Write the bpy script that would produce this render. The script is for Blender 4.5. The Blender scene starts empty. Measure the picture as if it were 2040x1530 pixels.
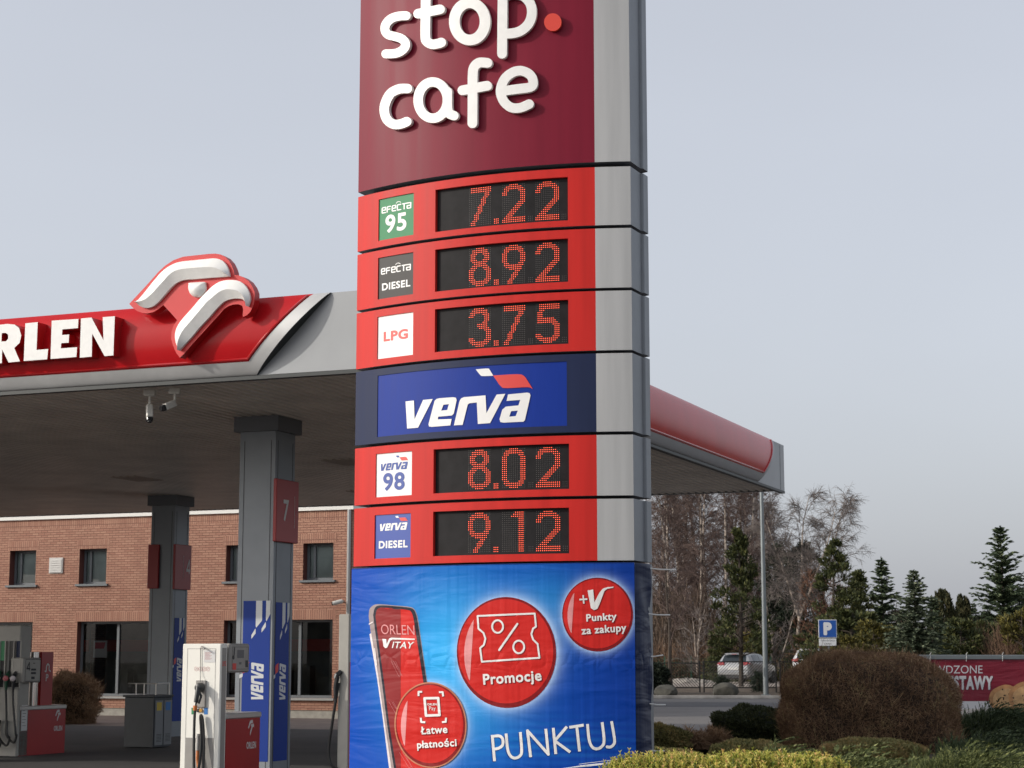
import bpy, bmesh, math, random
import numpy as np
from mathutils import Vector, Matrix, geometry

SC = bpy.context.scene
COL = SC.collection
rad = math.radians

# ------------------------------------------------------------------ camera, sky, sun, exposure
CAMH, FPX, PITCH = 1.65, 3650.0, rad(8.46)
cam = bpy.data.cameras.new("camera")
cam.sensor_width = 36.0
cam.lens = FPX / 2040.0 * 36.0
cam.clip_start, cam.clip_end = 0.1, 6000.0
cam.dof.use_dof = True
cam.dof.focus_distance = 16.5
cam.dof.aperture_fstop = 8.0
cam_o = bpy.data.objects.new("camera", cam)
cam_o.location = (0, 0, CAMH)
cam_o.rotation_euler = (rad(90) + PITCH, 0, 0)
COL.objects.link(cam_o)
SC.camera = cam_o

TH = rad(21.7)                                   # the station is turned this much to the camera
E1 = (math.cos(TH), -math.sin(TH))               # along its front, to the right and nearer
E2 = (math.sin(TH), math.cos(TH))                # into its depth
SUN_A, SUN_C = 1.45, 0.80                        # sun: left over front, up over front
sv = Vector((-E2[0] - SUN_A * E1[0], -E2[1] - SUN_A * E1[1], SUN_C)).normalized()
SUN_EL = math.asin(sv.z)
SUN_AZ = math.atan2(sv.x, sv.y)

world = bpy.data.worlds.new("World")
SC.world = world
world.use_nodes = True
wn = world.node_tree
for n in list(wn.nodes):
    wn.nodes.remove(n)
w_out = wn.nodes.new("ShaderNodeOutputWorld")
w_bg = wn.nodes.new("ShaderNodeBackground")
w_hs = wn.nodes.new("ShaderNodeHueSaturation")
w_sky = wn.nodes.new("ShaderNodeTexSky")
w_sky.sky_type = 'NISHITA'
w_sky.sun_disc = False
w_sky.sun_elevation = SUN_EL
w_sky.sun_rotation = SUN_AZ
w_sky.air_density = 1.0
w_sky.dust_density = 4.0
w_sky.ozone_density = 2.0
w_hs.inputs['Saturation'].default_value = 0.45
w_bg.inputs['Strength'].default_value = 0.10
w_mix = wn.nodes.new("ShaderNodeMix")            # thin even overcast over the clear sky
w_mix.data_type = 'RGBA'
w_mix.blend_type = 'ADD'
w_mix.inputs[0].default_value = 1.0
w_mix.inputs[7].default_value = (3.5, 3.62, 4.0, 1)
w_tc = wn.nodes.new("ShaderNodeTexCoord")         # faint unevenness of the overcast
w_mp = wn.nodes.new("ShaderNodeMapping"); w_mp.inputs['Scale'].default_value = (1.0, 1.0, 2.6)
w_ns = wn.nodes.new("ShaderNodeTexNoise"); w_ns.inputs['Scale'].default_value = 2.4; w_ns.inputs['Detail'].default_value = 5
w_ns.inputs['Distortion'].default_value = 0.5
w_mr = wn.nodes.new("ShaderNodeMapRange")
w_mr.inputs['From Min'].default_value = 0.3; w_mr.inputs['From Max'].default_value = 0.7
w_mr.inputs['To Min'].default_value = 0.982; w_mr.inputs['To Max'].default_value = 1.018
w_mu = wn.nodes.new("ShaderNodeMix"); w_mu.data_type = 'RGBA'; w_mu.blend_type = 'MULTIPLY'; w_mu.inputs[0].default_value = 1.0
wn.links.new(w_tc.outputs['Generated'], w_mp.inputs[0]); wn.links.new(w_mp.outputs[0], w_ns.inputs['Vector'])
wn.links.new(w_ns.outputs[0], w_mr.inputs[0]); wn.links.new(w_mr.outputs[0], w_mu.inputs[7])
wn.links.new(w_sky.outputs[0], w_hs.inputs['Color'])
wn.links.new(w_hs.outputs[0], w_mix.inputs[6])
wn.links.new(w_mix.outputs[2], w_mu.inputs[6])
wn.links.new(w_mu.outputs[2], w_bg.inputs['Color'])
wn.links.new(w_bg.outputs[0], w_out.inputs['Surface'])

sun = bpy.data.lights.new("sun", 'SUN')
sun.energy = 2.5
sun.angle = rad(0.6)
sun.color = (1.0, 0.94, 0.85)
sun_o = bpy.data.objects.new("sun", sun)
sun_o.rotation_euler = sv.to_track_quat('Z', 'Y').to_euler()
sun_o.location = (-20, -5, 30)
COL.objects.link(sun_o)
SC.view_settings.view_transform = 'Standard'
SC.view_settings.look = 'None'
SC.view_settings.exposure = 0.0
SC.view_settings.gamma = 1.0

# ------------------------------------------------------------------ measuring helpers
cP, sP = math.cos(PITCH), math.sin(PITCH)

def ray(u, v):
    a, t = (u - 1020.0) / FPX, (765.0 - v) / FPX
    return a, cP - sP * t, sP + cP * t

def at(u, v, Y):
    r = ray(u, v)
    k = Y / r[1]
    return r[0] * k, Y, CAMH + r[2] * k

class Plane:
    """upright plane through o running along d; (s along d, z up, distance out)"""
    def __init__(self, o, d):
        self.o, self.d = o, d
        self.n = (d[1], -d[0])
    def pt(self, s, z, off=0.0):
        return (self.o[0] + self.d[0] * s + self.n[0] * off, self.o[1] + self.d[1] * s + self.n[1] * off, z)
    def inv(self, u, v, off=0.0):
        r = ray(u, v)
        ox, oy = self.o[0] + self.n[0] * off, self.o[1] + self.n[1] * off
        k = (ox * self.n[0] + oy * self.n[1]) / (r[0] * self.n[0] + r[1] * self.n[1])
        x, y = r[0] * k, r[1] * k
        return (x - ox) * self.d[0] + (y - oy) * self.d[1], CAMH + r[2] * k

class Cyl:
    """upright bulging sheet through three plan points; s = arc length from the left end"""
    def __init__(self, a, b, c):
        ax, ay = a; bx, by = b; cx, cy = c
        D = 2 * (ax * (by - cy) + bx * (cy - ay) + cx * (ay - by))
        a2, b2, c2 = ax * ax + ay * ay, bx * bx + by * by, cx * cx + cy * cy
        self.c = ((a2 * (by - cy) + b2 * (cy - ay) + c2 * (ay - by)) / D,
                  (a2 * (cx - bx) + b2 * (ax - cx) + c2 * (bx - ax)) / D)
        self.R = math.hypot(ax - self.c[0], ay - self.c[1])
        self.a0 = math.atan2(ay - self.c[1], ax - self.c[0])
        self.W = (math.atan2(cy - self.c[1], cx - self.c[0]) - self.a0) * self.R
    def pt(self, s, z, off=0.0):
        a = self.a0 + s / self.R
        return (self.c[0] + (self.R + off) * math.cos(a), self.c[1] + (self.R + off) * math.sin(a), z)
    def inv(self, u, v, off=0.0):
        r = ray(u, v)
        A = r[0] ** 2 + r[1] ** 2
        B = -2 * (r[0] * self.c[0] + r[1] * self.c[1])
        C = self.c[0] ** 2 + self.c[1] ** 2 - (self.R + off) ** 2
        k = (-B - math.sqrt(max(B * B - 4 * A * C, 0))) / (2 * A)
        a = math.atan2(r[1] * k - self.c[1], r[0] * k - self.c[0])
        return (a - self.a0) * self.R, CAMH + r[2] * k

class Flat:
    """any rectangle: origin, unit axis for s, unit axis for z, outward normal"""
    def __init__(self, o, sx, zx):
        self.o, self.s, self.z = Vector(o), Vector(sx), Vector(zx)
        self.n = self.s.cross(self.z)
    def pt(self, s, z, off=0.0):
        return tuple(self.o + self.s * s + self.z * z + self.n * off)

# ------------------------------------------------------------------ mesh building
WM = {}

class MB:
    def __init__(self):
        self.v, self.f, self.m, self.rnd = [], [], [], None
    def add(self, vs, fs, mat=0):
        b = len(self.v)
        self.v.extend(vs)
        for f in fs:
            self.f.append([i + b for i in f])
            self.m.append(mat)
        return self
    def quad(self, a, b, c, d, mat=0):
        return self.add([a, b, c, d], [(0, 1, 2, 3)], mat)
    def box(self, o, ax, ay, az, mat=0, bev=0.0):
        """box from corner o along three edge vectors (right-handed)"""
        o, ax, ay, az = Vector(o), Vector(ax), Vector(ay), Vector(az)
        if bev > 0:
            X, Y, Z = ax.length, ay.length, az.length
            ux, uy, uz = ax / X, ay / Y, az / Z
            vs = []
            idx = {}
            for i in (0, 1):
                for j in (0, 1):
                    for k in (0, 1):
                        for w in range(3):
                            p = [i * X, j * Y, k * Z]
                            s = [1 - 2 * i, 1 - 2 * j, 1 - 2 * k]
                            for q in range(3):
                                if q != w:
                                    p[q] += s[q] * bev
                            idx[i, j, k, w] = len(vs)
                            vs.append(tuple(o + ux * p[0] + uy * p[1] + uz * p[2]))
            fs = []
            def face(l):
                c = sum((Vector(vs[i]) for i in l), Vector()) / len(l)
                n = (Vector(vs[l[1]]) - Vector(vs[l[0]])).cross(Vector(vs[l[2]]) - Vector(vs[l[0]]))
                mid = o + (ax + ay + az) / 2
                fs.append(l if n.dot(c - mid) > 0 else l[::-1])
            for w in range(3):
                q, r = [x for x in range(3) if x != w]
                for e in (0, 1):
                    def I(a, b):
                        t = [0, 0, 0]; t[w] = e; t[q] = a; t[r] = b
                        return idx[t[0], t[1], t[2], w]
                    face([I(0, 0), I(1, 0), I(1, 1), I(0, 1)])
            for w in range(3):
                q, r = [x for x in range(3) if x != w]
                for a in (0, 1):
                    for b in (0, 1):
                        def J(e, ww):
                            t = [0, 0, 0]; t[w] = e; t[q] = a; t[r] = b
                            return idx[t[0], t[1], t[2], ww]
                        face([J(0, q), J(1, q), J(1, r), J(0, r)])
            for i in (0, 1):
                for j in (0, 1):
                    for k in (0, 1):
                        face([idx[i, j, k, 0], idx[i, j, k, 1], idx[i, j, k, 2]])
            return self.add(vs, fs, mat)
        P = [o, o + ax, o + ax + ay, o + ay]
        P += [p + az for p in P]
        return self.add([tuple(p) for p in P], [(3, 2, 1, 0), (4, 5, 6, 7), (0, 1, 5, 4), (1, 2, 6, 5), (2, 3, 7, 6), (3, 0, 4, 7)], mat)
    def prism(self, poly, z0, z1, mat=0):
        """upright prism over a plan polygon (counter-clockwise)"""
        n = len(poly)
        vs = [(x, y, z0) for x, y in poly] + [(x, y, z1) for x, y in poly]
        fs = [list(range(n))[::-1], list(range(n, 2 * n))] + [(i, (i + 1) % n, n + (i + 1) % n, n + i) for i in range(n)]
        return self.add(vs, fs, mat)
    def tube(self, path, r, n=8, mat=0, caps=True):
        path = [Vector(p) for p in path]
        rs = r if isinstance(r, (list, tuple)) else [r] * len(path)
        vs, fs = [], []
        prev = None
        for i, p in enumerate(path):
            t = (path[min(i + 1, len(path) - 1)] - path[max(i - 1, 0)])
            if t.length < 1e-9:
                t = Vector((0, 0, 1))
            t.normalize()
            if prev is None:
                a = Vector((0, 0, 1)) if abs(t.z) < 0.9 else Vector((1, 0, 0))
                x = t.cross(a).normalized()
            else:
                x = prev - t * prev.dot(t)
                x = x.normalized() if x.length > 1e-6 else t.orthogonal().normalized()
            prev = x
            y = t.cross(x)
            for k in range(n):
                a = 2 * math.pi * k / n
                vs.append(tuple(p + (x * math.cos(a) + y * math.sin(a)) * rs[i]))
        for i in range(len(path) - 1):
            for k in range(n):
                fs.append((i * n + k, i * n + (k + 1) % n, (i + 1) * n + (k + 1) % n, (i + 1) * n + k))
        if caps:
            fs.append(list(range(n))[::-1])
            fs.append([(len(path) - 1) * n + k for k in range(n)])
        return self.add(vs, fs, mat)
    def rev(self, o, axis, prof, n=20, mat=0):
        """surface of revolution: prof = [(distance along axis, radius)...]"""
        ax = Vector(axis).normalized()
        x = ax.orthogonal().normalized(); y = ax.cross(x); o = Vector(o)
        vs, fs = [], []
        for h, r in prof:
            for k in range(n):
                a = 2 * math.pi * k / n
                vs.append(tuple(o + ax * h + (x * math.cos(a) + y * math.sin(a)) * r))
        for i in range(len(prof) - 1):
            for k in range(n):
                fs.append((i * n + k, i * n + (k + 1) % n, (i + 1) * n + (k + 1) % n, (i + 1) * n + k))
        fs.append(list(range(n))[::-1]); fs.append([(len(prof) - 1) * n + k for k in range(n)])
        return self.add(vs, fs, mat)
    def build(self, name, mats, parent=None, smooth=False, angle=40, local=False, weld=False):
        me = bpy.data.meshes.new(name)
        vs = self.v
        M = WM.get(parent)
        if M is not None and not local:
            vs = [tuple(M @ Vector(p)) for p in vs]
        me.from_pydata(vs, [], self.f)
        if weld:
            bm = bmesh.new(); bm.from_mesh(me)
            for f_, k in zip(bm.faces, self.m):
                f_.material_index = k
            bmesh.ops.remove_doubles(bm, verts=bm.verts[:], dist=1e-5)
            bm.to_mesh(me); bm.free()
        for m in (mats if isinstance(mats, (list, tuple)) else [mats]):
            me.materials.append(m)
        if len(me.materials) > 1 and not weld:
            me.polygons.foreach_set("material_index", self.m)
        if self.rnd is not None:
            at_ = me.attributes.new("rnd", 'FLOAT', 'POINT')
            at_.data.foreach_set("value", np.asarray(self.rnd, dtype=np.float32))
        if smooth:
            me.polygons.foreach_set("use_smooth", [True] * len(me.polygons))
            me.set_sharp_from_angle(angle=rad(angle))
        me.update()
        o = bpy.data.objects.new(name, me)
        COL.objects.link(o)
        if parent is not None:
            o.parent = parent
            if parent in WM:
                WM[o] = WM[parent]
        return o

def tag(o, label, cat, group=None, kind=None):
    o['label'] = label
    o['category'] = cat
    if group:
        o['group'] = group
    if kind:
        o['kind'] = kind
    return o

def thing(name, loc, label, cat, group=None, rz=0.0):
    o = bpy.data.objects.new(name, None)
    o.empty_display_size = 0.2
    o.location = loc
    o.rotation_euler = (0, 0, rz)
    COL.objects.link(o)
    WM[o] = (Matrix.Translation(Vector(loc)) @ Matrix.Rotation(rz, 4, 'Z')).inverted()
    return tag(o, label, cat, group)

def structure(o, label=None, cat=None):
    o['kind'] = 'structure'
    if label:
        o['label'] = label
        o['category'] = cat or o.name.split('.')[0].replace('_', ' ')
    return o

def copy_tree(o, parent=None):
    c = o.copy()
    COL.objects.link(c)
    if parent is not None:
        c.parent = parent
    for ch in list(o.children):
        copy_tree(ch, c)
    return c

# ------------------------------------------------------------------ flat shapes
def ccw(p):
    a = sum(p[i][0] * p[(i + 1) % len(p)][1] - p[(i + 1) % len(p)][0] * p[i][1] for i in range(len(p)))
    return p if a > 0 else p[::-1]

def union(polys, holes=(), grid=0.0):
    """polygons merged into one triangulated shape, minus the holes"""
    vs, fs = [], []
    for p in list(polys) + list(holes):
        p = ccw([(float(a), float(b)) for a, b in p])
        fs.append(list(range(len(vs), len(vs) + len(p))))
        vs.extend(p)
    nh = len(polys)
    if grid > 0:
        xs = [p[0] for p in vs]; ys = [p[1] for p in vs]
        x = min(xs) + grid / 2
        k = 0
        while x < max(xs):
            y = min(ys) + grid / 2 + (k % 2) * grid * 0.31
            while y < max(ys):
                vs.append((x + 0.013 * grid * (k % 3), y))
                y += grid
            x += grid
            k += 1
    r = geometry.delaunay_2d_cdt([Vector(p) for p in vs], [], fs, 1, 1e-7, True)
    V = [(p.x, p.y) for p in r[0]]
    T = []
    for f, of in zip(r[2], r[5]):
        if any(i >= nh for i in of) or not any(i < nh for i in of):
            continue
        a = (V[f[1]][0] - V[f[0]][0]) * (V[f[2]][1] - V[f[0]][1]) - (V[f[2]][0] - V[f[0]][0]) * (V[f[1]][1] - V[f[0]][1])
        if abs(a) < 1e-14:
            continue
        T.append(list(f) if a > 0 else list(f)[::-1])
    return V, T

def circ(x, y, rx, ry=None, n=40, rot=0.0):
    ry = rx if ry is None else ry
    out = []
    for i in range(n):
        a = 2 * math.pi * i / n
        p, q = rx * math.cos(a), ry * math.sin(a)
        out.append((x + p * math.cos(rot) - q * math.sin(rot), y + p * math.sin(rot) + q * math.cos(rot)))
    return out

def strokes(paths, w, closed=False, cap=True, n=14):
    """polygons of pen strokes of width w along the paths"""
    out = []
    for pts in paths:
        pp = list(pts) + ([pts[0]] if closed else [])
        for i in range(len(pp) - 1):
            a, b = pp[i], pp[i + 1]
            dx, dy = b[0] - a[0], b[1] - a[1]
            L = math.hypot(dx, dy)
            if L < 1e-9:
                continue
            nx, ny = -dy / L * w / 2, dx / L * w / 2
            out.append([(a[0] + nx, a[1] + ny), (b[0] + nx, b[1] + ny), (b[0] - nx, b[1] - ny), (a[0] - nx, a[1] - ny)])
        rng = range(len(pts)) if (cap or closed) else range(1, len(pts) - 1)
        for i in rng:
            out.append(circ(pts[i][0], pts[i][1], w / 2 * 0.999, n=n, rot=0.1 * i))
    return out

def smooth_path(pts, k=6, closed=False):
    n = len(pts)
    out = []
    for i in range(n if closed else n - 1):
        p = [pts[(i + j) % n] if closed else pts[min(max(i + j, 0), n - 1)] for j in (-1, 0, 1, 2)]
        for s in range(k):
            t = s / k
            out.append(tuple(0.5 * (2 * p[1][c] + (p[2][c] - p[0][c]) * t + (2 * p[0][c] - 5 * p[1][c] + 4 * p[2][c] - p[3][c]) * t * t
                                    + (-p[0][c] + 3 * p[1][c] - 3 * p[2][c] + p[3][c]) * t ** 3) for c in range(2)))
    if not closed:
        out.append(tuple(pts[-1]))
    return out

def zoomed(pts, u0, v0, k):
    return [(u0 + x * k, v0 + y * k) for x, y in pts]

def relief(mb, shape, fn, d0, d1, mf=0, ms=None):
    """shape (flat, counter-clockwise) laid on a surface; fn(x, y, off) -> 3-D; front at d1, sides back to d0"""
    V, T = shape
    b = len(mb.v)
    n = len(V)
    mb.v.extend(fn(x, y, d1) for x, y in V)
    ed = {}
    for t in T:
        mb.f.append([t[0] + b, t[1] + b, t[2] + b]); mb.m.append(mf)
        for i in range(3):
            ed[t[i], t[(i + 1) % 3]] = 1
    if d0 is None:
        return
    mb.v.extend(fn(x, y, d0) for x, y in V)
    for (i, j) in ed:
        if (j, i) not in ed:
            mb.f.append([i + b + n, j + b + n, j + b, i + b]); mb.m.append(mf if ms is None else ms)

def px(surf, off_front):
    """pixel outline (u, -v) traced at the height off_front of a surface -> 3-D function"""
    cache = {}
    def fn(x, y, off):
        k = (x, y)
        if k not in cache:
            cache[k] = surf.inv(x, -y, off_front)
        s, z = cache[k]
        return surf.pt(s, z, off)
    return fn

def neg(polys):
    return [[(x, -y) for x, y in p] for p in polys]

def decal(mb, surf, polys, off, mat=0, holes=(), grid=0.0, d0=None):
    relief(mb, union(neg(polys), neg(holes), grid), px(surf, off), d0, off, mat)

_txt = {}
def text_shape(body, bold=0.0):
    """built-in lettering as a flat shape: x 0..1 over its ink, y 0 at baseline, 1 at cap height"""
    key = (body, bold)
    if key in _txt:
        return _txt[key]
    if body == '4':
        w_ = 0.13 + bold
        _txt[key] = union(strokes([[(.95, .28), (.05, .28), (.68, .94), (.68, .05)]], w_, cap=False) + [circ(.05, .28, w_ * .4), circ(.68, .94, w_ * .45)])
        return _txt[key]
    def mesh(b):
        c = bpy.data.curves.new('t', 'FONT'); c.body = b; c.resolution_u = 5; c.space_character = 1.0 + bold * 1.5
        o = bpy.data.objects.new('t', c); COL.objects.link(o)
        dg = bpy.context.evaluated_depsgraph_get()
        e = o.evaluated_get(dg); m = e.to_mesh()
        V = [(p.co.x, p.co.y) for p in m.vertices]; F = [list(p.vertices) for p in m.polygons]
        e.to_mesh_clear(); bpy.data.objects.remove(o); bpy.data.curves.remove(c)
        return V, F
    V, F = mesh(body)
    cap = max(y for x, y in mesh('E')[0])
    par = list(range(len(V)))
    def find(i):
        while par[i] != i:
            par[i] = par[par[i]]
            i = par[i]
        return i
    for f in F:
        for i in f[1:]:
            par[find(i)] = find(f[0])
    isl = {}
    for f in F:
        isl.setdefault(find(f[0]), []).append(f)
    S = ([], [])
    for fs in isl.values():
        jit = lambda i: (V[i][0] + 3e-4 * math.sin(i * 12.9898 + 1), V[i][1] + 3e-4 * math.sin(i * 78.233 + 2))
        polys = [[jit(i) for i in f] for f in fs]
        if bold > 0:
            ed = {(f[i], f[(i + 1) % len(f)]) for f in fs for i in range(len(f))}
            for k, (i, j) in enumerate(sorted(ed)):
                if (j, i) not in ed and math.dist(V[i], V[j]) > 1e-4:
                    polys += strokes([[jit(i), jit(j)]], bold * (1 + 2e-3 * math.sin(k * 3.7)), n=9)
        v_, t_ = union(polys)
        n0 = len(S[0])
        S[0].extend(v_)
        S[1].extend([[i + n0 for i in t] for t in t_])
    xs = [p[0] for p in S[0]]
    x0, x1 = min(xs), max(xs)
    y0 = -bold / 2
    S = ([((x - x0) / (x1 - x0), (y - y0) / (cap + bold)) for x, y in S[0]], S[1])
    _txt[key] = S
    return S

def lettering(mb, surf, body, bl, br, tl, off, mat=0, bold=0.0, d0=None):
    """text whose baseline runs bl -> br (photo pixels) with cap height bl -> tl, laid on a surface"""
    p0, p1, p2 = surf.inv(*bl, off), surf.inv(*br, off), surf.inv(*tl, off)
    V, T = text_shape(body, bold)
    W = [(p0[0] + (p1[0] - p0[0]) * x + (p2[0] - p0[0]) * y, p0[1] + (p1[1] - p0[1]) * x + (p2[1] - p0[1]) * y) for x, y in V]
    relief(mb, (W, T), lambda s, z, d: surf.pt(s, z, d), d0, off, mat)

def lettering_sz(mb, surf, body, s0, z0, w, h, off, mat=0, bold=0.0, shear=0.0):
    V, T = text_shape(body, bold)
    W = [(s0 + x * w + y * h * shear, z0 + y * h) for x, y in V]
    relief(mb, (W, T), lambda s, z, d: surf.pt(s, z, d), None, off, mat)

# ------------------------------------------------------------------ materials
def mat(name, col, rough=0.5, metal=0.0, coat=0.0, noise=0.0, nscale=8.0, bump=0.0, bscale=60.0, spec=0.5, emit=None, es=0.0, coatr=0.1, streak=False):
    m = bpy.data.materials.new(name)
    m.use_nodes = True
    nt = m.node_tree
    b = nt.nodes['Principled BSDF']
    b.inputs['Base Color'].default_value = (*col, 1)
    b.inputs['Roughness'].default_value = rough
    b.inputs['Metallic'].default_value = metal
    b.inputs['Coat Weight'].default_value = coat
    b.inputs['Coat Roughness'].default_value = coatr
    b.inputs['Specular IOR Level'].default_value = spec
    if emit:
        b.inputs['Emission Color'].default_value = (*emit, 1)
        b.inputs['Emission Strength'].default_value = es
    if noise > 0 or bump > 0:
        tc = nt.nodes.new('ShaderNodeTexCoord')
    if noise > 0:
        t = nt.nodes.new('ShaderNodeTexNoise')
        t.inputs['Scale'].default_value = nscale
        t.inputs['Detail'].default_value = 6
        r = nt.nodes.new('ShaderNodeMapRange')
        r.inputs['From Min'].default_value = 0.3; r.inputs['From Max'].default_value = 0.7
        r.inputs['To Min'].default_value = 1 - noise; r.inputs['To Max'].default_value = 1 + noise
        mx = nt.nodes.new('ShaderNodeMix'); mx.data_type = 'RGBA'; mx.blend_type = 'MULTIPLY'
        mx.inputs[0].default_value = 1.0
        mx.inputs[6].default_value = (*col, 1)
        if streak:                               # rain marks and dust running down
            mp = nt.nodes.new('ShaderNodeMapping'); mp.inputs['Scale'].default_value = (6, 6, 0.35)
            nt.links.new(tc.outputs['Object'], mp.inputs[0]); nt.links.new(mp.outputs[0], t.inputs['Vector'])
            rr_ = nt.nodes.new('ShaderNodeMapRange'); rr_.inputs['To Min'].default_value = rough - .07; rr_.inputs['To Max'].default_value = rough + .10
            nt.links.new(t.outputs[0], rr_.inputs[0]); nt.links.new(rr_.outputs[0], b.inputs['Roughness'])
        else:
            nt.links.new(tc.outputs['Object'], t.inputs['Vector'])
        nt.links.new(t.outputs[0], r.inputs[0])
        nt.links.new(r.outputs[0], mx.inputs[7])
        nt.links.new(mx.outputs[2], b.inputs['Base Color'])
    if bump > 0:
        t = nt.nodes.new('ShaderNodeTexNoise')
        t.inputs['Scale'].default_value = bscale
        t.inputs['Detail'].default_value = 4
        bp = nt.nodes.new('ShaderNodeBump')
        bp.inputs['Strength'].default_value = 1.0
        bp.inputs['Distance'].default_value = bump
        nt.links.new(tc.outputs['Object'], t.inputs['Vector'])
        nt.links.new(t.outputs[0], bp.inputs['Height'])
        nt.links.new(bp.outputs[0], b.inputs['Normal'])
    return m

def leaf_mat(name, stops, rough=0.6, trans=0.0):
    """colour picked per leaf from a ramp by its own random number"""
    m = bpy.data.materials.new(name)
    m.use_nodes = True
    nt = m.node_tree
    b = nt.nodes['Principled BSDF']
    b.inputs['Roughness'].default_value = rough
    b.inputs['Specular IOR Level'].default_value = 0.3
    a = nt.nodes.new('ShaderNodeAttribute'); a.attribute_name = 'rnd'
    r = nt.nodes.new('ShaderNodeValToRGB')
    while len(r.color_ramp.elements) < len(stops):
        r.color_ramp.elements.new(0.5)
    for e, (p, c) in zip(r.color_ramp.elements, stops):
        e.position = p
        e.color = (*c, 1)
    nt.links.new(a.outputs['Fac'], r.inputs[0])
    nt.links.new(r.outputs[0], b.inputs['Base Color'])
    if trans > 0:
        b.inputs['Transmission Weight'].default_value = 0
        t = nt.nodes.new('ShaderNodeBsdfTranslucent')
        mx = nt.nodes.new('ShaderNodeMixShader'); mx.inputs[0].default_value = trans
        nt.links.new(r.outputs[0], t.inputs['Color'])
        nt.links.new(b.outputs[0], mx.inputs[1]); nt.links.new(t.outputs[0], mx.inputs[2])
        nt.links.new(mx.outputs[0], nt.nodes['Material Output'].inputs['Surface'])
    return m

# ================================================================== PRICE PYLON
M_RED = mat('sign_red', (0.55, 0.022, 0.017), 0.45, spec=0.2, noise=0.10, nscale=1.5, streak=True)
M_BURG = mat('sign_burgundy', (0.185, 0.009, 0.026), 0.44, noise=0.08, nscale=1.3, spec=0.16, streak=True)
M_NAVY = mat('sign_navy', (0.013, 0.021, 0.062), 0.5, spec=0.2, noise=0.10, nscale=1.5, streak=True)
M_BLUE = mat('sign_blue', (0.004, 0.030, 0.26), 0.45, spec=0.18, noise=0.05, streak=True)
M_SILV = mat('silver_panel', (0.43, 0.43, 0.425), 0.45, metal=0.1, noise=0.12, nscale=1.2, streak=True, bump=0.0006, bscale=90)
M_SIDE = mat('side_grey', (0.185, 0.200, 0.220), 0.42, metal=0.25, noise=0.08, nscale=4)
M_CORE = mat('core_black', (0.012, 0.011, 0.013), 0.6)
M_LED = mat('display_black', (0.016, 0.015, 0.016), 0.6, noise=0.25, nscale=9, spec=0.15)
M_DOTOFF = mat('diode_off', (0.16, 0.15, 0.14), 0.35)
M_DOTON = mat('diode_lit', (0.5, 0.05, 0.02), 0.4, emit=(1.0, 0.11, 0.05), es=2.4)
M_WHITE = mat('white_lettering', (0.80, 0.79, 0.76), 0.42, noise=0.04, nscale=14)
M_WPLATE = mat('white_plate', (0.80, 0.79, 0.77), 0.4, noise=0.03)
M_GREEN = mat('green_plate', (0.050, 0.235, 0.105), 0.45, noise=0.04, spec=0.2)
M_DGREY = mat('dark_grey_plate', (0.055, 0.052, 0.050), 0.45, spec=0.2, noise=0.05)
M_BPLATE = mat('blue_plate', (0.02, 0.06, 0.33), 0.38)
M_REDINK = mat('red_ink', (0.66, 0.05, 0.04), 0.4)
M_BLUEINK = mat('blue_ink', (0.02, 0.06, 0.30), 0.4)
M_DOTRED = mat('red_dot', (0.66, 0.045, 0.02), 0.35, coat=0.2)

PY = Cyl((-1.475, 17.12), (-0.322, 16.34), (1.064, 16.0))
W = PY.W
cl = math.hypot(PY.pt(W, 0)[0] - PY.pt(0, 0)[0], PY.pt(W, 0)[1] - PY.pt(0, 0)[1])
PC = ((PY.pt(W, 0)[0] - PY.pt(0, 0)[0]) / cl, (PY.pt(W, 0)[1] - PY.pt(0, 0)[1]) / cl)   # chord, left to right
PB = (-PC[1], PC[0])                                                                     # backwards
S_SILV = 0.5 * (PY.inv(1185, 325)[0] + PY.inv(1190, 1117)[0])
zr = lambda v: PY.inv(1220, v)[1]

pylon = thing('price_pylon', (PY.pt(W / 2, 0)[0], PY.pt(W / 2, 0)[1], 0),
              'tall curved price pylon with red price rows, burgundy cafe head and silver right edge', 'price pylon')

def plan(ins=0.0, side=True):
    """plan outline of the pylon, counter-clockwise, starting with the front arc"""
    front = [PY.pt(ins + (W - 2 * ins) * i / 24, 0, -ins)[:2] for i in range(25)]
    L, R = front[0], front[-1]
    dep = 0.42 - 2 * ins
    add = lambda p, b, c: (p[0] + PB[0] * b + PC[0] * c, p[1] + PB[1] * b + PC[1] * c)
    if side and ins == 0:
        right = [add(R, 0.27, 0), add(R, 0.275, 0.016), add(R, 0.285, 0.022), add(R, 0.40, 0.022), add(R, 0.415, 0.016)]
        left = [add(L, 0.415, -0.016), add(L, 0.40, -0.022), add(L, 0.285, -0.022), add(L, 0.27, 0)]
    else:
        right, left = [], []
    m = (front[12][0] - (L[0] + R[0]) / 2, front[12][1] - (L[1] + R[1]) / 2)
    back = []
    for p in front[::-1]:
        rel = ((p[0] - L[0]) * PB[0] + (p[1] - L[1]) * PB[1])
        back.append(add(p, dep - 2 * rel, 0))
    return front, right, back, left

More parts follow.
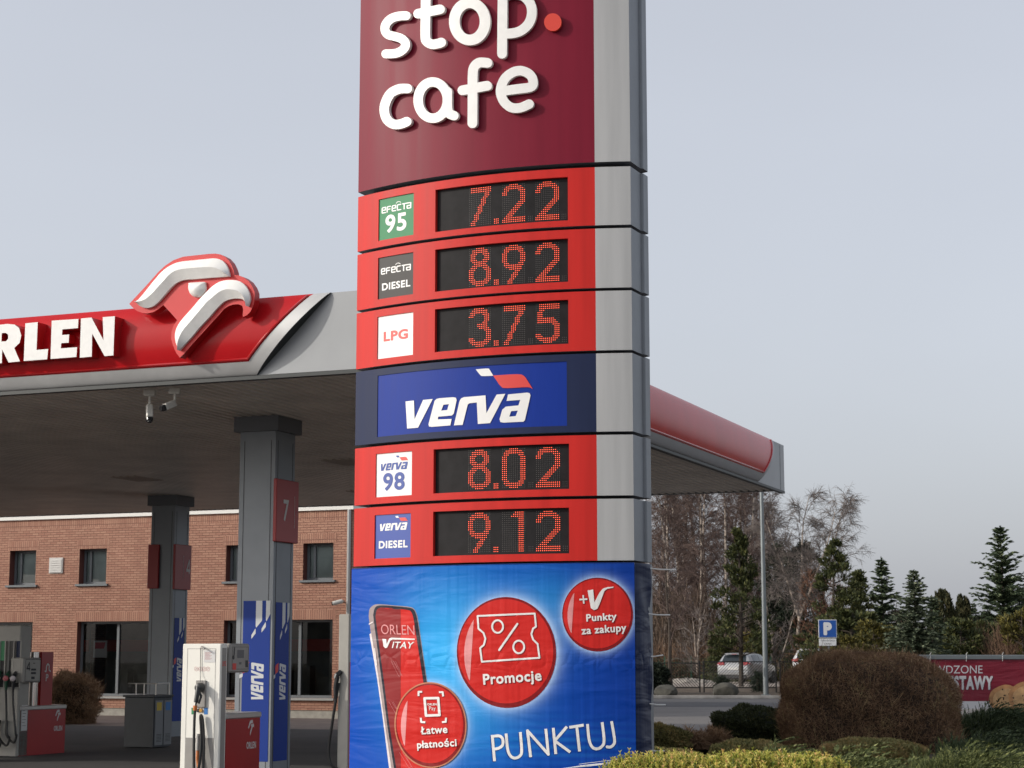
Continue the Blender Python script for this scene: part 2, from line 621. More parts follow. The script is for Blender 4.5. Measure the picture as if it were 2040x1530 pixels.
def module(name, z0, z1, mats, cuts=()):
    """one stacked box of the pylon; mats = face, silver, side; cuts = (s0, s1, za, zb, depth)"""
    mb = MB()
    g = 0.004
    ss = sorted(set([round(W * i / 24, 5) for i in range(25)] + [round(S_SILV, 5)] + [round(c[k], 5) for c in cuts for k in (0, 1)]))
    zs = sorted(set([z0, z1] + [c[k] for c in cuts for k in (2, 3)]))
    inside = lambda s, z: any(c[0] - 1e-4 < s < c[1] + 1e-4 and c[2] < z < c[3] for c in cuts)
    for i in range(len(ss) - 1):
        for j in range(len(zs) - 1):
            if inside((ss[i] + ss[i + 1]) / 2, (zs[j] + zs[j + 1]) / 2):
                continue
            mb.quad(PY.pt(ss[i], zs[j]), PY.pt(ss[i + 1], zs[j]), PY.pt(ss[i + 1], zs[j + 1]), PY.pt(ss[i], zs[j + 1]),
                    1 if ss[i] >= S_SILV - 1e-4 else 0)
    for s0, s1, za, zb, d in cuts:
        s0, s1 = round(s0, 5), round(s1, 5)
        sc = [s for s in ss if s0 - 1e-6 <= s <= s1 + 1e-6]
        mb.quad(PY.pt(s0, za, -d), PY.pt(s0, za), PY.pt(s0, zb), PY.pt(s0, zb, -d))
        mb.quad(PY.pt(s1, za), PY.pt(s1, za, -d), PY.pt(s1, zb, -d), PY.pt(s1, zb))
        for a, b in zip(sc[:-1], sc[1:]):
            mb.quad(PY.pt(a, za), PY.pt(b, za), PY.pt(b, za, -d), PY.pt(a, za, -d))
            mb.quad(PY.pt(a, zb, -d), PY.pt(b, zb, -d), PY.pt(b, zb), PY.pt(a, zb))
    fr, ri, ba, le = plan()
    ring = [fr[-1]] + ri + ba + le + [fr[0]]
    for a, b in zip(ring[:-1], ring[1:]):
        mb.quad((*a, z0), (*b, z0), (*b, z1), (*a, z1), 2)
    out = [fr[0]] + [PY.pt(s, 0)[:2] for s in ss[1:-1]] + ring[:-1]
    mb.add([(x, y, z0) for x, y in out], [list(range(len(out)))[::-1]], 2)
    mb.add([(x, y, z1) for x, y in out], [list(range(len(out)))], 2)
    return mb.build(name, mats, pylon, smooth=True, angle=20, weld=True)

def zpair(tl, tr, bl, br):
    """opening traced by its four corners -> (s0, s1, za, zb)"""
    a, b, c, d = (PY.inv(*p) for p in (tl, tr, bl, br))
    return ((a[0] + c[0]) / 2, (b[0] + d[0]) / 2, (c[1] + d[1]) / 2, (a[1] + b[1]) / 2)

# core that shows as dark joints between the boxes
fr, ri, ba, le = plan(0.11)
MB().prism(fr + ba, 0.0, 8.9).build('inner_core', M_CORE, pylon)

ZB = {'head': (zr(322), 8.95), 'row1': (zr(448), zr(332)), 'row2': (zr(573), zr(454.5)), 'row3': (zr(697.5), zr(579)),
      'verva': (zr(859.5), zr(703.5)), 'row4': (zr(987), zr(866)), 'row5': (zr(1116.5), zr(993.5)), 'foot': (0.0, zr(1121))}
head = module('cafe_head', *ZB['head'], [M_BURG, M_SILV, M_SIDE])
MB().prism([p for p in fr + ba], 8.96, 9.0).build('cap', M_SIDE, pylon)
foot = module('pylon_foot', *ZB['foot'], [M_SILV, M_SILV, M_SIDE])

# ---- raised cafe lettering on the head
def z1(p):
    return zoomed(p, 690, 0, 0.30392)
LET = {
    's': ([smooth_path([(392, 103), (340, 106), (290, 124), (258, 160), (253, 198), (272, 226), (315, 238), (358, 252), (385, 278),
                        (385, 305), (362, 332), (320, 350), (258, 353)])], 58),
    't': ([smooth_path([(520, -70), (519, 60), (517, 235), (528, 272), (562, 290), (602, 285), (622, 278)]), [(470, 90), (614, 61)]], 63),
    'o': ([circ(808, 140, 101, 122)], 70),
    'p': ([[(1024, -28), (1020, 352)], smooth_path([(1024, -25), (1080, -42), (1150, -32), (1200, 15), (1216, 80), (1197, 150), (1145, 200),
                                                    (1085, 218), (1030, 219)])], 64),
    'c': ([smooth_path([(400, 580), (345, 583), (290, 612), (257, 670), (248, 725), (264, 780), (303, 812), (350, 814), (396, 797)])], 62),
    'a': ([circ(566, 656, 96, 119), smooth_path([(662, 600), (662, 700), (672, 742), (705, 758)])], 62),
    'f': ([smooth_path([(925, 412), (872, 410), (838, 438), (828, 490), (827, 640), (826, 808)]), [(760, 592), (922, 562)]], 64),
    'e': ([smooth_path([(1028, 596), (1120, 583), (1212, 568), (1222, 525), (1198, 485), (1145, 463), (1088, 475), (1035, 520), (1010, 595),
                        (1030, 662), (1080, 704), (1140, 706), (1198, 682)], 5)], 62)}
for ch, (paths, w) in LET.items():
    mb = MB()
    closed = len(paths[0]) == 40 and ch in 'oa'
    polys = strokes([z1(paths[0])], w * 0.30392, closed=closed)
    for p in paths[1:]:
        polys += strokes([z1(p)], w * 0.30392)
    D = 0.050
    shape = union(neg(polys))
    f = px(PY, D)
    relief(mb, shape, f, 0.016, D)
    o = mb.build('cafe_letter', [M_WHITE], head)
    bv = o.modifiers.new('edge', 'BEVEL'); bv.width = 0.006; bv.segments = 2; bv.limit_method = 'ANGLE'; bv.angle_limit = rad(50)
    bv.use_clamp_overlap = True
mb = MB()
decal(mb, PY, [circ(*z1([(1353, 145)])[0], 17.3, 17.6, n=40)], 0.045, 0, d0=0.012)
mb.build('red_dot', [M_DOTRED], head)

# ---- diode digits, 13 x 20
def R(*spans):
    return [set(c for a, b in (s if isinstance(s, list) else [s]) for c in range(a, b + 1)) for s in spans]
DIG = {
    '2': R((4, 8), (2, 10), (1, 11), [(1, 3), (9, 12)], [(0, 2), (10, 12)], [(0, 2), (10, 12)], (10, 12), (10, 12), (10, 12), (9, 12), (8, 11),
           (7, 10), (6, 9), (5, 8), (4, 7), (3, 6), (2, 5), (1, 12), (0, 12), (0, 12)),
    '7': R((1, 12), (1, 12), (1, 12), *[((lambda c: (c - 1, c + 1))(round(10 - 8 * (r - 3) / 16))) for r in range(3, 20)]),
    '1': R((7, 11), (6, 11), (5, 11), *[(9, 11)] * 17),
    '9': R((4, 8), (2, 10), (1, 11), [(1, 3), (9, 11)], *[[(0, 2), (10, 12)]] * 5, [(1, 3), (9, 11)], (1, 11), (2, 10), (4, 10), (7, 9), (6, 8),
           (5, 8), (5, 7), (4, 6), (3, 5), (3, 5)),
    '0': R((4, 8), (2, 10), (1, 11), [(1, 3), (9, 11)], *[[(0, 2), (10, 12)]] * 12, [(1, 3), (9, 11)], (1, 11), (2, 10), (4, 8)),
    '8': R((4, 8), (2, 10), (2, 10), [(1, 4), (8, 11)], [(1, 3), (9, 11)], [(1, 3), (9, 11)], [(1, 4), (8, 11)], (2, 10), (3, 9), (2, 10),
           [(1, 4), (8, 11)], [(0, 3), (9, 12)], *[[(0, 2), (10, 12)]] * 4, [(0, 3), (9, 12)], (1, 11), (2, 10), (4, 8)),
    '3': R((3, 8), (2, 10), (1, 10), [(1, 3), (8, 11)], [(0, 2), (9, 11)], (9, 11), (9, 11), (8, 10), (5, 10), (5, 10), (6, 11), (9, 12),
           (10, 12), (10, 12), (10, 12), [(0, 2), (10, 12)], [(0, 3), (9, 12)], (1, 11), (2, 10), (4, 8)),
    '5': R((2, 12), (2, 12), (2, 12), (2, 4), (1, 3), (1, 3), (1, 3), (1, 9), (1, 10), (1, 11), (9, 12), (10, 12), (10, 12), (10, 12), (10, 12),
           [(0, 2), (10, 12)], [(0, 3), (9, 12)], (1, 11), (2, 10), (4, 8))}
DSET = 0.035                                     # how far the screens sit back
q = [PY.inv(u, v, -DSET)[0] for u, v in ((936.2, 410), (978.3, 410), (1002, 405), (1044.7, 405), (1068, 400), (1112, 400))]
PIT = ((q[1] - q[0]) + (q[3] - q[2]) + (q[5] - q[4])) / 36.0
q7 = PY.inv(1090, 362.8, -DSET)[1], PY.inv(1090, 436.7, -DSET)[1]
PITZ = (q7[0] - q7[1]) / 19.0
SP = [PY.inv(985.6, 440, -DSET)[0], PY.inv(1053.3, 435, -DSET)[0], PY.inv(1119.8, 430, -DSET)[0]]

def display(panel, txt, cut):
    s0, s1, za, zb, d = cut
    bg, on = MB(), []
    n = 10
    for i in range(n):
        a, b = s0 + (s1 - s0) * i / n, s0 + (s1 - s0) * (i + 1) / n
        bg.quad(PY.pt(a, za, -d), PY.pt(b, za, -d), PY.pt(b, zb, -d), PY.pt(a, zb, -d))
    ztop = zb - DTOP
    r = PIT * 0.205
    def dot(mb, s, z, rr, k):
        mb.add([PY.pt(s + rr * math.cos(a), z + rr * math.sin(a), -d + 0.004) for a in [math.pi / 3 * i for i in range(6)]], [range(6)], k)
    dig = [c for c in txt if c != '.']
    for k, ch in enumerate(dig):
        mb = MB()
        base = q[2 * k]
        for rw in range(20):
            for c in range(13):
                s, z = base + c * PIT, ztop - rw * PITZ
                if c in DIG[ch][rw]:
                    dot(mb, s, z, r * 1.12, 0)
                else:
                    dot(bg, s, z, r * 0.78, 1)
        on.append(mb)
        pm = MB() if k == 0 else bg
        for rw in range(3):
            for c in range(3):
                dot(pm, SP[k] + c * PIT, ztop - (17 + rw) * PITZ, r * (1.12 if k == 0 else 0.78), 0 if k == 0 else 1)
        if k == 0:
            on.append(pm)
    o = bg.build('price_screen', [M_LED, M_DOTOFF], panel, smooth=True, weld=True)
    for i, mb in enumerate(on):
        mb.build('decimal_point' if i == 1 else 'digit', M_DOTON, panel)

# ---- the flag-topped wordmark, traced once and placed by three points
VW = [[(388, 328), (443, 322), (447, 445), (503, 318), (566, 312), (470, 500), (398, 506)],
      [(578, 325), (590, 312), (610, 307), (700, 300), (718, 304), (723, 320), (704, 408), (692, 420), (603, 428), (599, 446), (690, 443), (682, 485),
       (560, 495), (542, 492), (538, 478)],
      [(705, 485), (742, 325), (752, 308), (770, 300), (912, 288), (918, 405), (985, 283), (1042, 278), (942, 470), (862, 476), (855, 335),
       (808, 340), (796, 348), (762, 482)],
      [(1060, 282), (1185, 270), (1202, 274), (1207, 290), (1170, 452), (1160, 461), (1030, 467), (1010, 463), (1004, 445), (1022, 382), (1045, 362),
       (1128, 354), (1140, 318), (1050, 325)]]
VH = [[(636, 350), (672, 346), (661, 384), (622, 388)], [(1080, 392), (1124, 388), (1110, 424), (1068, 428)]]
VF1 = smooth_path([(848, 118), (925, 112), (940, 122), (962, 158)], 5) + smooth_path([(962, 160), (895, 162), (878, 155), (848, 118)], 5)[:-1]
VF2 = smooth_path([(962, 158), (1060, 152), (1130, 150), (1160, 158), (1180, 180), (1222, 247)], 5) + smooth_path([(1221, 247), (1185, 235), (1045, 241),
                                                                                                      (1012, 228), (985, 192), (963, 160)], 5)[:-1]
ZU = lambda p: zoomed(p, 690, 700, 0.30392)

def wordmark(mb, surf, off, bl, br, tl, mats, flat=False):
    """bl, br, tl in surface coordinates: foot of v, foot of the last a, top left of v. mats = word, small flag, red flag"""
    o = np.array((398.0, 506.0)); e = np.array((1165.0, 461.0)) - o; f = np.array((388.0, 328.0)) - o
    A = np.linalg.inv(np.array([e, f]).T)
    def T(p):
        k = A @ (np.array(p) - o)
        return (bl[0] + (br[0] - bl[0]) * k[0] + (tl[0] - bl[0]) * k[1], bl[1] + (br[1] - bl[1]) * k[0] + (tl[1] - bl[1]) * k[1])
    fn = lambda s, z, d: surf.pt(s, z, d)
    relief(mb, union([[T(p) for p in q_] for q_ in VW], [[T(p) for p in q_] for q_ in VH]), fn, None, off, mats[0])
    relief(mb, union([[T(p) for p in VF1]]), fn, None, off, mats[1])
    relief(mb, union([[T(p) for p in VF2]]), fn, None, off, mats[2])

def box_letters(mb, surf, off, s0, z0, w, h, matn):
    """square-cut techno lettering of the small grade word with its little arc"""
    L = {'e': [[(0, .5), (.72, .5), (.72, 1), (.12, 1), (0, .88), (0, .1), (.1, 0), (.72, 0)]], 'F': [[(0, 0), (0, .9), (.1, 1), (.7, 1)], [(0, .5), (.6, .5)]],
         'c': [[(.7, 1), (.1, 1), (0, .9), (0, .1), (.1, 0), (.7, 0)]], 'T': [[(0, 1), (.85, 1)], [(.3, 1), (.3, 0)]],
         'a': [[(.05, 1), (.72, 1), (.72, 0), (.08, 0), (0, .1), (0, .5), (.72, .5)]]}
    x, polys = 0.0, []
    for i, c in enumerate('eFecTa'):
        hs = 0.9
        polys += strokes([[(x + a * 0.8, b * hs) for a, b in p] for p in L[c]], 0.19)
        x += 0.86 if c != 'T' else 0.72
    polys += strokes([[(2.75 + 0.42 * math.cos(a), 1.02 + 0.42 * math.sin(a)) for a in [0.5 + 2.2 * i / 8 for i in range(9)]]], 0.1)
    tot = x - 0.2
    V, T = union(polys)
    V = [(s0 + a / tot * w, z0 + b * h) for a, b in V]
    relief(mb, (V, T), lambda s, z, d: surf.pt(s, z, d), None, off, matn)

def plate(panel, cut, kind):
    """grade plate sitting in its opening: one printed mesh"""
    s0, s1, za, zb, d = cut
    mb = MB()
    n = 4
    for i in range(n):
        a, b = s0 + (s1 - s0) * i / n, s0 + (s1 - s0) * (i + 1) / n
        mb.quad(PY.pt(a, za, -d), PY.pt(b, za, -d), PY.pt(b, zb, -d), PY.pt(a, zb, -d), 0)
    w, h, of = s1 - s0, zb - za, -d + 0.0015
    P = lambda a, b: (s0 + w * a, za + h * b)
    if kind == '95':
        ms = [M_GREEN, M_WPLATE]
        box_letters(mb, PY, of, *P(.09, .66), w * .83, h * .14, 1)
        lettering_sz(mb, PY, '95', *P(.19, .16), w * .60, h * .42, of, 1, bold=0.055)
    elif kind == 'ediesel':
        ms = [M_DGREY, M_WPLATE]
        box_letters(mb, PY, of, *P(.09, .60), w * .83, h * .14, 1)
        lettering_sz(mb, PY, 'DIESEL', *P(.11, .20), w * .80, h * .17, of, 1, bold=0.06)
    elif kind == 'lpg':
        ms = [M_WPLATE, M_REDINK]
        lettering_sz(mb, PY, 'LPG', *P(.17, .40), w * .68, h * .23, of, 1, bold=0.08)
    elif kind == '98':
        ms = [M_WPLATE, M_BLUEINK, M_REDINK]
        wordmark(mb, PY, of, P(.14, .60), P(.84, .60), P(.13, .76), (1, 1, 2))
        lettering_sz(mb, PY, '98', *P(.20, .14), w * .60, h * .40, of, 1, bold=0.06)
    else:
        ms = [M_BPLATE, M_WPLATE, M_REDINK]
        wordmark(mb, PY, of, P(.15, .63), P(.86, .63), P(.14, .79), (1, 1, 2))
        lettering_sz(mb, PY, 'DIESEL', *P(.11, .23), w * .80, h * .17, of, 1, bold=0.08)
    mb.build('grade_label', ms, panel, smooth=True, weld=True)

def zq(tl, tr, bl, br, k):
    return zoomed([tl], 690, *k)[0], zoomed([tr], 690, *k)[0], zoomed([bl], 690, *k)[0], zoomed([br], 690, *k)[0]
K2, K3 = (320, 0.30392), (700, 0.30392)
ROWS = [('row1', '7.22', '95', K2, ((583, 192), (1452, 106), (583, 469), (1452, 391)), ((211, 250), (442, 216), (210, 523), (440, 489))),
        ('row2', '8.92', 'ediesel', K2, ((582, 585), (1453, 508), (581, 861), (1453, 793)), ((209, 635), (439, 603), (204, 907), (437, 879))),
        ('row3', '3.75', 'lpg', K2, ((581, 975), (1455, 911), (578, 1258), (1455, 1198)), ((204, 1021), (438, 996), (200, 1300), (436, 1275))),
        ('row4', '8.02', '98', K3, ((572, 643), (1460, 604), (570, 932), (1460, 901)), ((194, 671), (430, 655), (190, 957), (428, 942))),
        ('row5', '9.12', 'vdiesel', K3, ((569, 1052), (1460, 1023), (567, 1345), (1460, 1322)), ((187, 1074), (422, 1060), (182, 1360), (420, 1350)))]
DTOP = zpair(*zq(*ROWS[0][4], K2))[3] - q7[0]
for row, price, kind, K, dc, lc in ROWS:
    c1 = (*zpair(*zq(*dc, K)), DSET)
    c2 = (*zpair(*zq(*lc, K)), 0.010)
    p = module('price_panel', *ZB[row], [M_RED, M_SILV, M_SIDE], [c1, c2])
    display(p, price, c1)
    plate(p, c2, kind)

vc = (*zpair(*zq((204, 157), (1445, 68), (202, 558), (1445, 491), K3)), 0.006)
vp = module('fuel_brand_panel', *ZB['verva'], [M_NAVY, M_SILV, M_SIDE], [vc])
mb = MB()
for i in range(12):
    a, b = vc[0] + (vc[1] - vc[0]) * i / 12, vc[0] + (vc[1] - vc[0]) * (i + 1) / 12
    mb.quad(PY.pt(a, vc[2], -.006), PY.pt(b, vc[2], -.006), PY.pt(b, vc[3], -.006), PY.pt(a, vc[3], -.006), 0)
decal(mb, PY, [ZU(p) for p in VW], -0.001, 1, holes=[ZU(p) for p in VH], grid=22)
decal(mb, PY, [ZU(VF1)], -0.001, 1)
decal(mb, PY, [ZU(VF2)], -0.001, 2)
mb.build('fuel_brand_sign', [M_BLUE, M_WPLATE, M_REDINK], vp, smooth=True, weld=True)

# ================================================================== PRINTED BANNER WRAPPED ROUND THE PYLON FOOT
def wrinkle(m, amt=1.0):
    """creased vinyl: every printed layer shares the same creases"""
    nt = m.node_tree
    b = nt.nodes['Principled BSDF']
    tc = nt.nodes.new('ShaderNodeTexCoord')
    mp = nt.nodes.new('ShaderNodeMapping'); mp.inputs['Rotation'].default_value = (0, rad(-24), 0); mp.inputs['Scale'].default_value = (0.9, 0.9, 4.2)
    n1 = nt.nodes.new('ShaderNodeTexNoise'); n1.inputs['Scale'].default_value = 1.1; n1.inputs['Detail'].default_value = 3
    n1.inputs['Distortion'].default_value = 0.6
    mp2 = nt.nodes.new('ShaderNodeMapping'); mp2.inputs['Scale'].default_value = (5.2, 1, 0.12)
    n2 = nt.nodes.new('ShaderNodeTexNoise'); n2.inputs['Scale'].default_value = 2.6; n2.inputs['Detail'].default_value = 2
    n3 = nt.nodes.new('ShaderNodeTexVoronoi'); n3.feature = 'DISTANCE_TO_EDGE'; n3.inputs['Scale'].default_value = 7.0
    # the crumple only runs along the fold line
    sx = nt.nodes.new('ShaderNodeSeparateXYZ')
    band = nt.nodes.new('ShaderNodeMapRange'); band.interpolation_type = 'SMOOTHSTEP'
    ab = nt.nodes.new('ShaderNodeMath'); ab.operation = 'SUBTRACT'; ab.inputs[1].default_value = 1.62
    ab2 = nt.nodes.new('ShaderNodeMath'); ab2.operation = 'ABSOLUTE'
    band.inputs['From Min'].default_value = 0.13; band.inputs['From Max'].default_value = 0.03
    m1 = nt.nodes.new('ShaderNodeMath'); m1.operation = 'MULTIPLY'
    cl_ = nt.nodes.new('ShaderNodeMath'); cl_.operation = 'MINIMUM'; cl_.inputs[1].default_value = 0.2
    a1 = nt.nodes.new('ShaderNodeMath'); a1.operation = 'MULTIPLY_ADD'; a1.inputs[1].default_value = 0.34
    a2 = nt.nodes.new('ShaderNodeMath'); a2.operation = 'MULTIPLY_ADD'; a2.inputs[1].default_value = 0.75
    bp = nt.nodes.new('ShaderNodeBump'); bp.inputs['Distance'].default_value = 0.026 * amt; bp.inputs['Strength'].default_value = 0.8
    L = nt.links.new
    L(tc.outputs['Object'], mp.inputs[0]); L(mp.outputs[0], n1.inputs['Vector'])
    L(tc.outputs['Object'], mp2.inputs[0]); L(mp2.outputs[0], n2.inputs['Vector'])
    L(tc.outputs['Object'], n3.inputs['Vector'])
    L(tc.outputs['Object'], sx.inputs[0]); L(sx.outputs['Z'], ab.inputs[0]); L(ab.outputs[0], ab2.inputs[0]); L(ab2.outputs[0], band.inputs[0])
    L(n3.outputs['Distance'], cl_.inputs[0]); L(cl_.outputs[0], m1.inputs[0]); L(band.outputs[0], m1.inputs[1])
    L(n2.outputs[0], a1.inputs[0]); L(n1.outputs[0], a1.inputs[2])
    L(m1.outputs[0], a2.inputs[0]); L(a1.outputs[0], a2.inputs[2])
    L(a2.outputs[0], bp.inputs['Height']); L(bp.outputs[0], b.inputs['Normal'])
    return m

def vinyl(name, col, rough=0.36):
    return wrinkle(mat(name, col, rough, spec=0.18))

BN = 0.022                                       # banner stands this far off the pylon
banner = thing('vinyl_banner', (PY.pt(W / 2, 0)[0], PY.pt(W / 2, 0)[1], 0),
               'blue creased vinyl banner with phone and red round badges wrapped round the pylon foot', 'banner')
zt_l, zt_r = PY.inv(702, 1133, BN)[1], PY.inv(1262, 1121, BN)[1]
ZT = (zt_l + zt_r) / 2
Z4 = lambda p: zoomed(p, 670, 1110, 0.32843)
ZA = lambda p: zoomed(p, 720, 1190, 0.22222)
ZC = lambda p: zoomed(p, 900, 1170, 0.23529)
BADGES = [(Z4([(1032, 578)])[0], 99.0, 110.6), (Z4([(1585, 348)])[0], 70.6, 73.6), (Z4([(571, 1018)])[0], 69.3, 83.0)]

M_PRINT = bpy.data.materials.new('banner_print')
M_PRINT.use_nodes = True
nt = M_PRINT.node_tree
at_n = nt.nodes.new('ShaderNodeVertexColor'); at_n.layer_name = 'print'
pb = nt.nodes['Principled BSDF']
nt.links.new(at_n.outputs['Color'], pb.inputs['Base Color'])
pb.inputs['Roughness'].default_value = 0.36
pb.inputs['Specular IOR Level'].default_value = 0.16
wrinkle(M_PRINT)
M_BACK = wrinkle(mat('banner_edge', (0.005, 0.015, 0.055), 0.42, spec=0.2), 1.6)

# printed artwork of the backdrop: light blue burst to deep blue, halo round each badge
mb = MB()
NU, NZ = 190, 150
cols = []
lerp = lambda a, b, t: tuple(x + (y - x) * t for x, y in zip(a, b))
gc = [(PY.inv(p[0], p[1], BN), (PY.inv(p[0] + rx, p[1], BN)[0] - PY.inv(p[0] - rx, p[1], BN)[0]) / 2,
       (PY.inv(p[0], p[1] - ry, BN)[1] - PY.inv(p[0], p[1] + ry, BN)[1]) / 2) for p, rx, ry in BADGES]
bc = PY.inv(*Z4([(690, 640)])[0], BN)
bc2 = PY.inv(*Z4([(1330, 300)])[0], BN)
bc3 = PY.inv(*Z4([(1150, 1120)])[0], BN)
for j in range(NZ + 1):
    for i in range(NU + 1):
        s, z = W * i / NU, 0.22 + (ZT - 0.22) * j / NZ
        mb.v.append(PY.pt(s, z, BN))
        d = math.hypot((s - bc[0]) / 0.90, (z - bc[1]) / 1.05)
        g = math.exp(-d * d * 2.2)
        d2 = math.hypot((s - bc2[0]) / 0.5, (z - bc2[1]) / 0.42)
        g = min(1, g + 0.50 * math.exp(-d2 * d2 * 2))
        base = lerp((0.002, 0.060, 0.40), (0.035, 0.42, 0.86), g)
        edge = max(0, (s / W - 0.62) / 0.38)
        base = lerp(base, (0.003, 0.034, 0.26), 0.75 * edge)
        st = math.exp(-((z - bc3[1]) / 0.16) ** 2) * (0.5 + 0.5 * math.sin(z * 95)) * math.exp(-((s - bc3[0]) / 0.8) ** 2)
        base = lerp(base, (0.02, 0.22, 0.62), 0.5 * st)
        for (cs, cz), a, b in gc:
            e = math.hypot((s - cs) / a, (z - cz) / b)
            h = math.exp(-max(0, e - 1.0) * 13)
            base = lerp(base, (0.45, 0.62, 0.88), 0.8 * h)
        cols.append((*base, 1))
for j in range(NZ):
    for i in range(NU):
        a = j * (NU + 1) + i
        mb.f.append([a, a + 1, a + NU + 2, a + NU + 1]); mb.m.append(0)
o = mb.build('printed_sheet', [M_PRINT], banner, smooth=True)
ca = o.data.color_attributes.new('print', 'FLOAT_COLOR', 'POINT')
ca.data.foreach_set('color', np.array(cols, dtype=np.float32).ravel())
# hem at the top and the part that turns round the right-hand side
mb = MB()
Rr = PY.pt(W, 0, BN)
random.seed(4)
NB, NH = 10, 40
for j in range(NH + 1):
    z = 0.22 + (ZT - 0.22) * j / NH
    for i in range(NB + 1):
        t = i / NB
        b, c = 0.36 * t, 0.004 + 0.022 * min(1, t * 4)
        fold = 0.010 * math.sin(z * 7.3 + t * 3.0) * t + 0.006 * math.sin(z * 15 + 5 * t) * t
        b -= 0.03 * t * abs(math.sin((z - 0.3) * 3.1 * 2.2))
        mb.v.append((Rr[0] + PB[0] * b + PC[0] * (c + fold), Rr[1] + PB[1] * b + PC[1] * (c + fold), z))
for j in range(NH):
    for i in range(NB):
        a = j * (NB + 1) + i
        mb.f.append([a, a + 1, a + NB + 2, a + NB + 1]); mb.m.append(0)
mb.build('side_flap', [M_BACK], banner, smooth=True)
MB().tube([PY.pt(W * i / 30, ZT - 0.004, BN - 0.004) for i in range(31)], 0.006, 6).build('top_hem', vinyl('hem_blue', (0.01, 0.04, 0.2)), banner, smooth=True)

M_TIE = mat('cable_tie', (0.72, 0.72, 0.70), 0.35)
for (u0, v0), (u1, v1) in (((1284, 1131), (1343, 1135)), ((1284, 1222), (1335, 1225)), ((1285, 1308), (1321, 1305)), ((1288, 1401), (1326, 1404)), ((1290, 1494), (1324, 1496))):
    Y0 = 16.26
    a, b = at(u0, v0, Y0), at(u1, v1, Y0 + 0.02)
    m_ = [(a[k] + b[k]) / 2 for k in range(3)]; m_[2] -= 0.006
    t = MB().tube([a, m_, b], 0.0066, 6)
    t.box((a[0] - 0.014, a[1] - 0.01, a[2] - 0.011), (0.026, 0, 0), (0, 0.02, 0), (0, 0, 0.022))
    t.tube([(a[0], a[1], a[2]), (a[0] - 0.03, a[1] - 0.02, a[2] - 0.018), (a[0] - 0.05, a[1] + 0.02, a[2] + 0.01), (a[0], a[1], a[2])], 0.0045, 5)
    t.build('cable_tie', M_TIE, banner)

V_RED, V_DRED, V_MAR = vinyl('print_red', (0.58, 0.022, 0.018)), vinyl('print_dark_red', (0.22, 0.010, 0.012)), vinyl('print_maroon', (0.25, 0.020, 0.022))
V_WHITE, V_PINK, V_BLK = vinyl('print_white', (0.78, 0.77, 0.75)), vinyl('print_pink', (0.72, 0.30, 0.30)), vinyl('print_black', (0.020, 0.022, 0.035))
V_STEEL, V_STEEL2, V_LRED = vinyl('print_steel', (0.34, 0.27, 0.27)), vinyl('print_steel_light', (0.74, 0.67, 0.67)), vinyl('print_rim_glow', (0.50, 0.20, 0.11))
V_SHAD = vinyl('print_shade', (0.006, 0.05, 0.24))
GR = 26
# the phone
mb = MB()
ph_out = smooth_path([(65, 170), (74, 105), (110, 70), (165, 61), (300, 72), (425, 84), (470, 102), (496, 150), (512, 225)], 5) + [(590, 765), (705, 1530), (770, 1960), (320, 1960),
         (250, 1530), (190, 1060), (140, 700), (85, 330)]
decal(mb, PY, [ZA(ph_out)], BN + .002, 0, grid=GR)
decal(mb, PY, [ZA([(72, 330), (88, 320), (150, 700), (205, 1100), (268, 1530), (330, 1960), (312, 1960), (248, 1530), (188, 1060), (136, 700)])], BN + .0028, 1, grid=GR)
decal(mb, PY, [ZA(smooth_path([(105, 160), (118, 102), (158, 74), (300, 80), (425, 92), (468, 110), (490, 155), (505, 225)], 5) +
               [(585, 765), (697, 1530), (760, 1960), (360, 1960), (291, 1530), (232, 1150), (186, 780), (138, 420)])], BN + .0036, 2, grid=GR)
scr = smooth_path([(127, 170), (138, 118), (170, 97), (300, 102), (416, 114), (446, 131), (462, 172), (473, 228)], 5) + [(556, 765), (658, 1530), (720, 1960), (382, 1960), (312, 1530),
      (252, 1150), (206, 780), (158, 420)]
decal(mb, PY, [ZA(scr)], BN + .0044, 3, grid=GR)
decal(mb, PY, [ZA([(127, 165), (137, 114), (168, 91), (300, 96), (350, 100), (350, 1530), (350, 1960), (382, 1960), (312, 1530), (252, 1150), (206, 780), (158, 420)])], BN + .0052, 4, grid=GR)
decal(mb, PY, [ZA([(270, 86), (365, 94), (360, 104), (335, 108), (295, 106), (278, 100)])], BN + .006, 2)
decal(mb, PY, [ZA([(66, 235), (103, 215), (104, 228), (68, 247)])], BN + .0068, 5)
for p in ([(113, 455), (122, 455), (142, 610), (133, 612)],):
    decal(mb, PY, [ZA(p)], BN + .0068, 5)
for x0, y0, w_, h_ in ((265, 570, 90, 140), (245, 935, 110, 150), (340, 1390, 110, 140)):
    decal(mb, PY, strokes([ZA([(x0, y0), (x0 + w_ * .8, y0 + h_), (x0 + w_, y0 + h_ * .9), (x0 + w_ * .25, y0)])], 0.35, cap=False), BN + .0068, 6)
    decal(mb, PY, strokes([ZA([(x0 + 40, y0), (x0 + w_ * .8 + 30, y0 + h_)])], 0.3, cap=False), BN + .0076, 6)
lettering(mb, PY, 'ORLEN', ZA([(178, 328)])[0], ZA([(478, 338)])[0], ZA([(174, 243)])[0], BN + .0076, 6)
lettering(mb, PY, 'ITAY', ZA([(272, 455)])[0], ZA([(458, 459)])[0], ZA([(286, 397)])[0], BN + .0076, 7, bold=0.03)
decal(mb, PY, [ZA([(188, 372), (222, 374), (226, 418), (250, 368), (268, 361), (480, 371), (478, 381), (278, 378), (260, 388), (230, 452), (214, 456), (198, 440)])], BN + .0084, 7)
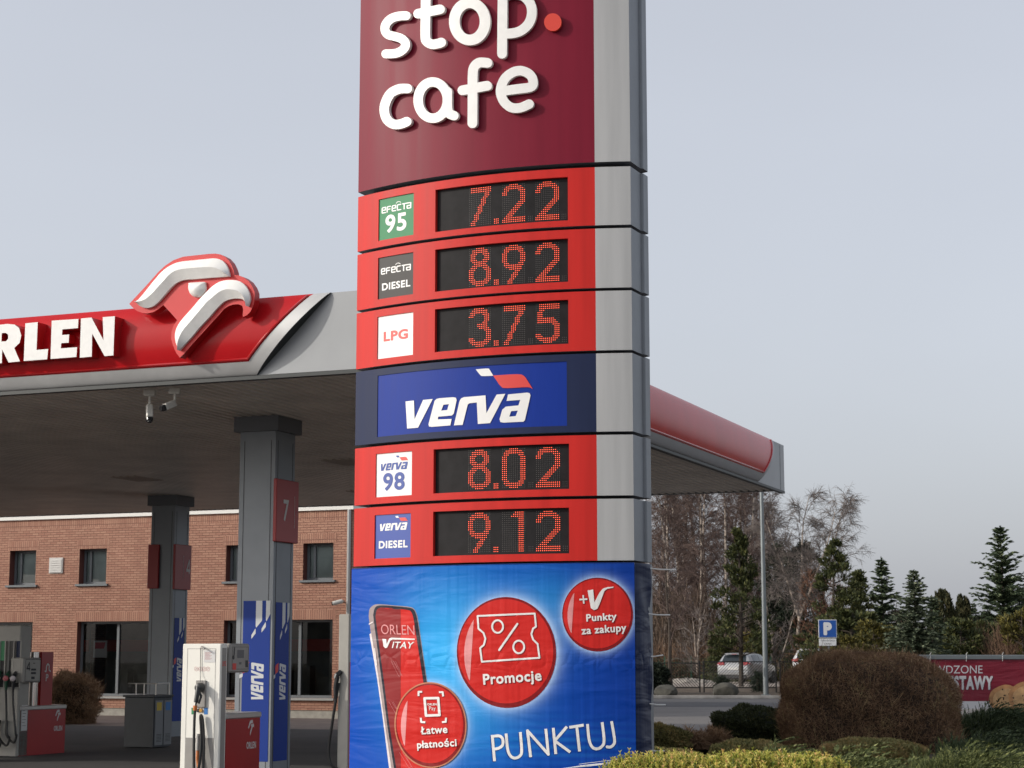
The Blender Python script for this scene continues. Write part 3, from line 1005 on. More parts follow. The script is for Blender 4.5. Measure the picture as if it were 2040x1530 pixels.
mb.build('printed_phone', [V_STEEL, V_STEEL2, V_BLK, V_RED, V_MAR, V_STEEL2, V_PINK, V_WHITE], banner)

def badge(i, extra):
    (cx, cy), rx, ry = BADGES[i]
    mb = MB()
    rot = -0.06
    o_ = BN + .0096 if i == 2 else BN + .002
    if i == 2:
        decal(mb, PY, [circ(cx, cy, rx + 2.6, ry + 2.6, 72, rot)], o_ - .0006, 4, grid=GR)
    decal(mb, PY, [circ(cx, cy, rx, ry, 72, rot)], o_, 1, grid=GR)
    # paler face shifted up-left leaves the printed rim
    pts = [p for p in circ(cx - rx * .014, cy - ry * .022, rx * .958, ry * .940, 72, rot)]
    decal(mb, PY, [pts], o_ + .0008, 0, grid=GR)
    arc = [(cx + rx * .86 * math.cos(a), cy + ry * .84 * math.sin(a)) for a in [rad(200 - 55 * 0 - k * 8 + 15) for k in range(12)]]
    L = []
    for k, (x, y) in enumerate([(cx + rx * .90 * math.cos(rad(145 + 6 * k)), cy + ry * .88 * math.sin(rad(145 + 6 * k))) for k in range(14)]):
        L.append((x, y))
    inner = [(x + rx * .05 * math.sin(math.pi * k / 13), y + ry * .01) for k, (x, y) in enumerate(L)]
    decal(mb, PY, [L + inner[::-1]], o_ + .0016, 2)
    extra(mb, o_ + .0024)
    mb.build('printed_badge', [V_RED, V_DRED, V_PINK, V_WHITE, V_LRED], banner)

def shadowed(mb, polys, o_, dx=1.3, dy=1.5):
    decal(mb, PY, [[(x + dx, y + dy) for x, y in p] for p in polys], o_, 1, grid=GR)
    decal(mb, PY, polys, o_ + .0008, 3, grid=GR)

def sh_text(mb, body, a, b, c, o_, bold=0.12):
    f = lambda p: (p[0] + 1.0, p[1] + 1.4)
    lettering(mb, PY, body, f(a), f(b), f(c), o_, 1, bold)
    lettering(mb, PY, body, a, b, c, o_ + .0008, 3, bold)

def promo(mb, o_):
    tk = [(218, 243), (460, 232), (702, 222), (713, 332), (688, 350), (674, 395), (688, 442), (727, 480), (742, 597), (500, 613), (255, 630), (240, 515), (272, 486), (285, 436),
          (270, 388), (226, 350)]
    p = strokes([ZC(tk)], 3.6, closed=True)
    p += strokes([ZC(circ(388, 332, 46, 53, 32))], 3.7, closed=True) + strokes([ZC(circ(567, 505, 46, 53, 32))], 3.7, closed=True)
    p += strokes([ZC([(555, 310), (402, 530)])], 4.2)
    shadowed(mb, p, o_)
    sh_text(mb, 'Promocje', ZC([(268, 826)])[0], ZC([(762, 790)])[0], ZC([(262, 735)])[0], o_ + .002, 0.055)
def punkty(mb, o_):
    p = strokes([ZC([(1080, 104), (1148, 100)]), ZC([(1112, 66), (1118, 138)])], 3.2, cap=False)
    p += [ZC([(1150, 28), (1197, 18), (1208, 128), (1250, 45), (1278, 12), (1312, 0), (1372, -6), (1366, 4), (1318, 12), (1292, 32), (1248, 150), (1232, 182), (1205, 194), (1178, 176)])]
    shadowed(mb, p, o_)
    sh_text(mb, 'Punkty', ZC([(1140, 290)])[0], ZC([(1396, 275)])[0], ZC([(1137, 228)])[0], o_ + .002, 0.055)
    sh_text(mb, 'za zakupy', ZC([(1100, 400)])[0], ZC([(1480, 372)])[0], ZC([(1096, 334)])[0], o_ + .002, 0.055)
def pays(mb, o_):
    p = strokes([ZA([(566, 905), (688, 903), (700, 1056), (579, 1060)])], 5.0, closed=True)
    for q_ in ([(512, 885), (512, 847), (545, 847)], [(695, 850), (728, 850), (733, 888)], [(532, 1080), (536, 1118), (572, 1120)], [(758, 1078), (756, 1116), (722, 1119)]):
        p += strokes([ZA(q_)], 3.8, cap=False) + [circ(*ZA([q_[1]])[0], 1.9, n=12)]
    shadowed(mb, p, o_)
    lettering(mb, PY, 'ORLEN', ZA([(592, 970)])[0], ZA([(675, 969)])[0], ZA([(590, 950)])[0], o_ + .002, 3, 0.06)
    lettering(mb, PY, 'Pay', ZA([(608, 1012)])[0], ZA([(666, 1010)])[0], ZA([(605, 978)])[0], o_ + .002, 3)
    sh_text(mb, 'Łatwe', ZA([(533, 1230)])[0], ZA([(772, 1216)])[0], ZA([(530, 1160)])[0], o_ + .002, 0.055)
    sh_text(mb, 'płatności', ZA([(500, 1355)])[0], ZA([(855, 1335)])[0], ZA([(496, 1288)])[0], o_ + .002, 0.055)
badge(0, promo); badge(1, punkty); badge(2, pays)

PK = [[(342, 1250), (362, 1472)], smooth_path([(342, 1263), (400, 1258), (430, 1282), (431, 1332), (402, 1360), (352, 1372)]),
      smooth_path([(460, 1238), (473, 1370), (498, 1428), (535, 1446), (574, 1430), (592, 1385), (580, 1226)]),
      [(668, 1438), (641, 1214), (818, 1414), (796, 1198)],
      [(859, 1190), (881, 1412)], [(975, 1180), (872, 1300), (1004, 1396)],
      [(995, 1186), (1118, 1167)], [(1058, 1178), (1082, 1390)],
      smooth_path([(1149, 1158), (1163, 1290), (1188, 1350), (1226, 1368), (1268, 1350), (1290, 1298), (1273, 1142)]),
      smooth_path([(1353, 1133), (1378, 1290), (1368, 1334), (1340, 1353), (1312, 1350)])]
mb = MB()
pp = strokes([ZC(p) for p in PK], 5.6, cap=False)
for p in PK:
    for k in p[1:-1]:
        pp.append(circ(*ZC([k])[0], 2.78, n=14))
decal(mb, PY, [[(x - 1.6, y + 1.6) for x, y in p] for p in pp], BN + .002, 1, grid=GR)
decal(mb, PY, pp, BN + .0028, 0, grid=GR)
decal(mb, PY, [ZC([(1402, 1476), (1372, 1492), (1200, 1512), (700, 1584), (700, 1560), (1150, 1500)])], BN + .0028, 0, grid=GR)
decal(mb, PY, strokes([ZC([(700, 1546), (1150, 1488), (1412, 1456), (1414, 1470)])], 0.9, cap=False), BN + .0036, 0, grid=GR)
mb.build('printed_slogan', [V_WHITE, V_SHAD], banner)

# ================================================================== CANOPY
L0 = at(513, 747, 21.8)
CN = (L0[0] + 2.25 * E1[0], L0[1] + 2.25 * E1[1])              # near right corner of the canopy
FR = Plane(CN, E1)                                              # front: s runs to the right, so the front is s < 0
SD = Plane(CN, E2)                                              # right-hand side: s runs into the depth
ZS = 5.0
ZTOP = FR.inv(690, 580.5)[1]
CL, CD = 38.0, SD.inv(1563, 978)[0]                             # length, run on unseen to the left to darken the space beneath; depth
c_at = lambda a, b, z=0.0: (CN[0] + E1[0] * a + E2[0] * b, CN[1] + E1[1] * a + E2[1] * b, z)
e1v, e2v, zv = Vector((*E1, 0)), Vector((*E2, 0)), Vector((0, 0, 1))

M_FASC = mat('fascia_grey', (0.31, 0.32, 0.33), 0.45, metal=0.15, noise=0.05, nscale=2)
M_FRED = mat('fascia_red', (0.45, 0.008, 0.012), 0.24, coat=0.03, noise=0.09, nscale=1.6, coatr=0.08, spec=0.18)
M_FTUBE = mat('fascia_red_edge', (0.40, 0.008, 0.010), 0.25, coat=0.5)
M_FSIL = mat('fascia_silver', (0.46, 0.46, 0.455), 0.40, metal=0.2, noise=0.10, nscale=3)
M_PLATE = mat('emblem_red', (0.60, 0.022, 0.022), 0.45)
M_RET = mat('letter_return', (0.42, 0.012, 0.014), 0.4)
M_SOFF = mat('soffit_sheet', (0.72, 0.66, 0.59), 0.42, metal=0.25, noise=0.12, nscale=1.2)
M_COLM = mat('column_sheet', (0.22, 0.24, 0.262), 0.45, metal=0.3, noise=0.05, nscale=3)
M_COLD = mat('column_cap', (0.13, 0.137, 0.15), 0.5, metal=0.3)
M_SEAM = mat('column_seam', (0.03, 0.03, 0.032), 0.6)
M_NUMR = mat('number_red', (0.36, 0.016, 0.018), 0.4)
M_NUMW = mat('number_white', (0.62, 0.60, 0.58), 0.5)
M_CBLUE = mat('column_blue', (0.011, 0.042, 0.26), 0.45, spec=0.2)
M_CSIL = mat('column_stripe', (0.62, 0.64, 0.65), 0.4)
M_HATCH = mat('hatch', (0.55, 0.47, 0.40), 0.6)
M_TRIMD = mat('dark_trim', (0.03, 0.035, 0.035), 0.5)

canopy = thing('station_canopy', c_at(0, 0), 'large petrol station canopy with glossy red fascia, white bird emblem and grey columns', 'canopy')

mb = MB()                                                       # flat grey upstand all round, roof deck behind it
T = 0.06
mb.box(c_at(-CL, 0, ZS), e1v * CL, e2v * T, zv * (ZTOP - ZS))
mb.box(c_at(-T, T, ZS), e1v * T, e2v * (CD - T), zv * (ZTOP - ZS))
mb.box(c_at(-CL, CD - T, ZS), e1v * (CL - T), e2v * T, zv * (ZTOP - ZS))
mb.box(c_at(-CL, T, ZS), e1v * T, e2v * (CD - 2 * T), zv * (ZTOP - ZS))
mb.box(c_at(-CL + T, T, ZTOP - 0.25), e1v * (CL - 2 * T), e2v * (CD - 2 * T), zv * 0.12)
mb.build('upstand', M_FASC, canopy)
MB().box(c_at(-0.012, CD - 0.35, ZS + 0.01), e1v * 0.016, e2v * 0.02, zv * (ZTOP - ZS - 0.02)).build('corner_joint', M_COLD, canopy)

mb = MB()                                                       # trapezoid sheet soffit, ribs running into the depth
x = -CL + T
P_ = 0.160
xs = []
while x < -T - P_:
    xs += [(x, 0), (x + 0.06, 0), (x + 0.078, 0.045), (x + 0.142, 0.045)]
    x += P_
xs.append((-T, 0))
NB = 12
for k in range(NB + 1):
    d = T + (CD - 2 * T) * k / NB
    mb.v.extend(c_at(a, d, ZS + 0.012 + h) for a, h in xs)
n = len(xs)
for k in range(NB):
    for i in range(n - 1):
        a = k * n + i
        mb.f.append([a, a + n, a + n + 1, a + 1]); mb.m.append(0)
mb.build('soffit', M_SOFF, canopy)
for a, b in ((-11.6, 4.2), (-6.1, 9.0), (-11.2, 10.2), (-2.6, 12.0), (-14.8, 5.6), (-8.4, 14.5), (-2.2, 6.5)):
    MB().box(c_at(a, b, ZS + 0.004), e1v * 0.62, e2v * 0.9, zv * 0.02).build('soffit_hatch', M_HATCH, canopy)
MB().box(c_at(-CL, -0.012, ZS - 0.05), e1v * (CL + 0.012), e2v * 0.10, zv * 0.045).build('drip_edge', M_TRIMD, canopy)
MB().box(c_at(-0.088, 0.088, ZS - 0.05), e1v * 0.10, e2v * (CD - 0.1), zv * 0.045).build('drip_edge', M_TRIMD, canopy)

BUL = 0.15
HF = ZTOP - ZS
def bul(t):
    return 0.012 + BUL * math.sin(math.pi * min(max(t, 0), 1)) ** 0.7

def cover(surf, sa_top, sa_bot, sb_top, sb_bot, silver, tube):
    """bulging fascia cover between two slanting ends; silver = width of the pale border, returns the builders"""
    red, sil, tub, end = MB(), MB(), MB(), [MB(), MB()]
    NT, NS = 26, 40
    tb = 0.165
    def ends(t):
        return sa_bot + (sa_top - sa_bot) * t, sb_bot + (sb_top - sb_bot) * t
    def grid(mb, f0, f1, ta, tz, ns, lift=0.0):
        base = len(mb.v)
        for j in range(NT + 1):
            t = ta + (tz - ta) * j / NT
            a, b = f0(t), f1(t)
            for i in range(ns + 1):
                mb.v.append(surf.pt(a + (b - a) * i / ns, ZS + HF * t, bul(t) + lift))
        for j in range(NT):
            for i in range(ns):
                q_ = base + j * (ns + 1) + i
                mb.f.append([q_, q_ + 1, q_ + ns + 2, q_ + ns + 1]); mb.m.append(0)
    wa, wb = silver
    grid(red, lambda t: ends(t)[0] + wa, lambda t: ends(t)[1] - wb, tb, 1.0, NS)
    grid(sil, lambda t: ends(t)[0], lambda t: ends(t)[1], 0.0, tb, NS, 0.004)
    if wb > 0:
        grid(sil, lambda t: ends(t)[1] - wb, lambda t: ends(t)[1], tb, 1.0, 2, 0.004)
    if wa > 0:
        grid(sil, lambda t: ends(t)[0], lambda t: ends(t)[0] + wa, tb, 1.0, 2, 0.004)
    for k in ((0, 1) if tube else ()):
        if (wa, wb)[k] <= 0:
            continue
        sg = 1 if k == 0 else -1
        path = [surf.pt(ends(t)[k] + sg * ((wa, wb)[k] + 0.035), ZS + HF * t, bul(t) + 0.006) for t in [tb + 0.03 + (0.985 - tb) * j / 20 for j in range(20)]]
        tub.tube(path, 0.017, 6)
    a, b = ends(tb + 0.03)[0] + wa, ends(tb + 0.03)[1] - wb - 0.03
    tub.tube([surf.pt(a + (b - a) * i / 10, ZS + HF * (tb + 0.03), bul(tb + 0.03) + 0.006) for i in range(11)], 0.017, 6)
    for k in (0, 1):                                            # closed lens-shaped ends
        base = 0
        for j in range(NT + 1):
            t = j / NT
            s = ends(t)[k]
            end[k].v += [surf.pt(s, ZS + HF * t, 0.001), surf.pt(s, ZS + HF * t, bul(t) + 0.004)]
        for j in range(NT):
            q_ = base + 2 * j
            end[k].f.append([q_, q_ + 1, q_ + 3, q_ + 2] if k == 1 else [q_ + 2, q_ + 3, q_ + 1, q_]); end[k].m.append(0)
    top = []
    return red, sil, tub, end

sb_t, sb_b = FR.inv(660, 582)[0], FR.inv(513.6, 746.5)[0]
si_t = FR.inv(626, 584)[0]
r, s_, t_, e_ = cover(FR, -CL + 1.2, -CL + 1.2, sb_t, sb_b, (0.0, sb_t - si_t), True)
fas = r.build('red_fascia', M_FRED, canopy, smooth=True, weld=True)
s_.build('silver_border', M_FSIL, canopy, smooth=True); t_.build('red_piping', M_FTUBE, canopy, smooth=True); [k.build('fascia_end', M_TRIMD, canopy) for k in e_]
fb_t, fb_b = SD.inv(1535.8, 866.6)[0], SD.inv(1508.6, 956.7, 0.0)[0]
r, s_, t_, e_ = cover(SD, 1.6, 2.3, fb_t, fb_b, (0.14, 0.14), True)
r.build('red_fascia', M_FRED, canopy, smooth=True, weld=True)
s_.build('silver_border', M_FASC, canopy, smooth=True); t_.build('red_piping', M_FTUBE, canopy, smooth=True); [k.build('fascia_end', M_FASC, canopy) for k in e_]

# ---- bird emblem standing proud of the fascia
ZE = lambda p: zoomed(p, 220, 480, 0.16992)
BIRD = [(220, 738), (330, 620), (450, 490), (560, 365), (640, 290), (740, 225), (850, 185), (1000, 168), (1150, 152), (1230, 148), (1290, 158), (1350, 190), (1400, 245),
        (1430, 305), (1447, 355), (1452, 398), (1500, 402), (1560, 425), (1620, 470), (1665, 535), (1690, 600), (1690, 690), (1670, 770), (1640, 830), (1600, 870), (1550, 890),
        (1556, 800), (1545, 760), (1500, 742), (1440, 745), (1380, 765), (1330, 800), (1250, 890), (1150, 1000), (1050, 1110), (960, 1210), (870, 1315), (815, 1370), (770, 1310),
        (735, 1230), (712, 1150), (715, 1070), (740, 990), (783, 930), (700, 835), (620, 750), (560, 800), (500, 835), (430, 850), (370, 843), (310, 820), (260, 780)]
W_UP = [(300, 722), (400, 605), (500, 480), (590, 375), (660, 315), (750, 262), (850, 240), (1000, 225), (1150, 210), (1230, 205), (1290, 218), (1340, 255), (1375, 310), (1392, 370), (1398, 415)]
W_LO = [(300, 722), (350, 765), (410, 785), (460, 785), (520, 755), (570, 710), (640, 630), (700, 560), (750, 510), (810, 475), (880, 455), (1000, 445), (1200, 430), (1398, 415)]
W_RI = [(300, 722), (380, 716), (440, 690), (520, 620), (600, 530), (720, 400), (780, 360), (850, 340), (1000, 325), (1150, 316), (1220, 316), (1330, 352), (1398, 415)]
K_UP = [(808, 1285), (775, 1220), (757, 1140), (760, 1070), (790, 990), (850, 910), (950, 800), (1050, 680), (1150, 575), (1200, 530), (1280, 480), (1350, 462), (1460, 458),
        (1530, 480), (1585, 530), (1620, 590), (1640, 650), (1635, 720), (1612, 770)]
K_LO = [(808, 1285), (880, 1205), (950, 1130), (1050, 1010), (1150, 905), (1250, 790), (1330, 712), (1400, 682), (1480, 675), (1540, 680), (1580, 705), (1600, 735), (1612, 770)]
K_RI = [(808, 1285), (815, 1180), (870, 1060), (1000, 910), (1150, 730), (1280, 620), (1340, 585), (1400, 574), (1500, 585), (1560, 620), (1596, 690), (1612, 770)]
EYE = [(920, 510), (935, 492), (1100, 482), (1115, 500), (1120, 560), (1100, 610), (1060, 650), (1020, 660), (970, 648), (935, 610), (918, 560)]

def resample(p, n):
    d = [0]
    for a, b in zip(p[:-1], p[1:]):
        d.append(d[-1] + math.dist(a, b))
    out = []
    for i in range(n):
        t = d[-1] * i / (n - 1)
        j = max(k for k in range(len(p)) if d[k] <= t + 1e-9)
        j = min(j, len(p) - 2)
        f = (t - d[j]) / (d[j + 1] - d[j])
        out.append((p[j][0] + (p[j + 1][0] - p[j][0]) * f, p[j][1] + (p[j + 1][1] - p[j][1]) * f))
    return out

DP = 0.29                                        # front of the emblem plate
mb = MB()
relief(mb, union(neg([ZE(smooth_path(BIRD, 1, True))])), px(FR, DP), 0.17, DP, 0, 1)
plate_o = mb.build('emblem', [M_PLATE, M_RET], canopy)
def ridge(up, lo, ri, name):
    mb = MB()
    n = 40
    U, L_, R_ = (ZE(smooth_path(resample(p, n // 2), 3)) for p in (up, lo, ri))
    m_ = len(U)
    f = px(FR, DP + 0.03)
    P = [[f(x, -y, d) for x, y in q_] for q_, d in ((U, DP), (U, DP + 0.035), (R_, DP + 0.085), (L_, DP + 0.035), (L_, DP))]
    for row in P:
        mb.v.extend(row)
    for k in range(4):
        for i in range(m_ - 1):
            a, b = k * m_ + i, (k + 1) * m_ + i
            mb.f.append([b, b + 1, a + 1, a]); mb.m.append(0)
    return mb.build(name, M_WHITE, plate_o, smooth=True, angle=18)
ridge(W_UP, W_LO, W_RI, 'wing_relief')
ridge(K_UP, K_LO, K_RI, 'beak_relief')
mb = MB()
ey = ZE(smooth_path(EYE, 3, True))
f = px(FR, DP + 0.02)
n = len(ey)
cx_, cy_ = sum(p[0] for p in ey) / n, sum(p[1] for p in ey) / n
for sc_, d in ((1, DP), (1, DP + 0.03), (0.6, DP + 0.062), (0.12, DP + 0.082)):
    mb.v.extend(f(cx_ + (x - cx_) * sc_, -(cy_ + (y - cy_) * sc_), d) for x, y in ey)
for k in range(3):
    for i in range(n):
        a, b = k * n + i, k * n + (i + 1) % n
        mb.f.append([b, a, a + n, b + n]); mb.m.append(0)
mb.f.append([3 * n + i for i in range(n)][::-1]); mb.m.append(0)
mb.build('eye_relief', M_WHITE, plate_o, smooth=True, angle=50)

# ---- station lettering
ZF = lambda p: zoomed(p, 0, 480, 0.35294)
ORL = [([(457, 438), (516, 432), (584, 560), (580, 430), (648, 425), (640, 646), (590, 650), (520, 522), (518, 653), (450, 659)], []),
       ([(292, 450), (443, 440), (440, 492), (352, 499), (350, 531), (390, 528), (388, 574), (346, 577), (343, 606), (435, 600), (431, 655), (285, 666)], []),
       ([(143, 465), (213, 458), (206, 615), (272, 610), (266, 668), (134, 678)], []),
       ([(-64, 482), (40, 468), (82, 472), (108, 492), (120, 535), (110, 576), (80, 604), (113, 680), (48, 686), (12, 612), (10, 690), (-68, 696)],
        [(10, 520), (34, 519), (46, 530), (46, 552), (34, 566), (8, 568)]),
       (circ(-178, 600, 88, 112, 40), circ(-178, 600, 32, 56, 30))]
for poly, hole in ORL:
    mb = MB()
    D = 0.30
    f = px(FR, D)
    relief(mb, union(neg([ZF(poly)]), neg([ZF(hole)]) if hole else ()), f, 0.08, D, 0, 1)
    # thin red rim behind the white face
    mb.build('station_letter', [M_WHITE, M_RET], fas)

# ---- columns
def column(a, b, nums, stripes):
    """square clad column with its near right edge at (a, b) in canopy coordinates"""
    w = 0.57
    col = MB()
    col.box(c_at(a - w, b, 0.0), e1v * w, e2v * w, zv * (ZS - 0.20), 0)
    for o_, ax in (((a - 0.50, b - 0.003), 0), ((a - 0.07, b - 0.003), 0)):
        col.box(c_at(*o_, 0.02), e1v * 0.008, e2v * 0.004, zv * (ZS - 0.35), 1)
    for k in (0.07, 0.50):
        col.box(c_at(a - 0.001, b + k, 0.02), e1v * 0.004, e2v * 0.008, zv * (ZS - 0.35), 1)
    o = col.build('column', [M_COLM, M_SEAM], canopy)
    MB().box(c_at(a - w - 0.07, b - 0.07, ZS - 0.20), e1v * (w + 0.14), e2v * (w + 0.14), zv * 0.215).build('column_cap', M_COLD, o)
    F, S = Plane(c_at(a, b)[:2], E1), Plane(c_at(a, b)[:2], E2)
    for which, txt, (s0, s1), (za, zb) in nums:
        P = F if which == 'f' else S
        m_ = MB()
        pts = [P.pt(s0, za, 0.004), P.pt(s1, za, 0.004)]
        if which == 'f':
            m_.box(P.pt(s0, za, 0.06), e1v * (s1 - s0), e2v * 0.056, zv * (zb - za), 0, bev=0.008)
        else:
            m_.box(P.pt(s0, za, 0.004), e1v * 0.056, e2v * (s1 - s0), zv * (zb - za), 0, bev=0.008)
        if txt:
            lettering_sz(m_, P, txt[0], s0 + (s1 - s0) * txt[1], za + (zb - za) * 0.34, (s1 - s0) * 0.24, (zb - za) * 0.34, 0.063, 1, bold=0.04)
            x_ = s0 + (s1 - s0) * txt[2]
            m_.quad(P.pt(x_, za + (zb - za) * .24, .0635), P.pt(x_ + .007, za + (zb - za) * .24, .0635), P.pt(x_ + .007, za + (zb - za) * .76, .0635), P.pt(x_, za + (zb - za) * .76, .0635), 1)
        m_.build('number_sign', [M_NUMR, M_NUMW], o)
    for which, (s0, s1), (za, zb) in stripes:
        P = F if which == 'f' else S
        m_ = MB()
        w_, h_ = s1 - s0, zb - za
        Q = lambda x, y: (s0 + w_ * x, za + h_ * y)
        fn = lambda s, z, d: P.pt(s, z, d)
        relief(m_, union([[Q(0, 0), Q(1, 0), Q(1, 1), Q(0, 1)]]), fn, 0.0005, 0.005, 0)
        for xa, xb, yb, sh in ((.47, .70, .86, .24), (.84, 1.0, .90, .16)):
            relief(m_, union([[Q(xa, 1), Q(xb, 1), Q(xb, yb + .015), Q(xa + .02, yb - .03), Q(xa, yb - .02)]]), fn, None, 0.0065, 1)
            relief(m_, union([[Q(xa - .01, yb - .035), Q(xa + .0, yb - .038), Q(xa + .005, yb - .065), Q(xa - .15, yb - .10), Q(xa - .15, yb - .075)]]), fn, None, 0.0065, 1)
        # upright wordmark reading upwards
        wordmark(m_, P, 0.0065, Q(.80, .385), Q(.80, .60), Q(.36, .383), (1, 1, 2))
        m_.build('brand_stripe', [M_CBLUE, M_CSIL, M_REDINK], o)
    return o

ca_, cb_ = -3.92, 3.48
column(ca_, cb_, [('s', ('7', .30, .80), (-0.05, 0.60), (3.24, 4.12))],
       [('f', (-0.46, -0.03), (0.22, 2.42)), ('s', (0.09, 0.48), (0.22, 2.40))])
column(ca_ - 8.24, cb_ + 10.55, [('f', None, (-0.60, -0.34), (3.06, 3.98)), ('s', ('4', .70, .50), (-0.04, 0.60), (3.04, 3.98))],
       [('s', (0.09, 0.48), (0.32, 2.45))])
column(ca_, cb_ + 10.55, [], [])
column(ca_ - 8.24, cb_, [], [])
column(ca_ - 16.5, cb_, [], [])
column(ca_ - 16.5, cb_ + 10.55, [], [])
column(ca_ - 25.0, cb_, [], [])
column(ca_ - 25.0, cb_ + 10.55, [], [])

# ---- cameras under the canopy edge
M_CAMW = mat('camera_white', (0.62, 0.60, 0.55), 0.4)
M_CAMB = mat('camera_black', (0.02, 0.02, 0.022), 0.25)
def under(u, v):
    r_ = ray(u, v)
    k = (ZS - 0.02 - CAMH) / r_[2]
    return Vector((r_[0] * k, r_[1] * k, ZS - 0.02))
def security_camera(u, v, tilt, label):
    p = under(u, v)
    o = thing('security_camera', p, label, 'security camera', 'cameras hanging under the canopy edge')
    MB().box(p + Vector((-0.07, -0.06, -0.085)), (0.14, 0, 0), (0, 0.12, 0), (0, 0, 0.08), bev=0.008).build('mounting_box', M_CAMW, o)
    MB().tube([p + Vector((0, 0, -0.085)), p + Vector((0, 0, -0.16)), p + Vector((0, -0.01, -0.19)) + tilt * 0.06], 0.018, 8).build('arm', M_CAMW, o, smooth=True)
    c0 = p + Vector((0, -0.01, -0.20))
    q_ = tilt.to_track_quat('Z', 'Y').to_matrix()
    X, Y_, Z_ = q_ @ Vector((1, 0, 0)), q_ @ Vector((0, 1, 0)), q_ @ Vector((0, 0, 1))
    w, h, l = 0.085, 0.085, 0.24
    MB().box(c0 - X * w / 2 - Y_ * h / 2, X * w, Y_ * h, Z_ * l * 0.72, bev=0.012).build('housing', M_CAMW, o)
    b = MB().box(c0 - X * w * .46 - Y_ * h * .46 + Z_ * l * 0.715, X * w * .92, Y_ * h * .92, Z_ * l * 0.22, bev=0.01)
    b.rev(c0 + Z_ * (l * 0.935), Z_, [(0, 0.03), (0.012, 0.028), (0.012, 0.02)], 14)
    b.build('lens', M_CAMB, o)
security_camera(299, 776, Vector((0.10, -0.30, -1)).normalized(), 'white camera pointing straight down from the canopy edge')
security_camera(349, 772, Vector((-0.62, -0.75, -0.42)).normalized(), 'white bullet camera with dark lens looking left under the canopy')

# ================================================================== BRICK SHOP
def brick_mat(name, vert=False):
    m = bpy.data.materials.new(name)
    m.use_nodes = True
    nt = m.node_tree
    b = nt.nodes['Principled BSDF']
    tc = nt.nodes.new('ShaderNodeTexCoord')
    sx = nt.nodes.new('ShaderNodeSeparateXYZ'); cx = nt.nodes.new('ShaderNodeCombineXYZ')
    ad = nt.nodes.new('ShaderNodeMath'); ad.operation = 'ADD'
    L = nt.links.new
    L(tc.outputs['Object'], sx.inputs[0])
    L(sx.outputs['X'], ad.inputs[0]); L(sx.outputs['Y'], ad.inputs[1])
    L(ad.outputs[0], cx.inputs['Y' if vert else 'X']); L(sx.outputs['Z'], cx.inputs['X' if vert else 'Y'])
    br = nt.nodes.new('ShaderNodeTexBrick')
    br.inputs['Scale'].default_value = 1.0
    br.inputs['Brick Width'].default_value = 0.212 if not vert else 0.60
    br.inputs['Row Height'].default_value = 0.0685
    br.inputs['Mortar Size'].default_value = 0.0062
    br.inputs['Mortar Smooth'].default_value = 0.2
    br.inputs['Bias'].default_value = 0.0
    br.offset = 0.0 if vert else 0.5
    br.inputs['Color1'].default_value = (0.42, 0.225, 0.152, 1)
    br.inputs['Color2'].default_value = (0.335, 0.160, 0.108, 1)
    br.inputs['Mortar'].default_value = (0.17, 0.075, 0.052, 1)
    L(cx.outputs[0], br.inputs['Vector'])
    ns = nt.nodes.new('ShaderNodeTexNoise'); ns.inputs['Scale'].default_value = 1.3; ns.inputs['Detail'].default_value = 5
    L(tc.outputs['Object'], ns.inputs['Vector'])
    mr = nt.nodes.new('ShaderNodeMapRange'); mr.inputs['To Min'].default_value = 0.82; mr.inputs['To Max'].default_value = 1.18
    L(ns.outputs[0], mr.inputs[0])
    mx = nt.nodes.new('ShaderNodeMix'); mx.data_type = 'RGBA'; mx.blend_type = 'MULTIPLY'; mx.inputs[0].default_value = 1
    L(br.outputs['Color'], mx.inputs[6]); L(mr.outputs[0], mx.inputs[7]); L(mx.outputs[2], b.inputs['Base Color'])
    bp = nt.nodes.new('ShaderNodeBump'); bp.inputs['Distance'].default_value = 0.008; bp.invert = True
    L(br.outputs['Fac'], bp.inputs['Height']); L(bp.outputs[0], b.inputs['Normal'])
    b.inputs['Roughness'].default_value = 0.85
    return m
M_BRICK, M_SOLD = brick_mat('brick_wall'), brick_mat('soldier_course', True)
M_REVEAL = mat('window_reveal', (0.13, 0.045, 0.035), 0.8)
M_FRAME = mat('window_frame_grey', (0.16, 0.175, 0.185), 0.4)
M_COPE = mat('white_coping', (0.74, 0.72, 0.67), 0.45)
M_SILLW = mat('light_sill', (0.34, 0.33, 0.31), 0.6)
M_BLIND = mat('pale_blind', (0.72, 0.74, 0.73), 0.7, noise=0.15, nscale=2)
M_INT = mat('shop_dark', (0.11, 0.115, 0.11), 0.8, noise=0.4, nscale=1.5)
M_INTR = mat('shop_red_band', (0.55, 0.05, 0.04), 0.6)
M_PLINTH = mat('plinth_concrete', (0.33, 0.31, 0.27), 0.85, noise=0.15)
M_PIPE = mat('downpipe', (0.40, 0.40, 0.39), 0.4, metal=0.3)
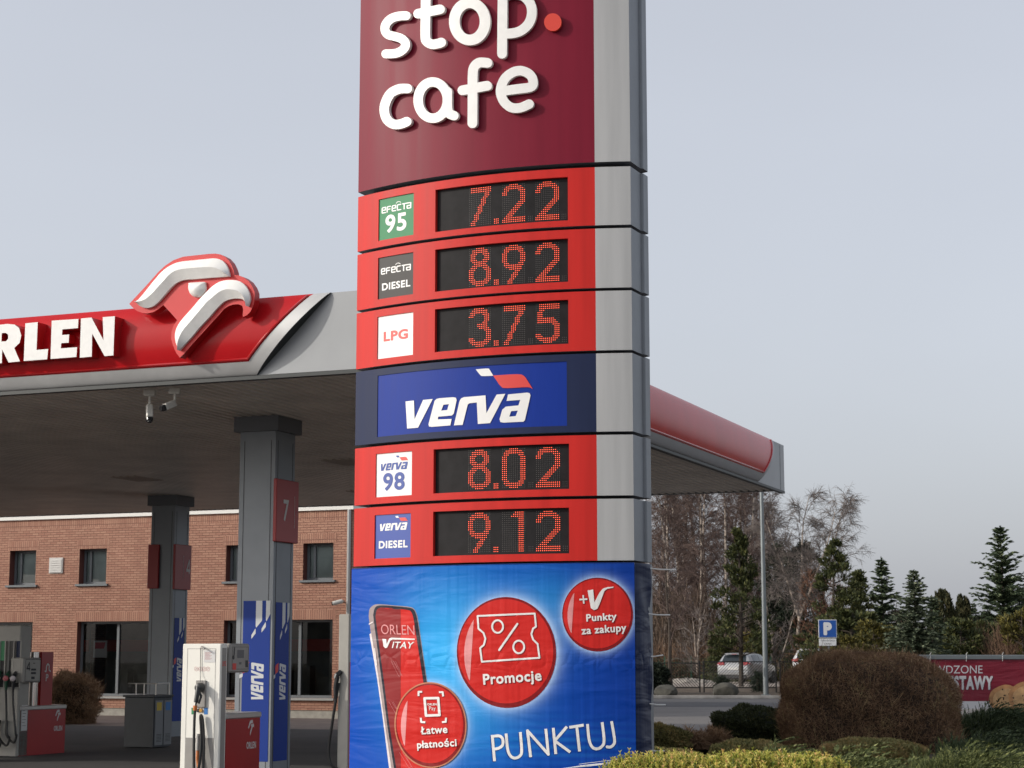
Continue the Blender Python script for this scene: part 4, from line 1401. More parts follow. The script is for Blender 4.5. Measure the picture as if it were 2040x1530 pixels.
def glass_mat(name, tint, refl=0.14):
    m = bpy.data.materials.new(name)
    m.use_nodes = True
    nt = m.node_tree
    nt.nodes.remove(nt.nodes['Principled BSDF'])
    t = nt.nodes.new('ShaderNodeBsdfTransparent'); t.inputs[0].default_value = (*tint, 1)
    g = nt.nodes.new('ShaderNodeBsdfGlossy'); g.inputs['Roughness'].default_value = 0.015
    mx = nt.nodes.new('ShaderNodeMixShader'); fr = nt.nodes.new('ShaderNodeFresnel'); fr.inputs[0].default_value = 1.5
    ad = nt.nodes.new('ShaderNodeMath'); ad.operation = 'ADD'; ad.inputs[1].default_value = refl
    nt.links.new(fr.outputs[0], ad.inputs[0]); nt.links.new(ad.outputs[0], mx.inputs[0])
    nt.links.new(t.outputs[0], mx.inputs[1]); nt.links.new(g.outputs[0], mx.inputs[2])
    nt.links.new(mx.outputs[0], nt.nodes['Material Output'].inputs['Surface'])
    return m
M_GLASS = glass_mat('window_glass', (0.68, 0.72, 0.70), 0.0)

b0 = at(697, 1424, 49.6)
BP = Plane(b0[:2], E1)                           # s = 0 at the right corner, negative to the left
shop = thing('brick_shop', (b0[0], b0[1], 0), 'two storey red brick petrol station shop with dark windows behind the canopy', 'building', rz=-TH)
H_ROOF = BP.inv(450, 1016)[1]
BL_, BD_ = 40.0, 14.0
zb_ = lambda v, u=430: BP.inv(u, v)[1]
sx_ = lambda u, v: BP.inv(u, v)[0]
UPZ = (zb_(1159), zb_(1087)); LOZ = (zb_(1389), zb_(1236))
GAP = (sx_(604, 1110) - sx_(158, 1120)) / 3.0
up0 = sx_(158, 1120)
upw = sx_(664, 1110) - sx_(604, 1110)
up_w = [(up0 + GAP * k, up0 + GAP * k + upw) for k in range(-6, 4)]
lo_w = [(sx_(152, 1300), sx_(303, 1300)), (sx_(585, 1300), sx_(662, 1300)), (sx_(445, 1300), sx_(500, 1300)), (sx_(-60, 1300), sx_(63, 1300)), (sx_(-330, 1300), sx_(-140, 1300))]
lo_w[1] = (sx_(520, 1300), lo_w[1][1]); lo_w[2] = (sx_(445, 1300), sx_(508, 1300))
wins = [(a, b, *UPZ, 'up') for a, b in up_w] + [(a, b, *LOZ, 'lo') for a, b in lo_w]
mb = MB()
ss = sorted({-BL_, 0.0} | {w[k] for w in wins for k in (0, 1)})
zs = sorted({0.22, H_ROOF - 0.10, *UPZ, *LOZ})
for i in range(len(ss) - 1):
    for j in range(len(zs) - 1):
        cs, cz = (ss[i] + ss[i + 1]) / 2, (zs[j] + zs[j + 1]) / 2
        if any(a < cs < b and c < cz < d for a, b, c, d, _ in wins):
            continue
        mb.quad(BP.pt(ss[i], zs[j]), BP.pt(ss[i + 1], zs[j]), BP.pt(ss[i + 1], zs[j + 1]), BP.pt(ss[i], zs[j + 1]))
bk = lambda s, d, z: BP.pt(s, z, -d)
mb.quad(bk(0, 0, .22), bk(0, BD_, .22), bk(0, BD_, H_ROOF - .1), bk(0, 0, H_ROOF - .1))
mb.quad(bk(-BL_, BD_, .22), bk(-BL_, 0, .22), bk(-BL_, 0, H_ROOF - .1), bk(-BL_, BD_, H_ROOF - .1))
mb.quad(bk(0, BD_, .22), bk(-BL_, BD_, .22), bk(-BL_, BD_, H_ROOF - .1), bk(0, BD_, H_ROOF - .1))
wall = mb.build('brick_wall', M_BRICK, shop)
MB().box(bk(-BL_, 0.02, 0), e1v * (BL_ - 0.02), e2v * (BD_ - 0.04), zv * 0.22).build('plinth', M_PLINTH, shop)
mb = MB().box(bk(-BL_ - .06, -0.07, H_ROOF - 0.10), e1v * (BL_ + 0.12), e2v * (BD_ + 0.14), zv * 0.10)
mb.build('roof_coping', M_COPE, shop)
m_ = MB().quad(BP.pt(-BL_, H_ROOF - .36, .004), BP.pt(0, H_ROOF - .36, .004), BP.pt(0, H_ROOF - .10, .004), BP.pt(-BL_, H_ROOF - .10, .004))
for a, b, c, d, k in wins:
    m_.quad(BP.pt(a - .1, d, .004), BP.pt(b + .1, d, .004), BP.pt(b + .1, d + .26, .004), BP.pt(a - .1, d + .26, .004))
m_.build('soldier_courses', M_SOLD, wall)
for a, b, c, d, k in wins:
    r_ = MB()
    D = 0.24 if k == 'up' else 0.20
    r_.quad(bk(a, 0, c), bk(a, D, c), bk(a, D, d), bk(a, 0, d)); r_.quad(bk(b, D, c), bk(b, 0, c), bk(b, 0, d), bk(b, D, d))
    r_.quad(bk(a, 0, d), bk(a, D, d), bk(b, D, d), bk(b, 0, d)); r_.quad(bk(a, D, c), bk(a, 0, c), bk(b, 0, c), bk(b, D, c))
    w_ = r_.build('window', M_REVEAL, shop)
    f_ = MB()
    t = 0.07
    f_.box(bk(a, D, c), e1v * t, e2v * .06, zv * (d - c)); f_.box(bk(b - t, D, c), e1v * t, e2v * .06, zv * (d - c))
    f_.box(bk(a + t, D, c), e1v * (b - a - 2 * t), e2v * .06, zv * t); f_.box(bk(a + t, D, d - t), e1v * (b - a - 2 * t), e2v * .06, zv * t)
    if k == 'up':
        f_.box(bk(a + (b - a) * .22, D - .01, c + t), e1v * .06, e2v * .06, zv * (d - c - 2 * t))
    elif b - a > 1.2:
        n_ = max(2, round((b - a) / 1.15))
        for q_ in range(1, n_):
            f_.box(bk(a + (b - a) * q_ / n_ - .04, D - .015, c + t), e1v * .08, e2v * .07, zv * (d - c - 2 * t))
    f_.build('window_frame', M_FRAME, w_)
    MB().quad(bk(a + t, D + .03, c + t), bk(b - t, D + .03, c + t), bk(b - t, D + .03, d - t), bk(a + t, D + .03, d - t)).build('pane', M_GLASS, w_)
    s_ = MB().box(bk(a - .08, -.07, c - .06), e1v * (b - a + .16), e2v * (D + .07), zv * .058)
    s_.build('sill', M_FRAME if k == 'up' else M_SILLW, w_)
    i_ = MB()
    if k == 'up':
        i_.quad(bk(a, D + .07, c), bk(b, D + .07, c), bk(b, D + .07, d), bk(a, D + .07, d), 0)
        i_.build('blind', M_BLIND, w_)
    else:
        dd = 2.2
        i_.quad(bk(a - .5, dd, c - .6), bk(b + .5, dd, c - .6), bk(b + .5, dd, d + .3), bk(a - .5, dd, d + .3), 0)
        zz = c + (d - c) * .60
        i_.box(bk(a - .45, dd - .06, zz), e1v * (b - a + .9), e2v * .05, zv * .34, 1)
        random.seed(int(a * 10) % 97)
        for q_ in range(3):
            xx = a + (b - a) * (0.15 + 0.28 * q_)
            i_.box(bk(xx, 1.3 + .2 * q_, c - .3), e1v * .5, e2v * .3, zv * (0.7 + 0.5 * random.random()), 0)
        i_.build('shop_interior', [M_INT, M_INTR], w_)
for pts, nm in (([bk(-.07, -.055, 0), bk(-.07, -.055, H_ROOF - .1)], 'downpipe'),):
    MB().tube(pts, .05, 8).build(nm, M_PIPE, shop, smooth=True)
vt = MB()
va, vb, vz0, vz1 = sx_(99, 1125), sx_(126, 1125), BP.inv(112, 1142)[1], BP.inv(112, 1111)[1]
vt.box(BP.pt(va, vz0, .03), e1v * (vb - va), e2v * .03, zv * (vz1 - vz0), 0)
for k in range(6):
    z = vz0 + .03 + (vz1 - vz0 - .06) * k / 6
    vt.add([BP.pt(va + .03, z, .05), BP.pt(vb - .03, z, .05), BP.pt(vb - .03, z + .06, .032), BP.pt(va + .03, z + .06, .032)], [(0, 1, 2, 3)])
vt.build('vent_grille', mat('vent_white', (0.52, 0.50, 0.47), .6), shop)
# poster behind the shop glass and a wall camera at the corner
mb = MB()
pa, pb_, pz0, pz1 = sx_(175, 1300), sx_(202, 1300), BP.inv(188, 1310)[1], BP.inv(188, 1276)[1]
M_POST = mat('poster_paper', (0.42, 0.40, 0.42), 0.6); M_POSTR = mat('poster_red', (0.35, 0.05, 0.08), 0.6)
mb.quad(bk(pa, .27, pz0), bk(pb_, .27, pz0), bk(pb_, .27, pz1), bk(pa, .27, pz1), 0)
mb.quad(bk(pa + .05, .265, pz0 + .25), bk(pb_ - .1, .265, pz0 + .25), bk(pb_ - .05, .265, pz1 - .05), bk(pa + .05, .265, pz1 - .05), 1)
tag(mb.build('poster', [M_POST, M_POSTR]), 'pink and white poster hanging behind the shop window glass', 'poster')
p = Vector(BP.pt(sx_(684, 1198), BP.inv(684, 1198)[1], 0.0))
nB = -e2v
wc = thing('wall_camera', p, 'small white camera on an arm by the brick corner', 'security camera')
MB().tube([p, p + nB * .16, p + nB * .22 - zv * .02], .025, 8).build('arm', M_CAMW, wc)
d_ = (nB * .4 - e1v * .9 - zv * .25).normalized()
MB().rev(p + nB * .24 + e1v * .1, d_, [(0, .05), (.02, .06), (.26, .06), (.27, .05)], 12).build('housing', M_CAMW, wc, smooth=True)
MB().rev(p + nB * .24 + e1v * .1 + d_ * .271, d_, [(0, .052), (.03, .045)], 12).build('lens', M_CAMB, wc, smooth=True)

# ================================================================== GROUND
def ground_mat(name, a, b, scale, rough=0.9, bump=0.004, fine=60.0):
    m = bpy.data.materials.new(name)
    m.use_nodes = True
    nt = m.node_tree
    B = nt.nodes['Principled BSDF']; B.inputs['Roughness'].default_value = rough
    tc = nt.nodes.new('ShaderNodeTexCoord')
    n1 = nt.nodes.new('ShaderNodeTexNoise'); n1.inputs['Scale'].default_value = scale; n1.inputs['Detail'].default_value = 8; n1.inputs['Roughness'].default_value = 0.65
    n2 = nt.nodes.new('ShaderNodeTexNoise'); n2.inputs['Scale'].default_value = fine; n2.inputs['Detail'].default_value = 3
    r = nt.nodes.new('ShaderNodeValToRGB')
    r.color_ramp.elements[0].position = 0.32; r.color_ramp.elements[0].color = (*a, 1)
    r.color_ramp.elements[1].position = 0.68; r.color_ramp.elements[1].color = (*b, 1)
    ad = nt.nodes.new('ShaderNodeMath'); ad.operation = 'MULTIPLY_ADD'; ad.inputs[1].default_value = 0.35
    sb = nt.nodes.new('ShaderNodeMath'); sb.operation = 'SUBTRACT'; sb.inputs[1].default_value = 0.175
    L = nt.links.new
    L(tc.outputs['Object'], n1.inputs[0]); L(tc.outputs['Object'], n2.inputs[0])
    L(n2.outputs[0], ad.inputs[0]); L(n1.outputs[0], ad.inputs[2]); L(ad.outputs[0], sb.inputs[0]); L(sb.outputs[0], r.inputs[0]); L(r.outputs[0], B.inputs['Base Color'])
    bp = nt.nodes.new('ShaderNodeBump'); bp.inputs['Distance'].default_value = bump
    L(n2.outputs[0], bp.inputs['Height']); L(bp.outputs[0], B.inputs['Normal'])
    return m
M_GRASS = ground_mat('field_ground', (0.055, 0.050, 0.025), (0.12, 0.095, 0.05), 0.12)
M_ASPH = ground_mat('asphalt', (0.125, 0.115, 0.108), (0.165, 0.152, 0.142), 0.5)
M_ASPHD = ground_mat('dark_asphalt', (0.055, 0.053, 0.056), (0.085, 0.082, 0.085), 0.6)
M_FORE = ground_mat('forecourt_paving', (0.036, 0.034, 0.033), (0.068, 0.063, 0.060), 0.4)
M_PAVE = ground_mat('brown_paving', (0.16, 0.125, 0.105), (0.24, 0.19, 0.16), 1.4)
M_SOIL = ground_mat('planting_soil', (0.035, 0.026, 0.018), (0.09, 0.065, 0.045), 1.5, bump=0.02, fine=25)
M_VERGE = ground_mat('leafy_verge', (0.035, 0.026, 0.018), (0.095, 0.068, 0.045), 0.9, bump=0.02, fine=14)
M_GRAVEL = ground_mat('parking_gravel', (0.20, 0.165, 0.14), (0.31, 0.265, 0.225), 0.9)
M_KERB = mat('kerb_stone', (0.30, 0.285, 0.265), 0.85, noise=0.35, nscale=2.5)

def sheet(name, pts, z, m, kind='structure'):
    o = MB().add([(x, y, z) for x, y in pts], [list(range(len(pts)))]).build(name, m)
    o['kind'] = kind
    return o
sheet('ground', [(-2500, -200), (2500, -200), (2500, 5000), (-2500, 5000)], 0.0, M_GRASS)
sheet('asphalt_lot', [(-60, -40), (80, -40), (80, 73.1), (-60, 73.1)], 0.004, M_ASPH)
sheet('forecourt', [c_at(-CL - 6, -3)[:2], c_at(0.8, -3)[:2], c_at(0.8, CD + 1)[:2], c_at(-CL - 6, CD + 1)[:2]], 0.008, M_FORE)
sheet('shop_paving', [c_at(-CL - 6, CD + 1.0)[:2], c_at(1.5, CD + 1.0)[:2], BP.pt(1.2, 0, 0.0)[:2], BP.pt(-BL_, 0, 0.0)[:2]], 0.008, M_PAVE)
sheet('dark_road_patch', [(2, 61.5), (60, 60.2), (60, 73.1), (2, 73.1)], 0.008, M_ASPHD)
MB().box((-2, 73.1, 0.0), (70, 0, 0), (0, 0.18, 0), (0, 0, 0.13), bev=0.02).build('kerb', M_KERB)['kind'] = 'structure'
MB().box((-2, 73.28, 0.0), (70, 0, 0), (0, 7.7, 0), (0, 0, 0.12)).build('verge', M_VERGE)['kind'] = 'structure'
MB().box((-2, 81.0, 0.0), (70, 0, 0), (0, 20.5, 0), (0, 0, 0.35)).build('parking_surface', M_GRAVEL)['kind'] = 'structure'
sheet('planting_bed', [(-4, 10.5), (14, 10.5), (16, 39), (2.2, 39), (-2.5, 17.5), (-4, 17.5)], 0.008, M_SOIL)

# ================================================================== FUEL DISPENSERS
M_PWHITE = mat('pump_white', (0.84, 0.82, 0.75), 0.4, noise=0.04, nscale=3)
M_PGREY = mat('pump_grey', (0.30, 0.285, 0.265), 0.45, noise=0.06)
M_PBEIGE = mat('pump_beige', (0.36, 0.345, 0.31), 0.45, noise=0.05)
M_PRED = mat('pump_red', (0.36, 0.012, 0.013), 0.35, coat=0.2, noise=0.08, nscale=2)
M_PSTEEL = mat('pump_steel', (0.52, 0.50, 0.47), 0.35, metal=0.4)
M_RUBBER = mat('hose_rubber', (0.014, 0.014, 0.014), 0.45)
M_DARKP = mat('dark_plastic', (0.02, 0.021, 0.023), 0.4)
M_SCREEN = mat('pump_screen', (0.10, 0.10, 0.11), 0.3)
M_BRASS = mat('brass', (0.5, 0.28, 0.08), 0.35, metal=0.8)
M_ORANGE = mat('orange_coupling', (0.55, 0.16, 0.03), 0.5)
M_PAPER = mat('paper_notice', (0.66, 0.65, 0.64), 0.7)
M_GRNST = mat('green_sticker', (0.03, 0.25, 0.10), 0.5)
M_BLUST = mat('blue_sticker', (0.03, 0.18, 0.50), 0.5)
M_CHROME = mat('chrome', (0.75, 0.73, 0.70), 0.12, metal=1.0)
M_GREENH = mat('green_nozzle', (0.012, 0.07, 0.035), 0.4)
M_INK = mat('dark_ink', (0.03, 0.03, 0.035), 0.6)
M_PINK = mat('red_outline_ink', (0.45, 0.15, 0.15), 0.6)

def bird_mark(mb, surf, s0, z0, w, h, off, m):
    """small flat version of the emblem: wing, eye, beak"""
    f = lambda p: (s0 + (p[0] - 300) / 1340.0 * w, z0 + (1285 - p[1]) / 1080.0 * h)
    fn = lambda s, z, d: surf.pt(s, z, d)
    for q_ in (W_UP + W_LO[::-1][1:-1], K_UP + K_LO[::-1][1:-1], EYE):
        relief(mb, union([[f(p) for p in q_]]), fn, None, off, m)

def red_cabinet(root, P, s0, s1, z0, z1, depth, mark_s, notice=None):
    """low red cabinet whose face lies on plane P"""
    c = MB()
    d = Vector((*P.d, 0)); n_ = Vector((*P.n, 0))
    c.box(Vector(P.pt(s0, z0, -depth)), n_ * depth, d * (s1 - s0), zv * (z1 - z0 - .07), 0)
    h = z1 - z0
    bird_mark(c, P, mark_s, z1 - h * .34, .15, .20, .002, 1)
    lettering_sz(c, P, 'ORLEN', mark_s - .03, z1 - h * .34 - .16, .24, .085, .002, 1, bold=.07)
    o = c.build('red_cabinet', [M_PRED, M_PAPER], root)
    MB().box(Vector(P.pt(s0 - .005, z1 - .07, -depth - .005)), n_ * (depth + .02), d * (s1 - s0 + .02), zv * .07, bev=.012).build('cabinet_lid', M_PSTEEL, root)
    if notice:
        q_ = MB().box(Vector(P.pt(notice[0], notice[1], .001)), n_ * .003, d * .16, zv * .42, 0)
        for k in range(7):
            q_.quad(P.pt(notice[0] + .02, notice[1] + .38 - k * .05, .0045), P.pt(notice[0] + .12 - .03 * (k % 2), notice[1] + .38 - k * .05, .0045),
                    P.pt(notice[0] + .12 - .03 * (k % 2), notice[1] + .386 - k * .05, .0045), P.pt(notice[0] + .02, notice[1] + .386 - k * .05, .0045), 1)
        q_.build('paper_notice', [M_PAPER, M_INK], root)
    return o

def hose(pts, r=.016):
    P = [Vector(p) for p in pts]
    out = []
    for i in range(len(P) - 1):
        p = [P[max(i - 1, 0)], P[i], P[i + 1], P[min(i + 2, len(P) - 1)]]
        for k in range(8):
            t = k / 8
            out.append(0.5 * (2 * p[1] + (p[2] - p[0]) * t + (2 * p[0] - 5 * p[1] + 4 * p[2] - p[3]) * t * t + (-p[0] + 3 * p[1] - 3 * p[2] + p[3]) * t ** 3))
    out.append(P[-1])
    return MB().tube(out, r, 8)

# ---- gas dispenser in the sun
YL = 23.0
g0 = at(438, 1400, YL)
GF, GS = Plane(g0[:2], E1), Plane(g0[:2], E2)
gz = lambda u, v: GF.inv(u, v)[1]
gs = lambda u, v: GF.inv(u, v)[0]
gas = thing('gas_dispenser', (g0[0], g0[1], 0), 'white sunlit gas dispenser with black nozzle and low red cabinet', 'fuel dispenser')
GW = -gs(361, 1400)
GT = gz(400, 1282.5)
body = MB()
body.box(GF.pt(-GW, 0.0, -.16), e1v * GW, e2v * .001 + (-e2v) * .161, zv * GT, 0) if False else body.box(c_at(0, 0, 0), e1v, e2v, zv) if False else None
body.box(Vector(GF.pt(-GW, 0, 0)), e1v * GW, e2v * .16, zv * GT, 0, bev=.012)
ln = lambda a, b, c, d, m_: body.quad(GF.pt(a, b, .002), GF.pt(c, b, .002), GF.pt(c, d, .002), GF.pt(a, d, .002), m_)
xl, xr, zt_, zm = -GW * .87, -GW * .13, gz(400, 1292), gz(400, 1471)
for a, b, c, d in ((xl, 0.1, xl + .005, zt_), (xr - .005, 0.1, xr, zt_), (xl, zt_ - .005, xr, zt_), (xl, zm, xr, zm + .006)):
    ln(a, b, c, d, 1)
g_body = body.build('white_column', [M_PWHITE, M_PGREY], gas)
MB().box(GF.pt(xl + .005, .1, .004), e1v * (xr - xl - .01), e2v * .003, zv * (zm - .1)).build('grey_kick_panel', M_PGREY, gas)
GC_ = lambda x, y: (340 + x * .17647, 1260 + y * .17647)
def on_g(x, y, off=0.0):
    s, z = GF.inv(*GC_(x, y), off)
    return GF.pt(s, z, off)
m_ = MB()
P3 = lambda x, y, o_=.003: on_g(x, y, o_)
m_.quad(P3(375, 338), P3(502, 338), P3(502, 200), P3(375, 200), 0)
for k in range(8):
    m_.quad(P3(385, 228 + 11 * k, .004), P3(462 - 12 * (k % 3), 228 + 11 * k, .004), P3(462 - 12 * (k % 3), 225 + 11 * k, .004), P3(385, 225 + 11 * k, .004), 1)
m_.build('paper_notice', [M_PAPER, M_PINK], gas)
m_ = MB()
for cx in (288, 333, 377, 421):
    pl = strokes([[(cx + 20 * math.cos(a), -(412 + 23 * math.sin(a))) for a in [2 * math.pi * k / 20 for k in range(20)]]], 3, closed=True) + strokes([[(cx - 6, -420), (cx + 5, -402)]], 4)
    V_, T_ = union(pl)
    relief(m_, (V_, T_), lambda x, y, d: on_g(x, -y, d), None, .003, 0)
m_.build('warning_pictograms', M_PINK, gas)
for x0, x1, m1, nm in ((234, 258, M_GRNST, 'green_sticker'), (376, 418, M_BLUST, 'blue_sticker')):
    MB().quad(P3(x0, 925), P3(x1, 925), P3(x1, 850), P3(x0, 850)).build(nm, m1, gas)
m_ = MB()
for x0, c_ in ((312, M_DARKP), (346, M_BRASS)):
    q_ = Vector(on_g(x0, 880))
    MB().rev(q_, -e2v, [(0, .024), (.02, .022), (.02, .012)], 12).build('valve_port', c_, gas, smooth=True)
hb = Vector(on_g(290, 845))
hd = MB().box(hb, e1v * (.145), -e2v * .03, zv * (Vector(on_g(290, 540)).z - hb.z), bev=.004) if False else MB()
hh = Vector(on_g(290, 540)).z - hb.z
hd.box(hb - e2v * .03, e1v * .14, e2v * .03, zv * hh, 0, bev=.006)
hd.build('nozzle_holder', M_PGREY, gas)
nz = MB()
a_ = Vector(on_g(335, 620, .06)); b_ = Vector(on_g(300, 700, .14)); c_ = Vector(on_g(285, 790, .15))
nz.rev(a_ + e2v * .03, -e2v, [(0, .05), (.02, .058), (.06, .058), (.09, .048), (.10, .03)], 18, 0)
nz.tube([a_ - e2v * .05, b_, c_], [.032, .030, .026], 10, 0)
nz.tube([a_ - zv * .04 - e2v * .04, Vector(on_g(345, 720, .09)), Vector(on_g(318, 800, .14))], [.018, .016, .014], 8, 0)
nz.build('nozzle', [M_DARKP], gas, smooth=True)
MB().tube([c_, Vector(on_g(278, 830, .15))], .020, 10).build('nozzle_swivel', M_CHROME, gas, smooth=True)
MB().tube([Vector(on_g(278, 825, .15)), Vector(on_g(274, 880, .15))], .026, 10).build('breakaway_coupling', M_ORANGE, gas, smooth=True)
H1 = [on_g(274, 880, .15), on_g(268, 1000, .15), on_g(262, 1250, .16), on_g(262, 1530, .16), on_g(268, 1750, .17), on_g(310, 1790, .16), on_g(350, 1700, .12), on_g(372, 1400, .07), on_g(372, 1150, .05),
      on_g(362, 1000, .05), on_g(350, 940, .05), on_g(336, 960, .05), on_g(345, 1150, .06), on_g(330, 1450, .10), on_g(290, 1620, .14), on_g(275, 1700, .15)]
hose(H1, .017).build('hose', M_RUBBER, gas, smooth=True)
vv = Vector(on_g(305, 1330, .03))
MB().rev(vv, zv, [(0, .030), (.09, .030), (.09, .022), (.16, .022), (.16, .030), (.20, .028)], 12).build('valve', M_PSTEEL, gas, smooth=True)
MB().tube([on_g(305, 1330, .03), on_g(300, 1420, .05), on_g(320, 1560, .05)], .02, 8).build('copper_pipe', M_ORANGE, gas, smooth=True)
MB().tube([on_g(338, 170, .012), on_g(336, 430, .014), on_g(335, 560, .05)], .004, 5).build('holder_cord', M_DARKP, gas)
MB().tube([on_g(350, 160, .0), on_g(352, 163, .05), on_g(380, 185, .07)], .012, 8).build('cord_hook', M_PGREY, gas, smooth=True)
# right-hand face: dark strip, display head, red cabinet
GSd = lambda u, v: GS.inv(u, v)
dh = MB()
d0s, d1s = .20, GSd(496, 1310)[0]
dz0, dz1 = GSd(470, 1340)[1], GSd(470, 1282)[1]
dh.box(GS.pt(d0s, dz0, -.28), e1v * .29, e2v * (d1s - d0s), zv * (dz1 - dz0), 0, bev=.02)
fw = d1s - d0s
Pq = lambda x, y, o_=.012: GS.pt(d0s + fw * x, dz0 + (dz1 - dz0) * y, o_)
def rect(mb, x0, x1, y0, y1, m_, o_=.012):
    mb.quad(Pq(x0, y0, o_), Pq(x1, y0, o_), Pq(x1, y1, o_), Pq(x0, y1, o_), m_)
pl = strokes([[(.12, .12), (.92, .12), (.92, .88), (.12, .88)]], .012, closed=True)
relief(dh, union(pl), lambda x, y, d: Pq(x, y, d), None, .0115, 2)
rect(dh, .36, .70, .50, .78, 1); rect(dh, .46, .58, .28, .36, 1); rect(dh, .78, .92, .18, .42, 2)
rect(dh, .14, .32, .10, .32, 3)
relief(dh, union(strokes([[(.22, .85), (.20, .60)]], .05)), lambda x, y, d: Pq(x, y, d), None, .013, 2)
relief(dh, union([circ(.17, .52, .055, .075, 16)]), lambda x, y, d: Pq(x, y, d), None, .0135, 2)
dh.build('display_head', [M_PGREY, M_SCREEN, M_DARKP, M_REDINK], gas)
dsn = MB()
dsn.box(GS.pt(.03, .2, -.001), e1v * .004, e2v * .10, zv * (GT - .25), 0)
lettering_sz(dsn, GS, 'LPG', .035, gz(445, 1327), .09, .06, .0045, 1, bold=.05)
dsn.build('side_strip', [M_PGREY, M_REDINK], gas)
MB().box(GS.pt(.16, .1, -.30), e1v * .20, e2v * .12, zv * (GT - .2)).build('post', M_PGREY, gas)
cz1 = GSd(480, 1420)[1]
red_cabinet(gas, GS, .165, GSd(518, 1440)[0], 0.08, cz1, .40, GSd(494, 1450)[0])

# ---- pump partly hidden behind the pylon
h0 = at(695.5, 1300, 23.4)
HF_, HS_ = Plane(h0[:2], E1), Plane(h0[:2], E2)
pump7 = thing('fuel_pump', (h0[0], h0[1], 0), 'tall grey fuel pump with black hose partly hidden behind the pylon', 'fuel pump')
hw = -HF_.inv(674, 1300)[0]
hz = HF_.inv(690, 1223.5)[1]
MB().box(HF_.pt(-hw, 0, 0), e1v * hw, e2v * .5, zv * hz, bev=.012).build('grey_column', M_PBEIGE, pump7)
MB().box(HS_.pt(.02, .1, .001), e1v * .03, e2v * .9, zv * (hz - .7)).build('red_side', M_PRED, pump7)
hs = lambda u, v, o_: HF_.pt(HF_.inv(u, v, o_)[0], HF_.inv(u, v, o_)[1], o_)
hose([hs(675, 1360, .02), hs(669, 1395, .04), hs(662, 1440, .05), hs(656, 1480, .05), hs(655, 1505, .05), hs(660, 1524, .05), hs(672, 1532, .04)], .018).build('hose', M_RUBBER, pump7, smooth=True)
nz = MB()
nz.tube([hs(679, 1338, .0), hs(671, 1345, .05), hs(668, 1352, .06)], [.03, .034, .026], 8)
nz.tube([hs(672, 1348, .05), hs(668, 1370, .05), hs(668, 1392, .05)], [.030, .026, .02], 8)
nz.build('nozzle', M_DARKP, pump7, smooth=True)

# ---- multi-hose pump at the left edge
YP = 31.0
k0 = at(36, 1400, YP)
KF, KS = Plane(k0[:2], E1), Plane(k0[:2], E2)
pump4 = thing('fuel_pump', (k0[0], k0[1], 0), 'fuel pump number 4 in the shade with green nozzles and red pillar', 'fuel pump')
kz = lambda u, v: KF.inv(u, v)[1]
ks = lambda u, v: KF.inv(u, v)[0]
kw = 1.05
ktop = kz(20, 1246)
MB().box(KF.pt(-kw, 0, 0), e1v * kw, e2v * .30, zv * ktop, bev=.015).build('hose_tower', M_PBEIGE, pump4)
bays = [ks(3, 1400), ks(20, 1400), ks(34, 1400), ks(3, 1400) * 2 - ks(20, 1400)]
M_NB = mat('nozzle_bay', (0.012, 0.012, 0.013), 0.6)
M_SK = mat('bay_dark_label', (0.045, 0.042, 0.04), 0.5)
M_SB = mat('bay_navy_label', (0.02, 0.028, 0.075), 0.5)
M_GUARD = mat('nozzle_guard_white', (0.55, 0.50, 0.50), 0.4); M_GUARDR = mat('nozzle_guard_red', (0.45, 0.12, 0.13), 0.4)
for i, (sb, lab) in enumerate(zip(bays, (M_GRNST, M_SK, M_SB, M_SB))):
    w_ = .105
    zb0, zb1, zb2 = kz(20, 1369), kz(20, 1316), kz(20, 1277)
    b_ = MB().box(KF.pt(sb - w_ / 2, zb0, .004), e1v * w_, e2v * .002, zv * (zb1 - zb0), 0)
    b_.build('nozzle_bay', M_NB, pump4)
    MB().box(KF.pt(sb - w_ / 2, zb1, .004), e1v * w_, e2v * .002, zv * (zb2 - zb1)).build('grade_sticker', lab, pump4)
    MB().box(KF.pt(sb + w_ / 2 + .005, kz(20, 1372), .05), e1v * .02, e2v * .05, zv * (zb2 - kz(20, 1372))).build('bay_rib', M_PBEIGE, pump4)
    n_ = MB()
    t0 = Vector(KF.pt(sb - .03, kz(20, 1338), .02))
    n_.tube([t0, t0 - e2v * .10 - zv * .05 + e1v * .05, t0 - e2v * .13 - zv * .13 + e1v * .055], [.02, .035, .04], 8)
    n_.tube([t0 - e2v * .12 - zv * .12 + e1v * .05, t0 - e2v * .12 - zv * .30 + e1v * .04], [.04, .022], 8)
    nn = n_.build('nozzle', M_GREENH if i in (0, 1) else M_DARKP, pump4, smooth=True)
    MB().rev(t0 - e2v * .13 - zv * .11 + e1v * .045, (-e2v + e1v * .3), [(0, .05), (.035, .045), (.045, .02)], 12).build('nozzle_guard', M_GUARD if i != 1 else M_GUARDR, nn, smooth=True)
    hx = t0 - e2v * .12 - zv * .30 + e1v * .04
    zl = .16 + .05 * i
    hose([hx, hx - zv * .25 + e1v * .02, hx - zv * .7 + e1v * (.05 + .03 * i) - e2v * .03, (hx.x + .11 * E1[0], hx.y + .11 * E1[1], zl + .1), (hx.x + .05 * E1[0], hx.y + .05 * E1[1], zl - .02),
          KF.pt(sb - .16, zl + .12, .05), KF.pt(sb - .17, .6, .03)], .019).build('hose', M_RUBBER, pump4, smooth=True)
red_cabinet(pump4, KS, .06, KS.inv(130, 1440)[0], .0, KS.inv(90, 1405)[1], .55, KS.inv(110, 1430)[0], notice=(KS.inv(42, 1440)[0], KS.inv(42, 1456)[1]))
pz = KS.inv(90, 1299)[1]
m_ = MB()
pA, pB_ = KS.inv(82, 1350)[0], KS.inv(105, 1350)[0]
